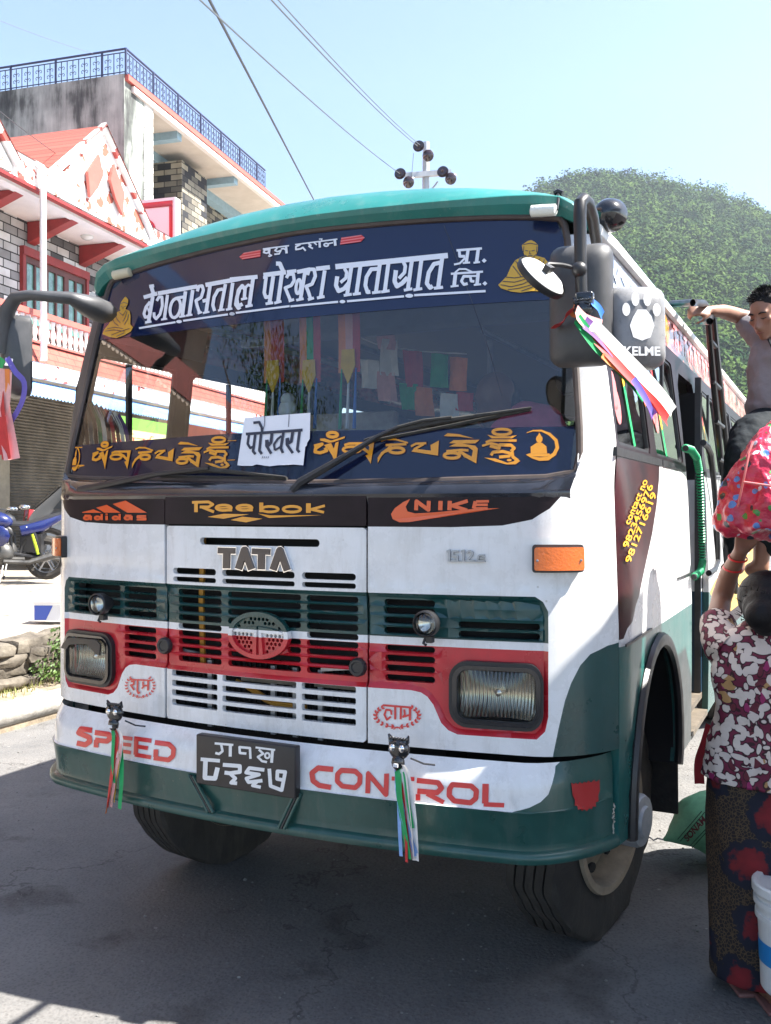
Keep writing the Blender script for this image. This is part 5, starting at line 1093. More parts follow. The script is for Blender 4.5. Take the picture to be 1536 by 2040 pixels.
# ================================================================ GROUND, KERB AND TERRACE
def dotmat(name, ax, kind, **kw):
    """wall material laid out along a horizontal direction and the vertical"""
    m = mat(name, (.5, .5, .5), kw.get('rough', .8)); nt, N, L, b = nodes_of(m)
    g = N.new('ShaderNodeNewGeometry'); d = N.new('ShaderNodeVectorMath'); d.operation = 'DOT_PRODUCT'; d.inputs[1].default_value = (*ax, 0); L(g.outputs['Position'], d.inputs[0])
    sx = N.new('ShaderNodeSeparateXYZ'); L(g.outputs['Position'], sx.inputs[0]); cb = N.new('ShaderNodeCombineXYZ'); L(d.outputs['Value'], cb.inputs[0]); L(sx.outputs[2], cb.inputs[1])
    if kind == 'brick':
        t = N.new('ShaderNodeTexBrick'); t.inputs['Scale'].default_value = 1; t.inputs['Brick Width'].default_value = kw['bw']; t.inputs['Row Height'].default_value = kw['bh']
        t.inputs['Mortar Size'].default_value = kw['ms']; t.inputs['Color1'].default_value = (*kw['c1'], 1); t.inputs['Color2'].default_value = (*kw['c2'], 1); t.inputs['Mortar'].default_value = (*kw['cm'], 1); t.inputs['Bias'].default_value = kw.get('bias', 0)
        L(cb.outputs[0], t.inputs['Vector'])
        n = N.new('ShaderNodeTexNoise'); n.inputs['Scale'].default_value = 3.5; n.inputs['Detail'].default_value = 6; L(cb.outputs[0], n.inputs['Vector'])
        mx = N.new('ShaderNodeMixRGB'); mx.blend_type = 'MULTIPLY'; mx.inputs[0].default_value = .6; L(t.outputs['Color'], mx.inputs[1]); L(n.outputs['Color'], mx.inputs[2])
        cr = N.new('ShaderNodeValToRGB'); cr.color_ramp.elements[0].position = .25; cr.color_ramp.elements[0].color = (.55, .53, .5, 1); cr.color_ramp.elements[1].position = .6; L(n.outputs[0], cr.inputs[0]); L(cr.outputs[0], mx.inputs[2])
        L(mx.outputs[0], b.inputs['Base Color'])
        bp = N.new('ShaderNodeBump'); bp.inputs['Strength'].default_value = .5; bp.inputs['Distance'].default_value = .02; bp.invert = True; L(t.outputs['Fac'], bp.inputs['Height']); L(bp.outputs[0], b.inputs['Normal'])
    elif kind == 'floral':
        v = N.new('ShaderNodeTexVoronoi'); v.inputs['Scale'].default_value = kw['s']; v.inputs['Randomness'].default_value = .7; L(cb.outputs[0], v.inputs['Vector'])
        n = N.new('ShaderNodeTexNoise'); n.inputs['Scale'].default_value = kw['s']*2.2; n.inputs['Detail'].default_value = 3; L(cb.outputs[0], n.inputs['Vector'])
        ad = N.new('ShaderNodeMath'); ad.operation = 'ADD'; L(v.outputs['Distance'], ad.inputs[0]); L(n.outputs[0], ad.inputs[1])
        cr = N.new('ShaderNodeValToRGB'); e = cr.color_ramp.elements; e[0].position, e[0].color = kw.get('p', .70), (*kw['c1'], 1); e[1].position, e[1].color = kw.get('p', .70)+.03, (*kw['c2'], 1)
        L(ad.outputs[0], cr.inputs[0]); L(cr.outputs[0], b.inputs['Base Color'])
    elif kind == 'stain':
        mp = N.new('ShaderNodeMapping'); mp.inputs['Scale'].default_value = (1.6, .22, 1); L(cb.outputs[0], mp.inputs[0])
        n = N.new('ShaderNodeTexNoise'); n.inputs['Scale'].default_value = 1.5; n.inputs['Detail'].default_value = 9; n.inputs['Roughness'].default_value = .68; L(mp.outputs[0], n.inputs['Vector'])
        n2 = N.new('ShaderNodeTexNoise'); n2.inputs['Scale'].default_value = .8; n2.inputs['Detail'].default_value = 8; L(cb.outputs[0], n2.inputs['Vector'])
        mx = N.new('ShaderNodeMath'); mx.operation = 'MULTIPLY_ADD'; mx.inputs[1].default_value = .5; L(n2.outputs[0], mx.inputs[0]); 
        h = N.new('ShaderNodeMath'); h.operation = 'MULTIPLY'; h.inputs[1].default_value = .5; L(n.outputs[0], h.inputs[0]); L(h.outputs[0], mx.inputs[2])
        cr = N.new('ShaderNodeValToRGB'); e = cr.color_ramp.elements; e[0].position, e[0].color = .40, (.035, .035, .035, 1); e[1].position, e[1].color = .62, (.46, .49, .44, 1)
        for p_, c_ in ((.455, (.095, .102, .092, 1)), (.50, (.24, .26, .235, 1))): q = e.new(p_); q.color = c_
        L(mx.outputs[0], cr.inputs[0]); L(cr.outputs[0], b.inputs['Base Color'])
        bp = N.new('ShaderNodeBump'); bp.inputs['Strength'].default_value = .4; bp.inputs['Distance'].default_value = .03; L(n2.outputs[0], bp.inputs['Height']); L(bp.outputs[0], b.inputs['Normal'])
    return m
def asphalt(name, base, lo, specks):
    m = mat(name, base, .88); nt, N, L, b = nodes_of(m)
    tc = N.new('ShaderNodeTexCoord')
    n = N.new('ShaderNodeTexNoise'); n.inputs['Scale'].default_value = .7; n.inputs['Detail'].default_value = 10; n.inputs['Roughness'].default_value = .7; L(tc.outputs['Object'], n.inputs['Vector'])
    cr = N.new('ShaderNodeValToRGB'); e = cr.color_ramp.elements; e[0].position, e[0].color = .36, (*lo, 1); e[1].position, e[1].color = .66, (*base, 1); L(n.outputs[0], cr.inputs[0])
    v = N.new('ShaderNodeTexVoronoi'); v.inputs['Scale'].default_value = 75; L(tc.outputs['Object'], v.inputs['Vector'])
    c2 = N.new('ShaderNodeValToRGB'); c2.color_ramp.elements[0].position = .0; c2.color_ramp.elements[0].color = (.62, .62, .62, 1); c2.color_ramp.elements[1].position = .55; c2.color_ramp.elements[1].color = (1.12, 1.12, 1.12, 1); L(v.outputs['Distance'], c2.inputs[0])
    mx = N.new('ShaderNodeMixRGB'); mx.blend_type = 'MULTIPLY'; mx.inputs[0].default_value = .8; L(cr.outputs[0], mx.inputs[1]); L(c2.outputs[0], mx.inputs[2])
    ns = N.new('ShaderNodeTexNoise'); ns.inputs['Scale'].default_value = 2.3; ns.inputs['Detail'].default_value = 5; ns.inputs['Roughness'].default_value = .6; ns.inputs['Distortion'].default_value = .4; L(tc.outputs['Object'], ns.inputs['Vector'])
    cs = N.new('ShaderNodeValToRGB'); cs.color_ramp.elements[0].position = .30; cs.color_ramp.elements[0].color = (.55, .54, .53, 1); cs.color_ramp.elements[1].position = .42; L(ns.outputs[0], cs.inputs[0])
    wv = N.new('ShaderNodeVectorMath'); wv.operation = 'ADD'; L(tc.outputs['Object'], wv.inputs[0]); L(ns.outputs['Color'], wv.inputs[1])
    vc = N.new('ShaderNodeTexVoronoi'); vc.feature = 'DISTANCE_TO_EDGE'; vc.inputs['Scale'].default_value = .55; L(wv.outputs[0], vc.inputs['Vector'])
    cc = N.new('ShaderNodeValToRGB'); cc.color_ramp.elements[0].position = .002; cc.color_ramp.elements[0].color = (.45, .44, .43, 1); cc.color_ramp.elements[1].position = .008; L(vc.outputs['Distance'], cc.inputs[0])
    m1 = N.new('ShaderNodeMixRGB'); m1.blend_type = 'MULTIPLY'; m1.inputs[0].default_value = 1; L(mx.outputs[0], m1.inputs[1]); L(cs.outputs[0], m1.inputs[2])
    m2 = N.new('ShaderNodeMixRGB'); m2.blend_type = 'MULTIPLY'; m2.inputs[0].default_value = .8; L(m1.outputs[0], m2.inputs[1]); L(cc.outputs[0], m2.inputs[2]); mx = m2
    v2 = N.new('ShaderNodeTexVoronoi'); v2.inputs['Scale'].default_value = 5.5; L(tc.outputs['Object'], v2.inputs['Vector'])
    c3 = N.new('ShaderNodeValToRGB'); c3.color_ramp.elements[0].position = .035; c3.color_ramp.elements[0].color = (1, 1, 1, 1); c3.color_ramp.elements[1].position = .055; c3.color_ramp.elements[1].color = (0, 0, 0, 1); L(v2.outputs['Distance'], c3.inputs[0])
    v3 = N.new('ShaderNodeMixRGB'); v3.inputs[2].default_value = (*specks, 1); L(c3.outputs[0], v3.inputs[0]); L(mx.outputs[0], v3.inputs[1]); L(v3.outputs[0], b.inputs['Base Color'])
    n2 = N.new('ShaderNodeTexNoise'); n2.inputs['Scale'].default_value = 55; n2.inputs['Detail'].default_value = 6; L(tc.outputs['Object'], n2.inputs['Vector'])
    bp = N.new('ShaderNodeBump'); bp.inputs['Strength'].default_value = .55; bp.inputs['Distance'].default_value = .012; L(n2.outputs[0], bp.inputs['Height']); L(bp.outputs[0], b.inputs['Normal'])
asphalt('asphalt', (.175, .168, .160), (.105, .104, .104), (.25, .245, .235))
asphalt('terrace_ground', (.40, .36, .31), (.25, .22, .185), (.12, .10, .08))
mat('kerb_concrete', (.33, .31, .28), .85, var=.3, vs=5, bump=.3, bs=25)
mat('grit_grey', (.17, .165, .155), .9, var=.5, vs=3); mat('dirt', (.26, .21, .15), .95, var=.4, vs=6, bump=.4, bs=30)
mat('wall_stone', (.19, .165, .13), .92, var=.5, vs=5, bump=.8, bs=14, c2=(.06, .05, .04))
mat('leaf_green', (.085, .15, .022), .6, var=.5, vs=3, c2=(.03, .07, .012))
mat('grass_dry', (.19, .20, .06), .8, var=.4, vs=5)
mat('blade_green', (.05, .10, .02), .7, var=.4, vs=4)
DW, DN, W0 = (.40, .917), (-.917, .40), (-3.25, 7.95)
def ter(a, b, z): return (W0[0] + a*DW[0] + b*DN[0], W0[1] + a*DW[1] + b*DN[1], z)
mb = MB(); mb.add([(-500, -120, 0), (500, -120, 0), (500, 700, 0), (-500, 700, 0)], [(0, 1, 2, 3)]); tag(mb.build('road', 'asphalt', flat=True), kind='structure')
mb = MB(); rows = [[ter(-30 + 5*i, b, .5 + .026*max(0, b) + (0 if b > .4 else random.uniform(-.04, .02))) for i in range(20)] for b in (0.12, .5, 2, 5, 9, 16, 40)]
rows.insert(0, [ter(-30 + 5*i, .12, -.05) for i in range(20)]); mb.grid(rows); tag(mb.build('terrace', 'terrace_ground'), kind='structure')
mb = MB(); mb.grid([[ter(-30 + 2*i, b, z + random.uniform(-.012, .012)) for i in range(40)] for b, z in ((-.58, .0), (-.57, .10), (-.3, .12), (.14, .15))]); tag(mb.build('verge', 'dirt'), kind='structure')
k_ = thing('kerb_pipe', 'long grey round-topped concrete kerb along the road edge', 'kerb', ter(0, -.68, 0))
mb = MB(); 
for i in range(12): mb.tube([ter(-14 + i*2.5 + q*.62, -.68 + random.uniform(-.01, .01), .125) for q in range(5)], .095, 12)
mb.build('kerb', 'kerb_concrete', k_); mb = MB(); mb.prism([ter(-14, -.74, .0), ter(-14, -.62, .0), ter(-14, -.62, .06), ter(-14, -.74, .06)], Vector(ter(16, 0, 0)) - Vector(ter(-14, 0, 0))); mb.build('footing', 'dirt', k_)
sw = thing('stone_wall', 'low dry stone retaining wall at the edge of the sunlit terrace', 'wall', ter(0, .1, 0))
mb = MB(); random.seed(11)
for row in range(4):
    a = -3.2 + random.random()*.2
    while a < 6:
        l = random.uniform(.22, .55); h = .105 + random.uniform(-.015, .03); z = .14 + row*.098 + h/2; bm = bmesh.new(); bmesh.ops.create_cube(bm, size=1)
        bmesh.ops.subdivide_edges(bm, edges=list(bm.edges), cuts=2, use_grid_fill=True)
        for q in bm.verts:
            p = q.co; r_ = 1 - .16*(abs(p.x)**4*16*.3 + abs(p.z)**4*16*.5); q.co = Vector((p.x*l*r_, p.y*.26*r_ + random.uniform(-.02, .02), p.z*h*r_ + random.uniform(-.012, .012)))
        bm.verts.index_update(); R_ = Euler((random.uniform(-.08, .08), random.uniform(-.06, .06), math.atan2(DW[1], DW[0]) + random.uniform(-.06, .06))).to_matrix(); c = Vector(ter(a + l/2, .06 + random.uniform(-.04, .04), z))
        mb.add([R_ @ q.co + c for q in bm.verts], [tuple(q.index for q in f.verts) for f in bm.faces]); bm.free(); a += l*.97
mb.build('stones', 'wall_stone', sw, 50); mb = MB(); mb.prism([ter(-4, .14, .1), ter(-4, .3, .1), ter(-4, .3, .48), ter(-4, .14, .48)], Vector(ter(10, 0, 0)) - Vector(ter(0, 0, 0))); mb.build('core', 'dirt', sw)
mb = MB()
for k in range(900):
    y = random.uniform(2.6, 7.5); x = random.uniform(-.45, .45)*y; r_ = random.uniform(.0015, .006)*(1 if k % 12 else 1.8); mb.ball((x, y, r_*.4), (r_, r_*random.uniform(.6, 1), r_*.6), 5)
tag(mb.build('grit', 'grit_grey'), 'loose grit scattered over the asphalt in front of the bus', None, None, 'stuff')
def leaves(mb, c, r, n, s, up=.3, m=0):
    for k in range(n):
        while True:
            p = Vector((random.uniform(-1, 1), random.uniform(-1, 1), random.uniform(-1, 1)))
            if .25 < p.length < 1: break
        p = Vector((p.x*r[0], p.y*r[1], p.z*r[2])) + Vector(c); d = Vector((random.gauss(0, 1), random.gauss(0, 1), random.gauss(0, .7) + up)).normalized(); x = d.orthogonal().normalized(); y = d.cross(x); ss = s*random.uniform(.6, 1.3)
        mb.add([p - x*ss, p + y*ss*.45, p + x*ss, p - y*ss*.45], [(0, 1, 2, 3)], m)
bu = thing('bush', 'small bright green shrub growing out of the stone wall beside the bus', 'bush', ter(.4, -.1, .12)); mb = MB()
for k in range(9): leaves(mb, ter(.22 + random.uniform(0, .45), -.12 + random.uniform(-.12, .1), .2 + k*.04), (.13, .13, .10), 90, .022)
mb.build('foliage', 'leaf_green', bu, flat=True, fixn=False); mb = MB()
for k in range(6): mb.tube([ter(.42, -.1, .12), ter(.25 + k*.08, -.1 + random.uniform(-.08, .08), .4)], .006, 5)
mb.build('stem', 'dirt', bu)
mb = MB()
for k in range(2600):
    a, b = random.uniform(-3, 5), random.choice((random.gauss(-.1, .1), random.gauss(-.05, .05))); p = Vector(ter(a, b, .12 + .03*max(0, b+.3))); d = Vector((random.uniform(-.5, .5), random.uniform(-.5, .5), 1))*random.uniform(.03, .09); s_ = Vector((random.uniform(-1, 1), random.uniform(-1, 1), 0))*.006
    mb.add([p - s_, p + s_, p + d], [(0, 1, 2)])
tag(mb.build('grass', 'grass_dry', flat=True, fixn=False), kind='stuff', label='dry grass tufts along the foot of the stone wall')

# ================================================================ HOUSES ON THE FAR SIDE
E_, N_ = (EX, EY), (EY, -EX)
BK = dict(bw=.40, bh=.165, ms=.012, cm=(.012, .012, .013))
dotmat('block_wall', E_, 'brick', c1=(.02, .02, .026), c2=(.80, .80, .78), **BK)
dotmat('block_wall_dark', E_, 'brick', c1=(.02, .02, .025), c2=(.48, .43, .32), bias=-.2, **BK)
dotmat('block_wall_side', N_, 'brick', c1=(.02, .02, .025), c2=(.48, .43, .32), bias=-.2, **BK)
dotmat('block_white', E_, 'brick', c1=(.74, .72, .68), c2=(.62, .60, .56), bw=.36, bh=.17, ms=.008, cm=(.10, .10, .10))
dotmat('tile_salmon', E_, 'brick', c1=(.44, .10, .07), c2=(.36, .08, .055), bw=.26, bh=.13, ms=.010, cm=(.16, .05, .04))
dotmat('floral_band', E_, 'floral', s=3.4, c1=(.42, .07, .055), c2=(.80, .76, .72), p=.78)
dotmat('floral_relief', E_, 'floral', s=3.2, c1=(.42, .10, .065), c2=(.82, .79, .76), p=.86)
dotmat('stained_concrete', N_, 'stain'); dotmat('stained_front', E_, 'stain')
mat('soffit_white', (.72, .69, .65), .8, var=.1, vs=1.5); mat('soffit_cream', (.62, .57, .50), .8, var=.15, vs=1.2, c2=(.50, .45, .38))
mat('dark_red', (.26, .022, .02), .5, var=.2, vs=3); mat('wood_brown', (.10, .03, .025), .5, var=.3, vs=4); mat('salmon', (.44, .105, .08), .6, var=.1, vs=3)
mat('pane_green', (.12, .26, .22), .08, coat=.8, var=.5, vs=5); mat('baluster_white', (.78, .75, .71), .6, var=.06); mat('beam_blue', (.28, .42, .50), .7, var=.1)
mat('iron_blue', (.035, .045, .10), .5, metal=.2); mat('tin_blue', (.22, .38, .66), .4, metal=.1, var=.25, vs=2); mat('shutter_grey', (.20, .175, .145), .5, metal=.3, var=.35, vs=2.5, streak=(1, 1, .6)); mat('pillar_beige', (.42, .35, .26), .8, var=.15)
mat('pipe_white', (.74, .74, .72), .4); mat('sign_white', (.78, .78, .78), .4); mat('sign_red', (.55, .03, .04), .4); mat('sign_blue', (.03, .06, .30), .4); mat('sign_yellow', (.70, .68, .30), .4); mat('sign_green', (.18, .42, .06), .4)
def fb(mb, t0, t1, k0, k1, z0, z1, m=0):
    P = [fac(t, k, z) for z in (z0, z1) for t, k in ((t0, k0), (t1, k0), (t1, k1), (t0, k1))]
    return mb.add(P, [(3, 2, 1, 0), (4, 5, 6, 7), (0, 1, 5, 4), (1, 2, 6, 5), (2, 3, 7, 6), (3, 0, 4, 7)], m)
h1 = thing('house', 'grey and white block house with salmon tiles, white balusters and a gabled eave', 'house', fac(-2, 0, .7))
mb = MB(); fb(mb, -8, 3.90, -.3, 0, 3.9, 7.15); fb(mb, -8, -7.7, -8, -.3, .5, 7.15); mb.build('wall', 'block_wall', h1)
mb = MB(); fb(mb, -8, -.95, -.3, .05, .5, 3.9); mb.build('pillar', 'pillar_beige', h1); mb = MB(); fb(mb, 4.4, 4.8, -.3, .05, .5, 3.9); mb.build('pillar', 'pillar_beige', h1)
mb = MB(); fb(mb, -8, 3.90, -3, 1.2, 7.13, 7.2); fb(mb, -8, 3.9, .95, 1.16, 7.08, 7.13); mb.build('soffit', 'soffit_white', h1)
mb = MB(); fb(mb, -8, 3.90, 1.2, 1.28, 7.18, 7.62); sfb = mb.build('fascia', 'floral_band', h1); mb = MB(); fb(mb, -8, 3.9, 1.18, 1.30, 7.12, 7.178); mb.build('trim', 'dark_red', sfb)
mb = MB(); mb.grid([[fac(t, k, z) for t in (-8, -4, 0, 3.9)] for k, z in ((1.3, 7.62), (.2, 8.05), (-.9, 8.5), (-3, 9.3))]); mb.build('roof', 'tile_salmon', h1)
for tc_ in (.12, -4.2):
    mb = MB(); mb.prism([fac(tc_-1.74, 1.32, 7.20), fac(tc_+1.68, 1.32, 7.20), fac(tc_+1.68, 1.32, 7.32), fac(tc_+.12, 1.32, 8.88), fac(tc_-.12, 1.32, 8.88), fac(tc_-1.74, 1.32, 7.40)], Vector(fac(0, -.12, 0)) - Vector(fac(0, 0, 0)))
    gb = mb.build('gable', 'floral_relief', h1)
    mb = MB()
    for s_ in (-1, 1):
        mb.prism([fac(tc_ + s_*1.80, 1.40, 7.30), fac(tc_ + s_*1.80, 1.40, 7.46), fac(tc_, 1.40, 9.05), fac(tc_, 1.40, 8.86)], Vector(fac(0, -.10, 0)) - Vector(fac(0, 0, 0)))
        mb.prism([fac(tc_ + s_*.55, 1.41, 7.45), fac(tc_ + s_*.62, 1.41, 7.9), fac(tc_ + s_*.25, 1.41, 8.35), fac(tc_ + s_*.12, 1.41, 8.0), fac(tc_ + s_*.3, 1.41, 7.7)], Vector(fac(0, -.06, 0)) - Vector(fac(0, 0, 0)), 1)
    mb.build('verge_board', ['floral_band', 'salmon'], gb)
    mb = MB()
    for s_ in (-1, 1): mb.grid([[fac(tc_, k, 9.0) for k in (1.42, .3, -1.2)], [fac(tc_ + s_*.9, k, 8.22) for k in (1.42, .3, -1.2)], [fac(tc_ + s_*1.82, k, 7.42) for k in (1.42, .3, -1.2)]])
    mb.build('gable_roof', 'tile_salmon', gb)
for t_ in (-4.4, -2.0, -.4, 1.25, 2.9):
    mb = MB(); mb.prism([fac(t_, .02, 7.12), fac(t_, 1.1, 7.12), fac(t_, .02, 6.72)], Vector(fac(.22, 0, 0)) - Vector(fac(0, 0, 0))); mb.build('bracket', 'dark_red', h1)
for t_ in (-1.7, .75):
    mb = MB(); mb.ball(fac(t_, .55, 7.12), (.13, .13, .07), 14); mb.build('ceiling_lamp', 'lamp_white', h1)
def window(parent, t0, t1, z0, z1, panes, k=0):
    mb = MB(); fb(mb, t0-.08, t1+.08, k-.02, k+.10, z1, z1+.16); fb(mb, t0-.08, t0, k-.02, k+.08, z0, z1); fb(mb, t1, t1+.08, k-.02, k+.08, z0, z1); fb(mb, t0-.1, t1+.1, k-.02, k+.12, z0-.08, z0); w = mb.build('window', 'dark_red', parent)
    n = panes; dw = (t1-t0)/n; mb = MB()
    for i in range(n):
        a = t0 + i*dw; fb(mb, a, a+.07, k, k+.05, z0, z1); fb(mb, a+dw-.07, a+dw, k, k+.05, z0, z1); fb(mb, a+.07, a+dw-.07, k, k+.05, z1-.12, z1); fb(mb, a+.07, a+dw-.07, k, k+.05, z0, z0+.1)
        fb(mb, a+dw/2-.025, a+dw/2+.025, k, k+.045, z0+.1, z1-.12)
    mb.build('frame', 'wood_brown', w)
    for i in range(n): mb = MB(); a = t0 + i*dw; fb(mb, a+.07, a+dw-.07, k-.01, k+.012, z0+.1, z1-.12); mb.build('pane', 'pane_green', w)
window(h1, -.52, 1.44, 5.1, 6.46, 3); window(h1, -4.6, -2.6, 5.1, 6.46, 3); window(h1, 2.3, 3.6, 5.1, 6.46, 2)
mb = MB(); fb(mb, -8, 9, 0, 1.2, 3.98, 4.10); bal = mb.build('balcony', 'soffit_white', h1)
mb = MB(); fb(mb, -8, 9, 1.2, 1.27, 3.93, 4.20); mb.build('band', 'floral_band', bal)
mb = MB(); mb.grid([[fac(t, k, z) for t in (-8, -2, 4, 9)] for k, z in ((1.29, 4.20), (1.12, 4.54), (1.0, 4.56))]); mb.build('tile_skirt', 'tile_salmon', bal)
mb = MB(); fb(mb, -8, 9, 1.0, 1.16, 4.56, 4.60); fb(mb, -8, 9, .98, 1.18, 5.02, 5.12); mb.build('rail', 'salmon', bal)
mb = MB()
for i in range(100):
    t_ = -7.9 + i*.17
    if t_ < 9: mb.lathe([(.04, 0), (.045, .03), (.025, .07), (.05, .16), (.048, .20), (.025, .29), (.03, .33), (.045, .38), (.045, .42)], fac(t_, 1.08, 4.60), (0, 0, 1), 8)
mb.build('balustrade', 'baluster_white', bal)
def corrug(mb, t0, t1, ka, za, kb, zb, pitch=.09, amp=.016):
    n = int((t1-t0)/pitch*4); rows = [[fac(t0 + (t1-t0)*i/n, ka + (kb-ka)*f, za + (zb-za)*f + amp*math.sin(i*math.pi/2)) for i in range(n+1)] for f in (0, .5, 1)]; mb.grid(rows)
mb = MB(); corrug(mb, -5.5, 9, 1.05, 3.90, 2.25, 3.43); mb.build('awning', 'tin_blue', h1, 80)
for a, b in ((-.93, 4.38),):
    mb = MB(); n = 110; mb.grid([[fac(a, -.05 + .03*(i % 2), .6 + 3.28*i/n), fac(b, -.05 + .03*(i % 2), .6 + 3.28*i/n)] for i in range(n+1)]); mb.build('shutter', 'shutter_grey', h1, 10)
mb = MB(); mb.tube([fac(-1.84, 1.05, 7.50), fac(-1.82, 1.25, 7.60), fac(-1.81, 1.38, 7.52), fac(-1.81, 1.40, 7.35), fac(-1.80, 1.40, 4.22)], .055, 10); pp = mb.build('drain_pipe', 'pipe_white', h1)
# shop front seen through the bus
mb = MB(); fb(mb, 4.8, 9, -.3, 0, .5, 3.9); mb.build('shop_wall', 'salmon', h1)
q0, q1 = on_fac(225, 826, 2.2), on_fac(345, 880, 2.2); tA, tB, zA, zB = q0[0], q1[0], 2.62, 3.36
mb = MB(); fb(mb, tA, tB, 2.16, 2.2, zA, zB - .22); fb(mb, tA, tB, 2.16, 2.205, zB - .22, zB, 1); sb = mb.build('sign_board', ['sign_yellow', 'sign_green'], h1)
ik = Ink()
for k, x in enumerate((.08, .27, .43, .60, .80)):
    ik.s(.022, (x - .07, .72), (x + .08, .72)).s(.022, (x + .045, .72), (x + .04, .38)).s(.020, (x + .03, .50), (x - .03, .46), (x - .055, .56), (x - .02, .64)); 
    if k in (1, 3): ik.s(.018, (x - .02, .74), (x + .01, .86), (x + .05, .84))
    else: ik.s(.018, (x - .02, .46), (x + .0, .34))
mb = MB(); glyphs(mb, ik.p, lambda x, y, d: fac(tA + (tB-tA)*x, 2.206, zA + (zB-.22-zA)*y)); mb.build('lettering', 'sign_red', sb, flat=True)
h2 = thing('house', 'tall house with stained grey concrete side wall and iron rail around its flat roof', 'house', fac(4, -.6, .7))
mb = MB(); fb(mb, 3.96, 4.26, -14, -.6, .5, 11.97); mb.build('side_wall', 'stained_concrete', h2)
mb = MB(); fb(mb, 3.962, 4.85, -.9, -.597, .5, 11.82); mb.build('front_strip', 'stained_front', h2)
mb = MB(); fb(mb, 4.85, 5.26, -2.2, -.575, .5, 11.70); mb.build('pilaster', 'block_white', h2)
mb = MB(); fb(mb, 4.28, 14, -14, -.62, 11.70, 11.82); mb.build('soffit', 'soffit_cream', h2)
mb = MB(); fb(mb, 4.28, 13.9, -.66, -.52, 11.66, 11.80); fb(mb, 4.28, 13.9, -2.4, -2.0, 11.44, 11.70, 1); fb(mb, 6.7, 6.95, -2.0, -.7, 11.50, 11.70, 1); fb(mb, 10.2, 10.45, -2.0, -.7, 11.50, 11.70, 1); mb.build('edge_beam', ['soffit_white', 'beam_blue'], h2)
mb = MB(); fb(mb, 4.0, 14.05, -14, -.50, 11.825, 11.96); mb.build('roof', 'salmon', h2)
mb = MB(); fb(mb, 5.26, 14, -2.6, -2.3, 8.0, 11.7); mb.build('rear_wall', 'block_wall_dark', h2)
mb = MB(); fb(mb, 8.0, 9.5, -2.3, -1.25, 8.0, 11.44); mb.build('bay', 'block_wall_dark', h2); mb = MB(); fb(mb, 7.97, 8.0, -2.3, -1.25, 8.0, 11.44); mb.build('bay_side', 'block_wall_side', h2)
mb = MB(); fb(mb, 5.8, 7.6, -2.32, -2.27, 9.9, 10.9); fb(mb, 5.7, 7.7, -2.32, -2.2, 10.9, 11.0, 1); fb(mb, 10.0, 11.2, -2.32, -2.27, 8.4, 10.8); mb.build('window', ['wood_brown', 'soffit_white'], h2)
mb = MB(); fb(mb, 5.26, 14, -.9, -.6, .5, 8.0); fb(mb, 5.26, 14, -2.6, -.55, 7.95, 8.10); mb.build('front_wall', 'soffit_cream', h2)
mb = MB()
for z in (8.5, 9.0): mb.tube([fac(5.2, -.7, z), fac(13.9, -.7, z)], .03, 6)
for i in range(20):
    mb.tube([fac(5.3 + i*.44, -.7, 8.1), fac(5.52 + i*.44, -.7, 9.0)], .015, 5); mb.tube([fac(5.74 + i*.44, -.7, 8.1), fac(5.52 + i*.44, -.7, 9.0)], .015, 5)
mb.build('balcony_rail', 'salmon', h2)
mb = MB()
def rail_run(P, Q, n):
    P, Q = Vector(P), Vector(Q); up = Vector((0, 0, 1)); d = (Q-P).normalized()
    for z, r in ((.60, .028), (.52, .014), (.06, .014)): mb.tube([P + up*z, Q + up*z], r, 6)
    for i in range(n+1):
        c = P.lerp(Q, i/n); mb.tube([c, c + up*(.60 if i % 8 == 0 else .52)], .030 if i % 8 == 0 else .012, 6)
        if i % 2 == 1:
            for z in (.20, .36):
                for s_ in (-1, 1):
                    q = c + up*z; mb.tube([q, q + d*s_*.05 + up*.04, q + d*s_*.085 + up*.01, q + d*s_*.075 - up*.035, q + d*s_*.045 - up*.02], .009, 4)
rail_run(fac(3.98, -14, 11.96), fac(3.98, -.56, 11.96), 84); rail_run(fac(3.98, -.56, 11.96), fac(12.2, -.56, 11.96), 52); mb.build('railing', 'iron_blue', h2)
sg_ = thing('sign_box', 'white light box sign with a red frame and round crest on the tall house', 'sign', fac(4.4, -.1, 7.5))
mb = MB(); fb(mb, 3.5, 3.75, -.5, 1.0, 7.3, 8.76); mb.build('case', 'sign_white', sg_)
def sgp(x, y): return fac(3.49, -.5 + 1.5*x, 7.3 + 1.46*y)
mb = MB(); 
for a, b, c, d in ((.04, .86, .96, .95), (.04, .05, .10, .86), (.90, .05, .96, .86)): mb.add([sgp(a, b), sgp(c, b), sgp(c, d), sgp(a, d)], [(0, 1, 2, 3)])
mb.build('frame', 'sign_red', sg_); mb = MB(); mb.add([fac(3.485, -.5 + 1.5*.5 + .26*math.cos(k*math.pi/12), 8.05 + .26*math.sin(k*math.pi/12)) for k in range(25)], [tuple(range(25))]); mb.build('crest', 'sign_red', sg_)
mb = MB(); mb.add([fac(3.480, .30 + .16*math.cos(k*math.pi/12), 8.08 + .16*math.sin(k*math.pi/12)) for k in range(13)], [tuple(range(13))]); mb.build('crest_flag', 'sign_blue', sg_)

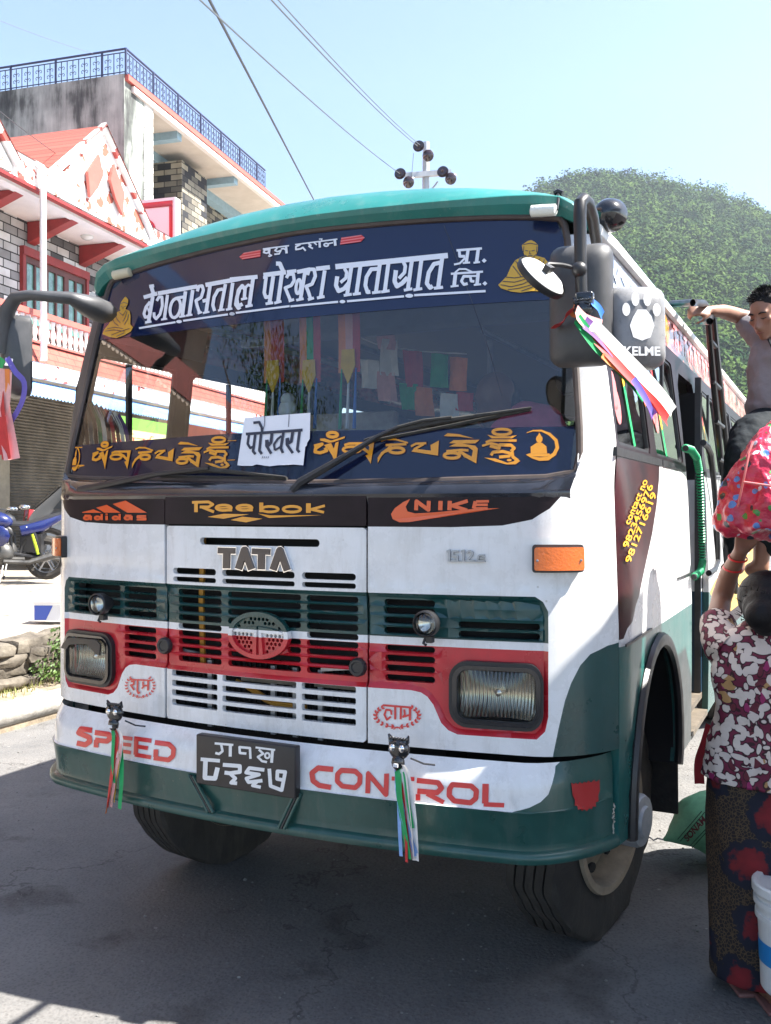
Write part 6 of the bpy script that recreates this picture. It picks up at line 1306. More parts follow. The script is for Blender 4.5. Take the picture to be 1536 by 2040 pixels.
# ================================================================ POLE AND WIRES
mat('pole_grey', (.45, .45, .46), .5, metal=.4, var=.15); mat('insulator', (.035, .018, .022), .12, coat=.8); mat('wire_dark', (.05, .05, .055), .6); mat('wire_pale', (.13, .14, .15), .6)
PY = 15.0
po = thing('utility_pole', 'grey steel electricity pole with dark disc insulators rising behind the bus', 'utility pole', (at_depth(843, 365, PY)[0], PY, 0))
a = at_depth(849, 284, PY); mb = MB(); mb.tube([(a[0]-.05, PY, 0), a], [.09, .055], 12); mb.build('pole', 'pole_grey', po)
mb = MB(); p0, p1 = Vector(at_depth(806, 353, PY)), Vector(at_depth(898, 346, PY)); mb.box((p0+p1)/2 + Vector((0, -.06, 0)), ((p1-p0).length, .07, .08), (0, -math.atan2(p1.z-p0.z, p1.x-p0.x), 0)); mb.tube([at_depth(872, 362, PY), at_depth(846, 395, PY)], .015, 6); mb.build('cross_arm', 'pole_grey', po)
for i, (x, y) in enumerate(((797, 346), (834, 291), (882, 342), (853, 310), (814, 363), (898, 356))):
    c = Vector(at_depth(x, y, PY - .18)); mb = MB(); ax = Vector((-.25, -.9, .1)).normalized() if i < 3 else Vector((.3, .8, .2)).normalized()
    mb.lathe([(.02, -.05), (.045, -.04), (.088, -.016), (.095, -.004), (.092, .006), (.055, .002), (.05, .012), (.07, .022), (.068, .03), (.03, .03), (.02, .05), (.012, .09)], c, ax, 20); mb.build('insulator', 'insulator', po)
def wire(label, A, B, r, m, sag=.0):
    A, B = Vector(A), Vector(B); mb = MB(); P = [A.lerp(B, k/16) - Vector((0, 0, sag*4*(k/16)*(1-k/16))) for k in range(17)]; mb.tube(P, r, 5); o = mb.build('overhead_wire', m); tag(o, label, 'wire', 'overhead wires')
wire('thick dark wire slanting steeply down behind the bus roof', at_depth(404, -25, 6.0), at_depth(640, 427, 18), .011, 'wire_dark')
wire('thin pale wire running to the left insulator of the pole', at_depth(372, -25, 5.0), at_depth(797, 346, PY-.2), .006, 'wire_pale', .05)
wire('left one of the two parallel wires running to the top insulator', at_depth(518, -25, 5.5), at_depth(832, 291, PY-.2), .006, 'wire_pale', .05)
wire('right one of the two parallel wires running to the top insulator', at_depth(532, -25, 5.5), at_depth(837, 289, PY-.2), .005, 'wire_pale', .05)
wire('faint wire crossing the sky above the roof railing at far left', at_depth(-30, 29, 14), at_depth(185, 106, 19), .004, 'wire_pale', .03)
wire('dark wire in front of the stained concrete side wall', at_depth(-20, 205, 12), at_depth(112, 306, 17), .007, 'wire_dark', .02)
wire('dropper wire hanging beside the pole top', at_depth(824, 305, PY-.1), at_depth(820, 352, PY-.1), .005, 'wire_pale')

# ================================================================ WOODED HILL
import numpy as np
rng = np.random.default_rng(5)
AZ = [-.30, -.05, .02, .08, .12, .155, .19, .22, .261, .30, .34, .38, .4156, .5, .65, .9]; EL = [.01, .02, .10, .21, .290, .333, .344, .348, .350, .343, .333, .321, .307, .27, .21, .1]
def hill_pt(az, f): Y = 70 + 190*f; g = min(f, 1.0); return az*Y, Y, lerp(az, AZ, EL)*262*(.12*g + .88*g**1.25)*(1 - max(0, f-1)*2.2)*(1 + .006*math.sin(az*40 + g*5)) - 1.0
mb = MB(); mb.grid([[hill_pt(-.3 + 1.2*i/60, f) for i in range(61)] for f in [k/14 for k in range(15)] + [1.06, 1.3]]); mat('hill_ground', (.022, .038, .012), .95, var=.4, vs=.05); hl_ = mb.build('hill', 'hill_ground'); tag(hl_, kind='structure')
V, NQ = [], 0; CO = []
for k in range(2600):
    az = rng.uniform(.06, .47); f = rng.uniform(.0, 1.0)**.75; x, y, z = hill_pt(az, f); R = rng.uniform(2.0, 4.2)*(.8 + .2*f); H = R*rng.uniform(1.0, 1.8); n = 260
    d = rng.normal(size=(n, 3)); d /= np.linalg.norm(d, axis=1)[:, None]; d[:, 2] = np.abs(d[:, 2])*1.0 - .15
    lob = 1 + .28*np.sin(d[:, 0]*4 + k) * np.cos(d[:, 1]*5 + k*2)
    P = d*np.array([R, R, H])*(lob*rng.uniform(.82, 1.05, n))[:, None] + np.array([x, y, z + 2.2])
    nn = d*2.2 + rng.normal(size=(n, 3))*.6; nn /= np.linalg.norm(nn, axis=1)[:, None]
    t1 = np.cross(nn, rng.normal(size=(n, 3))); t1 /= np.linalg.norm(t1, axis=1)[:, None]; t2 = np.cross(nn, t1); s = rng.uniform(.20, .40, n)[:, None]*(.6 + .13*R)
    V.append(np.stack([P - t1*s, P + t2*s*.8, P + t1*s, P - t2*s*.8], 1).reshape(-1, 3))
V = np.concatenate(V); nq = len(V)//4
me = bpy.data.meshes.new('forest'); me.vertices.add(len(V)); me.vertices.foreach_set('co', V.ravel()); me.loops.add(nq*4); me.loops.foreach_set('vertex_index', np.arange(nq*4, dtype=np.int32)); me.polygons.add(nq); me.polygons.foreach_set('loop_start', np.arange(0, nq*4, 4, dtype=np.int32))
m = mat('forest_leaf', (.075, .13, .030), .9, spec=.05); nt, N, L, b = nodes_of(m); g = N.new('ShaderNodeNewGeometry'); n = N.new('ShaderNodeTexNoise'); n.inputs['Scale'].default_value = .16; n.inputs['Detail'].default_value = 4; L(g.outputs['Position'], n.inputs['Vector'])
r = N.new('ShaderNodeValToRGB'); e = r.color_ramp.elements; e[0].position, e[0].color = .35, (.010, .034, .010, 1); e[1].position, e[1].color = .68, (.080, .130, .026, 1); L(n.outputs[0], r.inputs[0]); L(r.outputs[0], b.inputs['Base Color'])
me.materials.append(m); me.update(); me.validate(); fo = bpy.data.objects.new('forest', me); col.objects.link(fo); tag(fo, 'dense green forest covering the hill behind the bus', None, None, 'stuff')

# ================================================================ WHAT STANDS BEHIND AND BESIDE THE CAMERA (seen in the glass, plus blockers added to shade the road)
ob = thing('house', 'brown house with deep scalloped eaves left of the camera, mirrored in the windscreen', 'house', (-9.4, 6, 0))
mat('house_brown', (.40, .33, .28), .8, var=.2, vs=1.5); mat('soffit_brown', (.68, .58, .50), .8, var=.15, vs=1); mat('scallop_pale', (.62, .50, .40), .7); mat('fascia_red', (.25, .06, .05), .6, var=.2)
mb = MB(); mb.box((-12.4, 6.0, 3.6), (6, 9.0, 7.2)); mb.build('wall', 'house_brown', ob)
for z, x1, y0, y1 in ((4.75, -6.6, 1.2, 11.0), (7.6, -6.2, .8, 11.4)):
    mb = MB(); mb.box(((x1-9.4)/2, (y0+y1)/2, z), (abs(x1+9.4), y1-y0, .16)); ev = mb.build('eave', 'soffit_brown', ob)
    mb = MB(); mb.box((x1+.03, (y0+y1)/2, z + .10), (.06, y1-y0, .34)); mb.box(((x1-9.4)/2, y0-.03, z + .10), (abs(x1+9.4), .06, .34)); mb.build('fascia', 'fascia_red', ev)
    mb = MB()
    for k in range(int((y1-y0)/.12)): mb.lathe([(.055, -.012), (.055, .012)], (x1+.03, y0 + k*.12, z-.08), (1, 0, 0), 8)
    for k in range(int(abs(x1+9.4)/.12)): mb.lathe([(.055, -.012), (.055, .012)], (x1 - k*.12, y0-.03, z-.08), (0, 1, 0), 8)
    mb.build('scallops', 'scallop_pale', ev)
mb = MB()
for z in (8.5, 8.9, 9.3): mb.tube([(-6.3, 11.3, z), (-6.3, .9, z), (-9.4, .9, z)], .025, 6)
for k in range(8): mb.tube([(-6.3, .9 + k*1.48, 7.6), (-6.3, .9 + k*1.48, 9.3)], .03, 6)
mb.build('railing', 'pole_grey', ob)
mb = MB(); 
for y in (3.0, 6.0, 9.0): mb.box((-9.38, y, 2.0), (.08, 1.6, 2.2)); mb.box((-9.38, y, 6.2), (.08, 1.3, 1.3))
mb.build('window', 'wood_brown', ob)
mat('bark', (.09, .065, .045), .9, var=.3, vs=5, bump=.4, bs=12); mat('tree_leaf', (.03, .06, .014), .9, spec=.05, var=.4, vs=.6)
def tree(label, loc, H):
    t = thing('tree', label, 'tree', loc, group='trees behind the camera'); x, y, z = loc; mb = MB(); mb.tube([(x, y, z), (x+.1, y, z + H*.3), (x, y+.2, z + H*.6), (x-.2, y, z + H*.85)], [.25, .2, .13, .05], 8)
    for k in range(7): a = k*2.4; mb.tube([(x, y, z + H*(.3 + .07*k)), (x + math.cos(a)*H*.2, y + math.sin(a)*H*.2, z + H*(.45 + .07*k))], [.09, .03], 6)
    mb.build('trunk', 'bark', t); mb = MB()
    for k in range(26):
        a = random.uniform(0, 6.28); r_ = random.uniform(.05, .26)*H; leaves(mb, (x + math.cos(a)*r_, y + math.sin(a)*r_, z + H*random.uniform(.38, .95)), (H*.115, H*.115, H*.085), 330, .085)
    mb.build('crown', 'tree_leaf', t, flat=True, fixn=False)
tree('tall dark leafy tree behind the camera, nearest the brown house', (-17, -4.0, 0), 13); tree('broad dark leafy tree behind the camera, farthest left', (-21, -9.5, 0), 15); tree('dark leafy tree behind the camera, nearest the road', (-14, -10.5, 0), 11)
cp = thing('shade_canopy', 'added corrugated tin canopy on posts beside the road, right of the camera', 'canopy', world(4.4, -.9, 0))  # unseen canopy added so its shadow falls on the road and bus corner
mb = MB(); n = 120; mb.grid([[world(u_, -4.2 + 5.3*i/n, 3.5 + (.12 if u_ > 4 else 0) + .015*math.sin(i*math.pi/2)) for i in range(n+1)] for u_ in (2.65, 4.4, 6.2)]); mb.build('roof', 'tin_blue', cp, 80)
for u_, v_ in ((3.6, -4), (3.6, .95), (6.1, -4), (6.1, .95)): mb = MB(); mb.tube([world(u_, v_, 0), world(u_, v_, 3.5)], .05, 8); mb.build('post', 'grey_steel', cp)

mat('car_grey', (.075, .077, .08), .3, coat=.8, metal=.3); mat('car_glass', (.010, .011, .012), .35, spec=.12); mat('tail_red', (.35, .02, .02), .15, coat=.8); mat('moto_blue', (.006, .012, .085), .25, coat=.5); mat('moto_black', (.02, .02, .022), .4, var=.3); mat('engine_grey', (.07, .068, .065), .45, metal=.4, var=.4, vs=12); mat('lime', (.45, .62, .03), .5)
vn = thing('shade_van', 'added white van parked right of the camera alongside the bus', 'shade_van', world(3.2, 1.8, 0))  # unseen vehicle added to block sun from the road and the woman
VP = [(0, .35), (-.02, 1.0), (.06, 2.48), (.2, 2.62), (2.6, 2.62), (2.85, 2.45), (3.3, 1.45), (3.9, 1.25), (4.0, .5), (3.9, .32)]
mb = MB(); mb.grid([[world(u_, -.05 + x*.78 + (i if x < 1 else -i), z - i*.5) for x, z in VP] for u_, i in ((2.30, .05), (2.28, 0), (4.02, 0), (4.0, .05))], closed=True); n = len(VP); mb.f += [tuple(range(n)), tuple(3*n + i for i in range(n))]; mb.m += [0, 0]; mb.build('body', 'white_paint', vn, 35)
mb = MB()
for u_ in (2.272, 4.028): mb.add([world(u_, -.05 + x*.78, z) for x, z in ((1.9, 1.45), (3.05, 1.45), (2.75, 2.15), (1.9, 2.15))], [(0, 1, 2, 3)])
mb.build('window', 'car_glass', vn)
for u_ in (2.42, 3.88):
    for x in (.8, 3.3): mb = MB(); mb.lathe([(.16, -.1), (.32, -.1), (.34, -.05), (.34, .05), (.32, .1), (.16, .1)], world(u_, -.05 + x*.78, .34), Vector(world(1, 0, 0)) - Vector(world(0, 0, 0)), 24); mb.build('wheel', 'tyre_rubber', vn)

# ================================================================ CAR, MOTORCYCLE, CARTON
cx, cy, cz = at_depth(50, 1060, 16.2)[0], 16.2, .70
car = thing('car', 'dark grey hatchback parked in front of the shutter, half hidden by the bus', 'car', (cx+1.9, cy+.9, cz)); CA = math.radians(24)
def cl(x, y, z): return (cx + x*math.cos(CA) - y*math.sin(CA), cy + x*math.sin(CA) + y*math.cos(CA), cz + z)
PR = [(.03, .35), (0, .55), (.02, .82), (.10, .95), (.62, 1.42), (.80, 1.47), (1.9, 1.48), (2.25, 1.42), (2.85, 1.0), (3.5, .88), (3.68, .70), (3.72, .42), (3.6, .28), (.15, .26)]
mb = MB(); rows = []
for y, ins in ((-.78, .06), (-.80, .0), (0, -.02), (.80, 0), (.78, .06)): rows.append([cl(x + (ins if x < 1.8 else -ins), y*(.86 if z > 1.2 else 1), z - ins*(.5 if z > .6 else 0)) for x, z in PR])
mb.grid(rows, closed=True); n = len(PR); mb.f += [tuple(range(n-1, -1, -1)), tuple(4*n + i for i in range(n))]; mb.m += [0, 0]; mb.build('body', 'car_grey', car, 35)
mb = MB(); mb.add([cl(x, y, z) for x, z in ((.155, .99), (.56, 1.36)) for y in (-.60, .60)], [(0, 1, 3, 2)])
for s_ in (-1, 1): mb.add([cl(x, s_*y, z) for x, y, z in ((.40, .815, .98), (.72, .71, 1.38), (1.9, .71, 1.40), (2.3, .72, 1.33), (2.75, .815, .99))], [(0, 1, 2, 3, 4)])
for q in range(len(mb.v)): mb.v[q] = tuple(Vector(mb.v[q]) + (Vector(cl(-.012, 0, .012)) - Vector(cl(0, 0, 0)) if q < 4 else Vector((0, 0, 0))))
mb.build('window', 'car_glass', car)
for s_ in (-1, 1):
    mb = MB(); mb.box(cl(.05, s_*.66, .80), (.10, .20, .34), (0, .1, CA), bev=.02); mb.build('tail_lamp', 'tail_red', car)
    for x in (.68, 2.95): mb = MB(); mb.lathe([(.14, -.08), (.27, -.09), (.29, -.04), (.29, .04), (.27, .09), (.14, .08)], cl(x, s_*.74, .29), Vector(cl(0, 1, 0)) - Vector(cl(0, 0, 0)), 24); w__ = mb.build('wheel', 'tyre_rubber', car); mb = MB(); mb.lathe([(.15, -.085), (.02, -.10), (.02, .10), (.15, .085)], cl(x, s_*.74, .29), Vector(cl(0, 1, 0)) - Vector(cl(0, 0, 0)), 16); mb.build('rim', 'grey_hub', w__)
mb = MB(); mb.box(cl(.02, 0, .78), (.02, .46, .12), (0, 0, CA)); mb.build('number_plate', 'sign_white', car)
mx, my, mz = at_depth(112, 1100, 13.6)[0] + .22, 13.6, .63
mo = thing('motorcycle', 'blue motorcycle with a black seat parked on the terrace, cut off at the left edge', 'motorcycle', (mx-.9, my, mz))
def ml(x, y, z): return (mx - x*.84 - y*.35, my + y*.9 - .5*x, mz + z*1.12)   # x forward from the tail, to the left in the picture
for x in (.36, 1.62):
    mb = MB(); c = Vector(ml(x, 0, .30)); mb.tube([c + Vector((.255*math.cos(k*math.pi/14), 0, .255*math.sin(k*math.pi/14))) for k in range(29)], .055, 8, caps=False); wl = mb.build('wheel', 'tyre_rubber', mo)
    mb = MB(); mb.lathe([(.05, -.06), (.05, .06)], c, (0, 1, 0), 12)
    for k in range(6): mb.tube([c, c + Vector((.22*math.cos(k*1.047), 0, .22*math.sin(k*1.047)))], .014, 5)
    mb.tube([c + Vector((.215*math.cos(k*math.pi/14), 0, .215*math.sin(k*math.pi/14))) for k in range(29)], .02, 6, caps=False); mb.build('rim', 'grey_hub', wl)
mb = MB(); mb.ball(ml(1.08, 0, .80), (.27, .15, .13), 18, rot=(0, .15, 0)); mb.ball(ml(1.22, 0, .80), (.16, .16, .12), 14); mb.build('tank', 'moto_blue', mo)
mb = MB(); mb.tube([ml(.86, 0, .74), ml(.62, 0, .73), ml(.40, 0, .80), ml(.14, 0, .88)], [.10, .12, .11, .06], 10, flat=.45); mb.build('seat', 'moto_black', mo)
mb = MB(); mb.tube([ml(.72, -.08, .66), ml(.42, -.09, .72), ml(.08, -.03, .86)], [.07, .075, .03], 8, flat=1.2); mb.tube([ml(.72, .08, .66), ml(.42, .09, .72), ml(.08, .03, .86)], [.07, .075, .03], 8, flat=1.2); mb.ball(ml(1.05, -.14, .60), (.20, .05, .16), 12); mb.build('fairing', 'moto_blue', mo)
mb = MB(); mb.ball(ml(.04, 0, .82), (.05, .06, .04), 10); mb.build('tail_lamp', 'tail_red', mo)
mb = MB(); mb.ball(ml(1.0, 0, .38), (.20, .14, .17), 14); mb.box(ml(1.02, 0, .54), (.16, .18, .18), (0, .4, 0)); mb.tube([ml(.95, -.14, .28), ml(.6, -.15, .26), ml(.2, -.16, .36)], [.03, .035, .055], 8); mb.build('engine', 'engine_grey', mo)
mb = MB(); mb.tube([ml(1.42, -.06, .86), ml(1.42, .06, .86)], .03, 8); mb.tube([ml(1.42, 0, .86), ml(1.42, 0, .95)], .02, 8); mb.tube([ml(1.4, 0, .80), ml(.85, 0, .60), ml(.85, 0, .38)], .03, 8); mb.tube([ml(.85, -.08, .38), ml(.85, .08, .38)], .03, 8); mb.tube([ml(1.62, -.06, .30), ml(1.42, -.06, .86)], .03, 8); mb.tube([ml(1.62, .06, .30), ml(1.42, .06, .86)], .03, 8); mb.tube([ml(.36, -.07, .30), ml(.85, -.08, .38)], .022, 6); mb.tube([ml(.36, .07, .30), ml(.85, .08, .38)], .022, 6); mb.tube([ml(.42, -.1, .34), ml(.56, -.11, .70)], .03, 8); mb.tube([ml(1.35, -.36, .98), ml(1.40, -.2, .96), ml(1.42, 0, .94), ml(1.40, .2, .96), ml(1.35, .36, .98)], .014, 6); mb.tube([ml(.95, -.12, .25), ml(1.0, -.30, .02)], .014, 6); mb.build('frame', 'moto_black', mo)
mb = MB(); mb.tube([ml(.55, -.11, .62), ml(.50, -.11, .46), ml(.47, -.11, .36)], .026, 8); mb.build('shock_spring', 'lime', mo)
mb = MB(); mb.tube([ml(.36 + .36*math.cos(a), 0, .30 + .36*math.sin(a)) for a in [math.radians(10 + 15*k) for k in range(10)]], .05, 8, flat=.4); mb.box(ml(.55, .0, .50), (.30, .16, .26)); mb.box(ml(.1, 0, .62), (.05, .12, .30), (0, .5, 0)); mb.tube([ml(.1, .1, .3), ml(.6, .12, .34)], .05, 8); mb.build('mud_guard', 'moto_black', mo)
mb = MB(); mb.ball(ml(.66, -.12, .70), (.05, .015, .03), 8); mb.build('side_badge', 'sign_white', mo)
for s_, q in ((-1, (46, 1010)), (1, (20, 1014))):
    c = Vector(at_depth(*q, 13.45 if s_ < 0 else 13.8)); mb = MB(); mb.tube([ml(1.38, s_*.28, .97), c + Vector((-.08, 0, -.06)), c], .008, 6); mr_ = mb.build('mirror', 'moto_black', mo); mb = MB(); mb.ball(c, (.065, .025, .036), 12); mb.build('mirror_glass', 'mirror_glass', mr_)
m2_ = mo.copy(); col.objects.link(m2_); m2_.location = (mo.location.x - .25, mo.location.y + .75, mo.location.z); m2_['label'] = 'dark motorcycle parked just behind the blue motorcycle'; mo['group'] = m2_['group'] = 'motorcycles parked on the terrace'
for ch in list(mo.children):
    c_ = ch.copy(); col.objects.link(c_); c_.parent = m2_
    if ch.name.split('.')[0] in ('tank', 'fairing', 'shock_spring'): c_.material_slots[0].link = 'OBJECT'; c_.material_slots[0].material = MAT['moto_black']
    for g_ in ch.children: d_ = g_.copy(); col.objects.link(d_); d_.parent = c_
mat('carton_white', (.70, .72, .76), .6); mat('carton_blue', (.05, .10, .45), .5)
q = on_ground(66, 1236, .56); ca = thing('carton', 'small blue and white carton standing on the terrace beside the bus', 'box', q)
mb = MB(); mb.box((q[0]+.19, q[1]+.10, q[2]+.078), (.36, .2, .155)); mb.build('box', 'carton_white', ca); mb = MB(); mb.add([(q[0]+.012, q[1]-.003, q[2]+.004), (q[0]+.13, q[1]-.003, q[2]+.004), (q[0]+.20, q[1]-.003, q[2]+.15), (q[0]+.012, q[1]-.003, q[2]+.15)], [(0, 1, 2, 3)]); mb.build('print', 'carton_blue', ca, flat=True)
mb = MB(); mb.prism([(q[0]+.01, q[1]+.0, q[2]+.156), (q[0]+.37, q[1], q[2]+.156), (q[0]+.37, q[1]-.06, q[2]+.19), (q[0]+.01, q[1]-.06, q[2]+.19)], (0, 0, .004)); mb.build('flap', 'carton_white', ca)

# ================================================================ PEOPLE AND WHAT THEY CARRY
mat('skin_dark', (.20, .095, .060), .5, var=.12, vs=8); mat('skin_mid', (.27, .135, .085), .5, var=.1, vs=8); mat('hair_black', (.007, .006, .007), .55, spec=.25, var=.3, vs=30, bump=.15, bs=90)
mat('shirt_mauve', (.245, .228, .235), .85, var=.1, vs=6, bump=.9, bs=7); mat('trouser_black', (.010, .014, .018), .8, spec=.2, var=.3, vs=5, bump=.9, bs=8); mat('pink_cloth', (.80, .12, .26), .8, var=.2, vs=8); mat('shawl_red', (.30, .012, .018), .8, var=.2)
mat('gold', (.70, .42, .12), .25, metal=1.0); mat('sandal', (.22, .10, .09), .6); mat('white_plastic', (.70, .70, .69), .35, var=.06, vs=4); mat('blue_label', (.02, .22, .55), .35); mat('wire_handle', (.12, .11, .11), .4, metal=.7)
# blouse: cream petals with dark outlines on maroon and magenta
m = mat('petal_print', (.5, .4, .35), .75); nt, N, L, b = nodes_of(m)
tc = N.new('ShaderNodeTexCoord'); wn = N.new('ShaderNodeTexNoise'); wn.inputs['Scale'].default_value = 7; L(tc.outputs['Object'], wn.inputs['Vector'])
va = N.new('ShaderNodeVectorMath'); va.operation = 'SCALE'; va.inputs['Scale'].default_value = .06; L(wn.outputs['Color'], va.inputs[0]); vb = N.new('ShaderNodeVectorMath'); vb.operation = 'ADD'; L(tc.outputs['Object'], vb.inputs[0]); L(va.outputs[0], vb.inputs[1])
mp = N.new('ShaderNodeMapping'); mp.inputs['Scale'].default_value = (1.5, .8, .80); mp.inputs['Rotation'].default_value = (0, .5, 0); L(vb.outputs[0], mp.inputs[0])
v1 = N.new('ShaderNodeTexVoronoi'); v1.feature = 'DISTANCE_TO_EDGE'; v1.inputs['Scale'].default_value = 21; L(mp.outputs[0], v1.inputs['Vector'])
v2 = N.new('ShaderNodeTexVoronoi'); v2.inputs['Scale'].default_value = 30; v2.inputs['Randomness'].default_value = .75; L(mp.outputs[0], v2.inputs['Vector'])
sp = N.new('ShaderNodeSeparateColor'); L(v2.outputs['Color'], sp.inputs[0])
c1 = N.new('ShaderNodeValToRGB'); c1.color_ramp.interpolation = 'CONSTANT'; e = c1.color_ramp.elements; e[0].position, e[0].color = 0, (.66, .56, .50, 1); e[1].position, e[1].color = .82, (.30, .02, .11, 1)
for p_, c_ in ((.88, (.13, .018, .03, 1)), (.95, (.45, .25, .10, 1))): q = e.new(p_); q.color = c_
mq = N.new('ShaderNodeMapping'); mq.inputs['Scale'].default_value = (.75, .8, 1.5); mq.inputs['Rotation'].default_value = (0, .6, 0); L(vb.outputs[0], mq.inputs[0])
v3 = N.new('ShaderNodeTexVoronoi'); v3.inputs['Scale'].default_value = 27; v3.inputs['Randomness'].default_value = .8; L(mq.outputs[0], v3.inputs['Vector']); mn_ = N.new('ShaderNodeMath'); mn_.operation = 'MINIMUM'; L(v2.outputs['Distance'], mn_.inputs[0]); L(v3.outputs['Distance'], mn_.inputs[1])
fn_ = N.new('ShaderNodeTexNoise'); fn_.inputs['Scale'].default_value = 6; fn_.inputs['Detail'].default_value = 4; L(tc.outputs['Object'], fn_.inputs['Vector']); bp = N.new('ShaderNodeBump'); bp.inputs['Strength'].default_value = .8; bp.inputs['Distance'].default_value = .05; L(fn_.outputs[0], bp.inputs['Height']); L(bp.outputs[0], b.inputs['Normal'])
L(sp.outputs[0], c1.inputs[0]); c2 = N.new('ShaderNodeValToRGB'); e = c2.color_ramp.elements; e[0].position, e[0].color = .44, (1, 1, 1, 1); e[1].position, e[1].color = .47, (0, 0, 0, 1); L(mn_.outputs[0], c2.inputs[0])
cb_ = N.new('ShaderNodeValToRGB'); e = cb_.color_ramp.elements; e[0].position, e[0].color = .53, (.035, .006, .010, 1); e[1].position, e[1].color = .56, (.15, .012, .04, 1); L(mn_.outputs[0], cb_.inputs[0])
mx = N.new('ShaderNodeMixRGB'); L(cb_.outputs[0], mx.inputs[1]); L(c2.outputs[0], mx.inputs[0]); L(c1.outputs[0], mx.inputs[2]); L(mx.outputs[0], b.inputs['Base Color'])
# sarong: fine dark net with big red flowers
m = mat('sarong_print', (.03, .02, .02), .8); nt, N, L, b = nodes_of(m); tc = N.new('ShaderNodeTexCoord')
v1 = N.new('ShaderNodeTexVoronoi'); v1.feature = 'DISTANCE_TO_EDGE'; v1.inputs['Scale'].default_value = 85; L(tc.outputs['Object'], v1.inputs['Vector'])
c1 = N.new('ShaderNodeValToRGB'); e = c1.color_ramp.elements; e[0].position, e[0].color = .05, (.085, .052, .026, 1); e[1].position, e[1].color = .12, (.012, .008, .008, 1); L(v1.outputs['Distance'], c1.inputs[0])
v2 = N.new('ShaderNodeTexVoronoi'); v2.inputs['Scale'].default_value = 5.6; L(tc.outputs['Object'], v2.inputs['Vector']); n2 = N.new('ShaderNodeTexNoise'); n2.inputs['Scale'].default_value = 26; n2.inputs['Detail'].default_value = 3; L(tc.outputs['Object'], n2.inputs['Vector'])
ad = N.new('ShaderNodeMath'); ad.operation = 'MULTIPLY_ADD'; ad.inputs[1].default_value = .45; L(n2.outputs[0], ad.inputs[0]); L(v2.outputs['Distance'], ad.inputs[2])
c2 = N.new('ShaderNodeValToRGB'); e = c2.color_ramp.elements; e[0].position, e[0].color = .28, (.008, .006, .010, 1); e[1].position, e[1].color = .80, (0, 0, 0, 1)
for p_, c_ in ((.33, (.24, .012, .018, 1)), (.58, (.15, .008, .012, 1)), (.63, (.006, .008, .022, 1)), (.78, (.006, .007, .018, 1))): q = e.new(p_); q.color = c_
L(ad.outputs[0], c2.inputs[0]); gt = N.new('ShaderNodeMath'); gt.operation = 'GREATER_THAN'; gt.inputs[1].default_value = .76; L(ad.outputs[0], gt.inputs[0]); mx = N.new('ShaderNodeMixRGB'); L(gt.outputs[0], mx.inputs[0]); L(c2.outputs[0], mx.inputs[1]); L(c1.outputs[0], mx.inputs[2]); L(mx.outputs[0], b.inputs['Base Color'])
# bag: shiny crimson wrap with small blue and green prints
m = mat('bag_print', (.5, .03, .08), .32, coat=.3); nt, N, L, b = nodes_of(m); tc = N.new('ShaderNodeTexCoord')
v2 = N.new('ShaderNodeTexVoronoi'); v2.inputs['Scale'].default_value = 27; L(tc.outputs['Object'], v2.inputs['Vector']); sp = N.new('ShaderNodeSeparateColor'); L(v2.outputs['Color'], sp.inputs[0]); n2 = N.new('ShaderNodeTexNoise'); n2.inputs['Scale'].default_value = 44; n2.inputs['Detail'].default_value = 2; L(tc.outputs['Object'], n2.inputs['Vector'])
ad = N.new('ShaderNodeMath'); ad.operation = 'MULTIPLY_ADD'; ad.inputs[1].default_value = .55; L(n2.outputs[0], ad.inputs[0]); L(v2.outputs['Distance'], ad.inputs[2])
c1 = N.new('ShaderNodeValToRGB'); c1.color_ramp.interpolation = 'CONSTANT'; e = c1.color_ramp.elements; e[0].position, e[0].color = 0, (.10, .22, .55, 1); e[1].position, e[1].color = .30, (.05, .26, .06, 1)
for p_, c_ in ((.52, (.55, .55, .62, 1)), (.64, (.02, .03, .05, 1)), (.74, (.50, .03, .08, 1))): q = e.new(p_); q.color = c_
L(sp.outputs[1], c1.inputs[0]); c2 = N.new('ShaderNodeValToRGB'); e = c2.color_ramp.elements; e[0].position, e[0].color = .60, (1, 1, 1, 1); e[1].position, e[1].color = .63, (0, 0, 0, 1); L(ad.outputs[0], c2.inputs[0])
mx = N.new('ShaderNodeMixRGB'); mx.inputs[1].default_value = (.50, .022, .065, 1); L(c2.outputs[0], mx.inputs[0]); L(c1.outputs[0], mx.inputs[2]); L(mx.outputs[0], b.inputs['Base Color'])
n3 = N.new('ShaderNodeTexNoise'); n3.inputs['Scale'].default_value = 7; n3.inputs['Detail'].default_value = 6; L(tc.outputs['Object'], n3.inputs['Vector']); bp = N.new('ShaderNodeBump'); bp.inputs['Strength'].default_value = 1.0; bp.inputs['Distance'].default_value = .05; L(n3.outputs[0], bp.inputs['Height']); L(bp.outputs[0], b.inputs['Normal'])
mat('sack_green', (.20, .50, .30), .45, var=.3, vs=7, bump=.4, bs=14); mat('sack_print', (.16, .03, .035), .6); mat('sack_dark', (.02, .08, .05), .5)

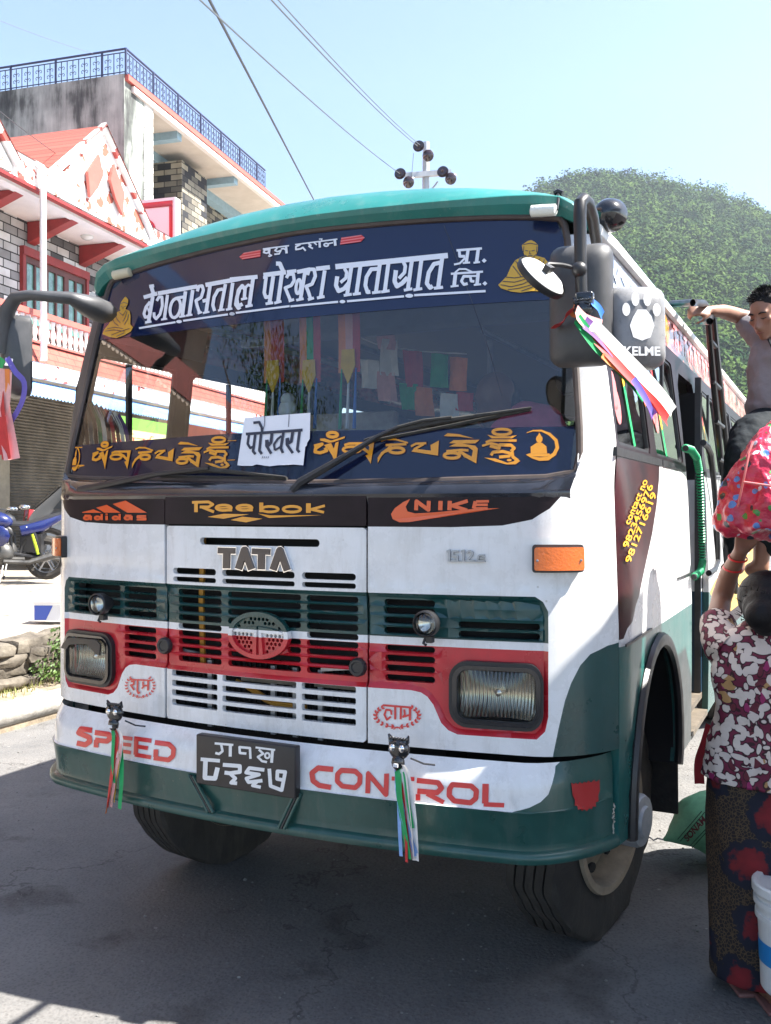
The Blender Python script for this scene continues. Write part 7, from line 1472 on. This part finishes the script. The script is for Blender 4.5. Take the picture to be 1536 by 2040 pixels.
def flesh(name, build, m, parent, vox=.011, smooth=6):
    """one continuous surface grown over the limbs"""
    mb = MB(); build(mb); o = mb.build(name, m, parent, fixn=False)
    r = o.modifiers.new('r', 'REMESH'); r.mode = 'VOXEL'; r.voxel_size = vox; s = o.modifiers.new('s', 'SMOOTH'); s.factor = .5; s.iterations = smooth
    dg = bpy.context.evaluated_depsgraph_get(); me = bpy.data.meshes.new_from_object(o.evaluated_get(dg)); o.modifiers.clear(); old = o.data; o.data = me; bpy.data.meshes.remove(old)
    me.materials.clear(); me.materials.append(MAT[m]); me.polygons.foreach_set('material_index', [0]*len(me.polygons)); me.polygons.foreach_set('use_smooth', [True]*len(me.polygons)); return o
def crumple(o, subdiv, *waves):
    """cloth folds: procedural displacement baked into the mesh"""
    if subdiv: q = o.modifiers.new('s', 'SUBSURF'); q.levels = q.render_levels = subdiv
    for k, (sc, st) in enumerate(waves):
        t = bpy.data.textures.new('folds', 'CLOUDS'); t.noise_scale = sc; t.noise_depth = 2; d = o.modifiers.new('d%d' % k, 'DISPLACE'); d.texture = t; d.texture_coords = 'LOCAL'; d.strength = st; d.mid_level = .5
    dg = bpy.context.evaluated_depsgraph_get(); me = bpy.data.meshes.new_from_object(o.evaluated_get(dg)); o.modifiers.clear(); old = o.data; o.data = me; bpy.data.meshes.remove(old)
    me.polygons.foreach_set('use_smooth', [True]*len(me.polygons)); return o
def limb(mb, P, R, n=12):
    mb.tube(P, R, n)
    for p, r in zip(P, R): mb.ball(p, r*.99, 10)
def head_shape(mb, c, s, yaw=0.0, pitch=0.0, roll=0.0):
    """head with brow, eye hollows, nose, lips, chin and ears; looks along -y before turning"""
    R = Euler((pitch, roll, yaw), 'XYZ').to_matrix(); f = lambda x, y, z: R @ Vector((x*s, y*s, z*s)) + Vector(c); E3 = lambda r: tuple(k*s for k in r); ro = (pitch, roll, yaw)
    mb.ball(f(0, .012, .03), E3((.076, .094, .088)), 18, rot=ro); mb.ball(f(0, -.022, -.04), E3((.058, .066, .075)), 16, rot=ro); mb.ball(f(0, -.066, -.098), E3((.024, .02, .018)), 10, rot=ro)
    limb(mb, [f(0, -.082, .012), f(0, -.096, -.020), f(0, -.106, -.036)], [.010*s, .012*s, .015*s]); mb.ball(f(-.013, -.092, -.038), .010*s, 8); mb.ball(f(.013, -.092, -.038), .010*s, 8)
    for g in (-1, 1):
        mb.ball(f(g*.032, -.074, .030), E3((.028, .012, .009)), 10, rot=ro); mb.ball(f(g*.045, -.060, -.012), E3((.022, .018, .02)), 10, rot=ro); mb.ball(f(g*.080, .012, -.005), E3((.010, .020, .033)), 10, rot=ro)
    mb.ball(f(0, -.086, -.062), E3((.024, .010, .006)), 10, rot=ro); mb.ball(f(0, -.084, -.073), E3((.020, .010, .007)), 10, rot=ro)
    return f
def face_details(parent, f, s, ro, brow):
    for g in (-1, 1):
        mb = MB(); mb.tube([f(g*.018, -.0835, .004), f(g*.032, -.0875, .000), f(g*.046, -.076, .003)], [.001*s, .0032*s, .001*s], 6); mb.build('eye', 'hair_black', parent)
        mb = MB(); mb.tube([f(g*.014, -.089, .027), f(g*.032, -.089, .033), f(g*.050, -.076, .027)], [.003*s, .0045*s, .0025*s], 6); mb.build('eyebrow', 'hair_black', parent)
    mb = MB(); mb.tube([f(-.024, -.084, -.068), f(0, -.0965, -.067), f(.024, -.084, -.068)], [.001, .0035*s, .001], 6); mb.build('lips', 'lip', parent)
mat('lip', (.22, .07, .06), .5)
def hand(mb, c, fwd, up, s=1.0, curl=1.3, side=1, spread=.0):
    """palm, four unequal bent fingers and a thumb from the side of the palm"""
    c = Vector(c); f = Vector(fwd).normalized(); u = Vector(up).normalized(); u = (u - f*u.dot(f)).normalized(); r = f.cross(u)*side
    R = Matrix((r, f, u)).transposed()
    P = [c + r*x*s + f*y*s + u*z*s for x, y, z in ((-.032, 0, -.008), (.032, 0, -.008), (.036, .075, -.006), (-.036, .08, -.006), (-.030, 0, .010), (.030, 0, .010), (.034, .075, .010), (-.034, .08, .010))]
    mb.add(P, [(0, 1, 2, 3), (7, 6, 5, 4), (0, 4, 5, 1), (1, 5, 6, 2), (2, 6, 7, 3), (3, 7, 4, 0)])
    for i, (x, l) in enumerate(((-.029, .068), (-.010, .078), (.010, .073), (.028, .056))):
        b = c + r*x*s + f*.076*s + u*.002*s; a = .25*curl; p = [b]
        for k, q in enumerate((.45, .32, .23)):
            d = f*math.cos(a) - u*math.sin(a) + r*spread*x*8; p.append(p[-1] + d*l*q*s); a += .75*curl
        limb(mb, p, [.0092*s, .0085*s, .0078*s, .0065*s], 8)
    t = c - r*.030*s + f*.018*s; limb(mb, [t, t - r*.022*s + f*.026*s - u*.012*s, t - r*.020*s + f*.054*s - u*.026*s*curl], [.012*s, .0105*s, .008*s], 8)

# --- the woman seen from behind, reaching a bag up
WX, WY = 1.345, 3.26
wo_ = thing('person', 'woman seen from behind in a petal print blouse and red flowered sarong, one arm raised', 'person', (WX, WY, 0), group=None)
def wp(x, y, z): return Vector((WX + x, WY + y, z))
def b_(mb):
    head_shape(mb, wp(.02, .03, 1.345), .98, math.pi - .25, 0, 0)
    limb(mb, [wp(.01, 0, 1.27), wp(0, -.01, 1.20)], [.052, .065]); limb(mb, [wp(0, 0, 1.18), wp(0, 0, .80)], [.11, .11])
    limb(mb, [wp(-.13, .02, 1.19), wp(-.12, .17, 1.255), wp(-.055, .30, 1.345)], [.050, .045, .038]); limb(mb, [wp(-.055, .30, 1.345), wp(-.045, .25, 1.44), wp(-.03, .17, 1.535)], [.040, .037, .026])
    hand(mb, wp(-.028, .165, 1.53), (.06, -.12, 1), (.1, 1, .2), .95, .35, 1, .3)
    limb(mb, [wp(.16, 0, 1.20), wp(.20, -.06, .96), wp(.16, -.17, .80)], [.052, .045, .036]); limb(mb, [wp(.16, -.17, .80), wp(.115, -.21, .63)], [.034, .026]); hand(mb, wp(.11, -.21, .62), (-.1, -.05, -1), (0, 1, 0), .95, 1.5)
    for x, y in ((-.09, .02), (-.035, -.10)): limb(mb, [wp(x*1.1, y*.5, .45), wp(x, y, .08)], [.05, .036]); limb(mb, [wp(x, y + .03, .04), wp(x + .01, y + .10, .035), wp(x + .01, y - .05, .04)], [.034, .036, .032])
sk = flesh('body', b_, 'skin_dark', wo_, .009)
def loft(mb, rings, n=40, wr=0.0, ph=0.0, lo=0.0):
    rows = []
    for i, (z, rx, ry, cx_, cy_) in enumerate(rings):
        rows.append([wp(cx_ + rx*math.cos(2*math.pi*j/n)*(1 + wr*math.sin(j*2*math.pi/n*7 + z*9 + ph)), cy_ + ry*math.sin(2*math.pi*j/n)*(1 + wr*math.sin(j*2*math.pi/n*9 + z*13)), z + lo*math.cos(2*math.pi*j/n)) for j in range(n)])
    mb.grid(rows, closed=True)
mb = MB(); loft(mb, [(1.268, .070, .062, 0, 0), (1.262, .085, .075, 0, 0), (1.24, .130, .092, 0, 0), (1.21, .170, .110, 0, 0), (1.16, .192, .125, 0, 0), (1.08, .198, .132, 0, 0), (1.0, .194, .132, 0, 0), (.93, .192, .134, 0, 0), (.86, .204, .146, 0, 0), (.79, .218, .155, 0, 0), (.722, .226, .160, 0, 0), (.720, .220, .154, 0, 0), (.80, .21, .148, 0, 0)], 48, .022, 0, -.025)
mb.tube([wp(-.115, .0, 1.175), wp(-.135, .06, 1.195), wp(-.128, .13, 1.235), wp(-.112, .18, 1.265)], [.085, .078, .068, .064], 16, caps=False); mb.tube([wp(.14, 0, 1.20), wp(.185, -.03, 1.08), wp(.18, -.07, .97)], [.085, .075, .07], 16, caps=False); crumple(mb.build('blouse', 'petal_print', wo_, 60), 2, (.16, .030), (.05, .012))
mb = MB(); loft(mb, [(.86, .188, .13, 0, 0), (.78, .206, .144, 0, 0), (.68, .212, .150, 0, 0), (.5, .210, .150, 0, 0), (.3, .206, .150, 0, 0), (.15, .204, .150, 0, 0), (.055, .200, .150, 0, 0), (.053, .19, .14, 0, 0)], 48, .03, 2, .004); crumple(mb.build('sarong', 'sarong_print', wo_, 60), 2, (.22, .03), (.07, .010))
def hb(mb):
    mb.ball(wp(.0, .01, 1.375), (.100, .108, .098), 20); mb.ball(wp(-.015, -.05, 1.34), (.094, .078, .088), 16); mb.ball(wp(-.062, -.095, 1.325), (.056, .055, .058), 14); mb.ball(wp(-.045, -.085, 1.295), (.048, .05, .045), 12)
hr_ = flesh('hair', hb, 'hair_black', wo_, .008, 4)
mb = MB()
for k in range(60): a = random.uniform(2.4, 5.4); p = wp(-.01 + .085*math.cos(a), -.02 + .085*math.sin(a), 1.34 + random.uniform(-.05, .08)); mb.tube([p, p + Vector((random.uniform(-.03, .01), -.012, random.uniform(-.02, .025)))], [.0018, .0006], 4)
mb.build('loose_strands', 'hair_black', hr_)
mb = MB(); mb.tube([wp(.066*math.cos(t), -.005 + .062*math.sin(t), 1.268 + .014*math.sin(t)) for t in [2*math.pi*k/30 for k in range(31)]], .003, 6, caps=False); mb.build('necklace', 'gold', wo_)
for z, q in ((1.505, -.034), (1.465, -.040)):
    mb = MB(); c = wp(q, .19 + (1.505-z)*.9, z); mb.tube([c + Vector((.033*math.cos(t), .033*math.sin(t)*.9, .014*math.sin(t))) for t in [2*math.pi*k/20 for k in range(21)]], .0035, 6, caps=False); mb.build('bangle', 'sticker_red', wo_)
mb = MB(); ribbon(mb, [wp(-.16, .12, .90), wp(-.185, .10, .84), wp(-.207, .10, .77), wp(-.206, .10, .69)], .035, 0, (0, -1, 0), .2); mb.build('shawl', 'shawl_red', wo_)
for x, y in ((-.09, .02), (-.035, -.10)): mb = MB(); mb.box(wp(x + .005, y + .03, .008), (.085, .24, .016), bev=.006); mb.tube([wp(x - .04, y + .06, .015), wp(x, y + .06, .075), wp(x + .045, y + .06, .015)], .009, 6); mb.build('sandal', 'sandal', wo_)
# bag on her raised hand
bc = at_depth(1545, 958, 3.36); bg_ = thing('bundle_bag', 'big shiny crimson bag with small blue and green prints held up beside the ladder', 'bag', bc)
mb = MB(); rows = []
for i in range(25):
    th = math.pi*i/24; r = []
    for j in range(48):
        a = 2*math.pi*j/48; k = 1 + .05*math.sin(5*a + 2*th) + .035*math.sin(11*a + 3*th) * math.sin(th) + .03*math.sin(3*th*3 + a*2) + .02*math.sin(17*a - 4*th); zz = math.cos(th); hh = (1-zz)/2; sq = lerp(hh, [0, .04, .12, .25, .42, .6, .78, .9, .97, 1], [.02, .22, .42, .66, .86, .97, 1.06, 1.08, .9, .05])
        r.append((bc[0] + .02*(1-hh) + .20*sq*math.cos(a)*k, bc[1] + .165*sq*math.sin(a)*k, bc[2] + (.225 if zz > 0 else .205)*zz*(1 + .03*math.sin(4*a)) + (.012*math.cos(9*a) if zz < -.7 else 0)))
    rows.append(r)
mb.grid(rows, closed=True); crumple(mb.build('wrap', 'bag_print', bg_, 80), 2, (.12, .045), (.045, .018), (.02, .006))
mb = MB()
for x0, x1 in (((1492, 905), (1470, 1010)), ((1500, 880), (1490, 905)), ((1480, 960), (1536, 968))):
    pts = []
    for k in range(7):
        px_, py_ = x0[0] + (x1[0]-x0[0])*k/6, x0[1] + (x1[1]-x0[1])*k/6; o, d = Vector((0, 0, 1.69)), Vector(ray(px_, py_)); c = Vector(bc); S_ = Vector((.205, .180, .22)); oo = Vector([(o-c)[i]/S_[i] for i in range(3)]); dd = Vector([d[i]/S_[i] for i in range(3)])
        A_, B_, C_ = dd.dot(dd), oo.dot(dd), oo.dot(oo) - 1.06; disc = B_*B_ - A_*C_
        if disc > 0: pts.append(o + d*((-B_ - math.sqrt(disc))/A_))
    if len(pts) > 2: mb.tube(pts, .004, 6)
mb.build('piping', 'sticker_pink', bg_)
# bucket carried low
kc = (1.350, 3.03, .112); bk_ = thing('bucket', 'white plastic bucket with a blue band and wire handle carried low at the right edge', 'bucket', kc)
mb = MB(); mb.lathe([(.001, .0), (.108, .0), (.114, .008), (.122, .20), (.125, .235), (.132, .237), (.132, .255), (.127, .258), (.128, .280), (.137, .283), (.137, .300), (.130, .303), (.131, .325)], kc, (0, 0, 1), 48, cap=False); mb.build('pail', 'white_plastic', bk_, 30)
mb = MB(); mb.lathe([(.138, .318), (.142, .324), (.142, .348), (.136, .354), (.122, .352), (.118, .342), (.001, .340)], kc, (0, 0, 1), 48, cap=False); mb.build('lid', 'white_plastic', bk_, 30)
mb = MB(); mb.lathe([(.1192, .095), (.1222, .165)], kc, (0, 0, 1), 48, cap=False); mb.build('label', 'blue_label', bk_)
mb = MB(); c = Vector(kc); mb.tube([c + Vector((-.075, -.115, .255)), c + Vector((-.075, -.118, .30)), c + Vector((-.068, -.11, .36)), c + Vector((-.02, -.03, .43)), c + Vector((.09, .02, .46)), c + Vector((.12, .06, .40)), c + Vector((.10, .09, .28))], .0035, 6); mb.build('handle', 'wire_handle', bk_)
# green sack leaning behind her
q = on_ground(1420, 1722, 0); sc_ = thing('sack', 'green printed plastic sack with a tied corner lying on the road behind the woman', 'sack', (q[0], q[1], 0))
SY_ = q[1]
def sp_(px_, py_, dy=0.0): return Vector(at_depth(px_, py_, SY_ + dy))
mb = MB(); rows = []
prof = [((1322, 1673), 2), ((1335, 1668), 9), ((1352, 1657), 26), ((1372, 1642), 45), ((1395, 1650), 62), ((1425, 1650), 76), ((1460, 1655), 80), ((1500, 1660), 78), ((1530, 1665), 60)]
for (px_, py_), hgt in prof:
    r = []; c = sp_(px_, py_); s_ = hgt/1848*SY_
    for j in range(20):
        a = 2*math.pi*j/20; r.append(c + Vector((-math.sin(a)*s_*.35, math.cos(a)*s_*1.0*(1 + .05*math.sin(3*a)), math.sin(a)*s_*(1 + .04*math.sin(4*a + px_)))))
    rows.append(r)
mb.grid(rows, closed=True); crumple(mb.build('bag', 'sack_green', sc_, 70), 1, (.08, .016))
mb = MB(); mb.tube([sp_(1322, 1673), sp_(1310, 1670), sp_(1302, 1674), sp_(1294, 1668), sp_(1288, 1671)], .004, 5); mb.build('tie', 'ribbon_white', sc_)
def sack_front(px_, py_):
    best = None
    for (a, ha), (b, hb_) in zip(prof, prof[1:]):
        # the seen face of the sack, a little proud of it
        if a[0] - 12 <= px_ <= b[0] + 12:
            f = (px_-a[0])/(b[0]-a[0]); h_ = ha + (hb_-ha)*f; cy_ = a[1] + (b[1]-a[1])*f; k = max(-1, min(1, (py_-cy_)/h_)); best = -math.sqrt(max(.02, 1-k*k))*h_/1848*SY_ - .026; 
    return best if best else -.05
ik = Ink(); 
KS = 296/1006
mb = MB()
def stx(x, y, d):
    # baseline runs up to the right along the printed stripe
    bx, by = 1370 + 38*x - 11*y*.8, 1678 - 42*x - 14*y*.8; return sp_(bx, by, sack_front(bx, by))
put_text(mb, 'SONAM', stx, bold=.03)
mb.build('lettering', 'sack_print', sc_, flat=True)
mb = MB()
for a, b in (((1350, 1672), (1398, 1616)), ((1355, 1676), (1404, 1618)), ((1374, 1686), (1415, 1642)), ((1379, 1689), (1416, 1648))):
    pts = [((a[0] + (b[0]-a[0])*k/8), (a[1] + (b[1]-a[1])*k/8)) for k in range(9)]; mb.tube([sp_(x, y, sack_front(x, y)) for x, y in pts], .0020, 5)
mb.build('stripe', 'sack_dark', sc_)
# --- the man on the ladder
mn = thing('person', 'man in a mauve T-shirt and black trousers climbing the bus ladder, looking down', 'person', at_depth(1450, 1130, 4.72))
MY = 4.66
def mp_(px_, py_, dy=0.0): return Vector(at_depth(px_, py_, MY + dy))
HC = mp_(1527, 628, -.06); ro_ = (.38, .0, -.95)
def b2(mb):
    head_shape(mb, HC, .98, ro_[2], ro_[0], ro_[1])
    limb(mb, [mp_(1545, 670, .02), mp_(1558, 700, .04)], [.058, .066]); limb(mb, [mp_(1565, 730, .06), mp_(1560, 800, .08)], [.12, .11])
    limb(mb, [mp_(1520, 668, .12), mp_(1490, 636, .16), mp_(1466, 628, .16)], [.060, .046, .040]); limb(mb, [mp_(1466, 628, .16), mp_(1440, 620, .10), mp_(1416, 619, .02)], [.041, .036, .027])
    hand(mb, mp_(1414, 620, .0), (-1, -.25, .0), (.1, -.9, .5), 1.0, 1.55, 1)
    limb(mb, [mp_(1600, 700, .02), mp_(1625, 790, -.05), mp_(1590, 860, -.2)], [.06, .05, .04]); limb(mb, [mp_(1590, 860, -.2), mp_(1560, 900, -.35)], [.036, .028]); hand(mb, mp_(1560, 900, -.36), (-.4, -.8, -.4), (0, 0, 1), 1, 1.0)
    for dx, dy in ((0, 0), (48, .1)): limb(mb, [mp_(1470 + dx, 1085, dy), mp_(1468 + dx, 1125, dy)], [.045, .04]); limb(mb, [mp_(1468 + dx, 1130, dy), mp_(1448 + dx, 1134, dy + .02)], [.042, .036])
mbdy = flesh('body', b2, 'skin_mid', mn, .009)
face_details(mn, lambda x, y, z: Euler(ro_, 'XYZ').to_matrix() @ Vector((x*.98, y*.98, z*.98)) + HC, .98, ro_, 0)
def hb2(mb):
    R = Euler(ro_, 'XYZ').to_matrix(); f = lambda x, y, z: R @ Vector((x, y, z)) + HC
    mb.ball(f(0, .024, .058), (.080, .088, .074), 18, rot=ro_); mb.ball(f(0, .062, .0), (.076, .062, .085), 16, rot=ro_)
hh_ = flesh('hair', hb2, 'hair_black', mn, .006, 3)
mb = MB(); R = Euler(ro_, 'XYZ').to_matrix()
for k in range(420):
    a, e_ = random.uniform(0, 6.283), random.uniform(.05, 1.35); d = Vector((math.sin(e_)*math.cos(a)*.080, math.sin(e_)*math.sin(a)*.090 + .022, math.cos(e_)*.075 + .056))
    if d.y < -.02 and d.z < .085: continue
    n_ = Vector((d.x, d.y - .022, d.z - .04)).normalized(); q = d + n_*random.uniform(.006, .018) + Vector((random.uniform(-.006, .006), -.010, .004)); mb.tube([R @ (d - n_*.006) + HC, R @ q + HC], [.0035, .0008], 4)
mb.build('strands', 'hair_black', hh_)
def tsh(mb):
    limb(mb, [mp_(1525, 675, .10), mp_(1560, 695, .06), mp_(1600, 705, .02)], [.085, .105, .085], 16)
    limb(mb, [mp_(1552, 715, .06), mp_(1556, 760, .07), mp_(1558, 812, .08)], [.150, .150, .148], 18); limb(mb, [mp_(1535, 715, .06), mp_(1534, 812, .06)], [.115, .115], 16)
    limb(mb, [mp_(1525, 672, .10), mp_(1503, 652, .14), mp_(1492, 645, .155)], [.084, .074, .068], 14); limb(mb, [mp_(1600, 705, .02), mp_(1618, 760, -.03)], [.085, .072], 14)
crumple(flesh('shirt', tsh, 'shirt_mauve', mn, .010, 5), 0, (.14, .045), (.05, .016))
mb = MB(); mb.tube([mp_(1531, 676, -.075), mp_(1540, 696, -.10), mp_(1556, 706, -.10), mp_(1574, 700, -.06)], .006, 6); mb.build('collar', 'trouser_black', mn)
def trs(mb):
    limb(mb, [mp_(1560, 815, .08), mp_(1555, 850, .06)], [.145, .150], 16); limb(mb, [mp_(1535, 850, .04), mp_(1497, 868, -.10), mp_(1476, 905, -.16)], [.118, .098, .082], 16); limb(mb, [mp_(1476, 905, -.16), mp_(1472, 980, -.06), mp_(1470, 1090, .0)], [.084, .080, .066], 14)
    limb(mb, [mp_(1580, 860, .08), mp_(1570, 960, .02), mp_(1530, 1085, .1)], [.115, .09, .066], 14)
crumple(flesh('trousers', trs, 'trouser_black', mn, .011, 5), 0, (.14, .04), (.05, .014))
# --- passenger asleep behind the glass
pc = onv(1045, 905, .95); pn = thing('person', 'passenger in a pink top slumped in the front seat behind the windscreen', 'person', pc, 'bus')
def pp_(px_, py_, dv=0.0): return Vector(onv(px_, py_, .95 + dv))
def b3(mb):
    head_shape(mb, pp_(985, 795), .95, -.5, .5, .3); limb(mb, [pp_(1005, 830, .02), pp_(1030, 850, .03)], [.05, .06]); limb(mb, [pp_(1040, 870, .05), pp_(1045, 960, .05)], [.11, .12])
    limb(mb, [pp_(1085, 845, .0), pp_(1108, 880, -.06), pp_(1085, 935, -.18)], [.05, .045, .036]); hand(mb, pp_(1085, 935, -.18), (-.5, -.5, -.2), (0, 0, 1), .95, 1.1); limb(mb, [pp_(1000, 870, .0), pp_(975, 930, -.08)], [.05, .04]); hand(mb, pp_(975, 930, -.08), (.3, -.6, -.3), (0, 0, 1), .95, 1.1)
    limb(mb, [pp_(1060, 975, 0), pp_(1050, 985, -.35)], [.085, .07]); limb(mb, [pp_(1010, 975, 0), pp_(1000, 985, -.35)], [.085, .07])
flesh('body', b3, 'skin_dark', pn, .012)
def b4(mb): limb(mb, [pp_(1012, 852, .03), pp_(1048, 838, .03), pp_(1088, 842, .02)], [.07, .085, .075], 14); limb(mb, [pp_(1040, 880, .05), pp_(1045, 965, .05)], [.13, .14], 16); limb(mb, [pp_(1088, 842, .02), pp_(1112, 882, -.05)], [.072, .06], 12); limb(mb, [pp_(1012, 852, .03), pp_(985, 905, -.04)], [.07, .058], 12)
flesh('top', b4, 'pink_cloth', pn, .012)
def b5(mb): mb.ball(pp_(990, 782, .03), (.085, .09, .085), 14); mb.ball(pp_(1005, 800, .05), (.07, .07, .08), 12)
flesh('hair', b5, 'hair_black', pn, .012)

# ================================================================ AIR
m = bpy.data.materials.new('haze'); m.use_nodes = True; nt = m.node_tree; nt.nodes.clear(); pv = nt.nodes.new('ShaderNodeVolumePrincipled'); out = nt.nodes.new('ShaderNodeOutputMaterial')
pv.inputs['Color'].default_value = (.80, .90, 1.0, 1); pv.inputs['Density'].default_value = .0005; pv.inputs['Anisotropy'].default_value = .3
nt.links.new(pv.outputs[0], out.inputs['Volume'])
MAT['haze'] = m; mb = MB(); mb.box((0, 150, 80), (1100, 400, 162)); hz = mb.build('haze', 'haze', flat=True); tag(hz, 'thin sunlit haze over the valley', None, None, 'stuff')
bpy.context.view_layer.update()
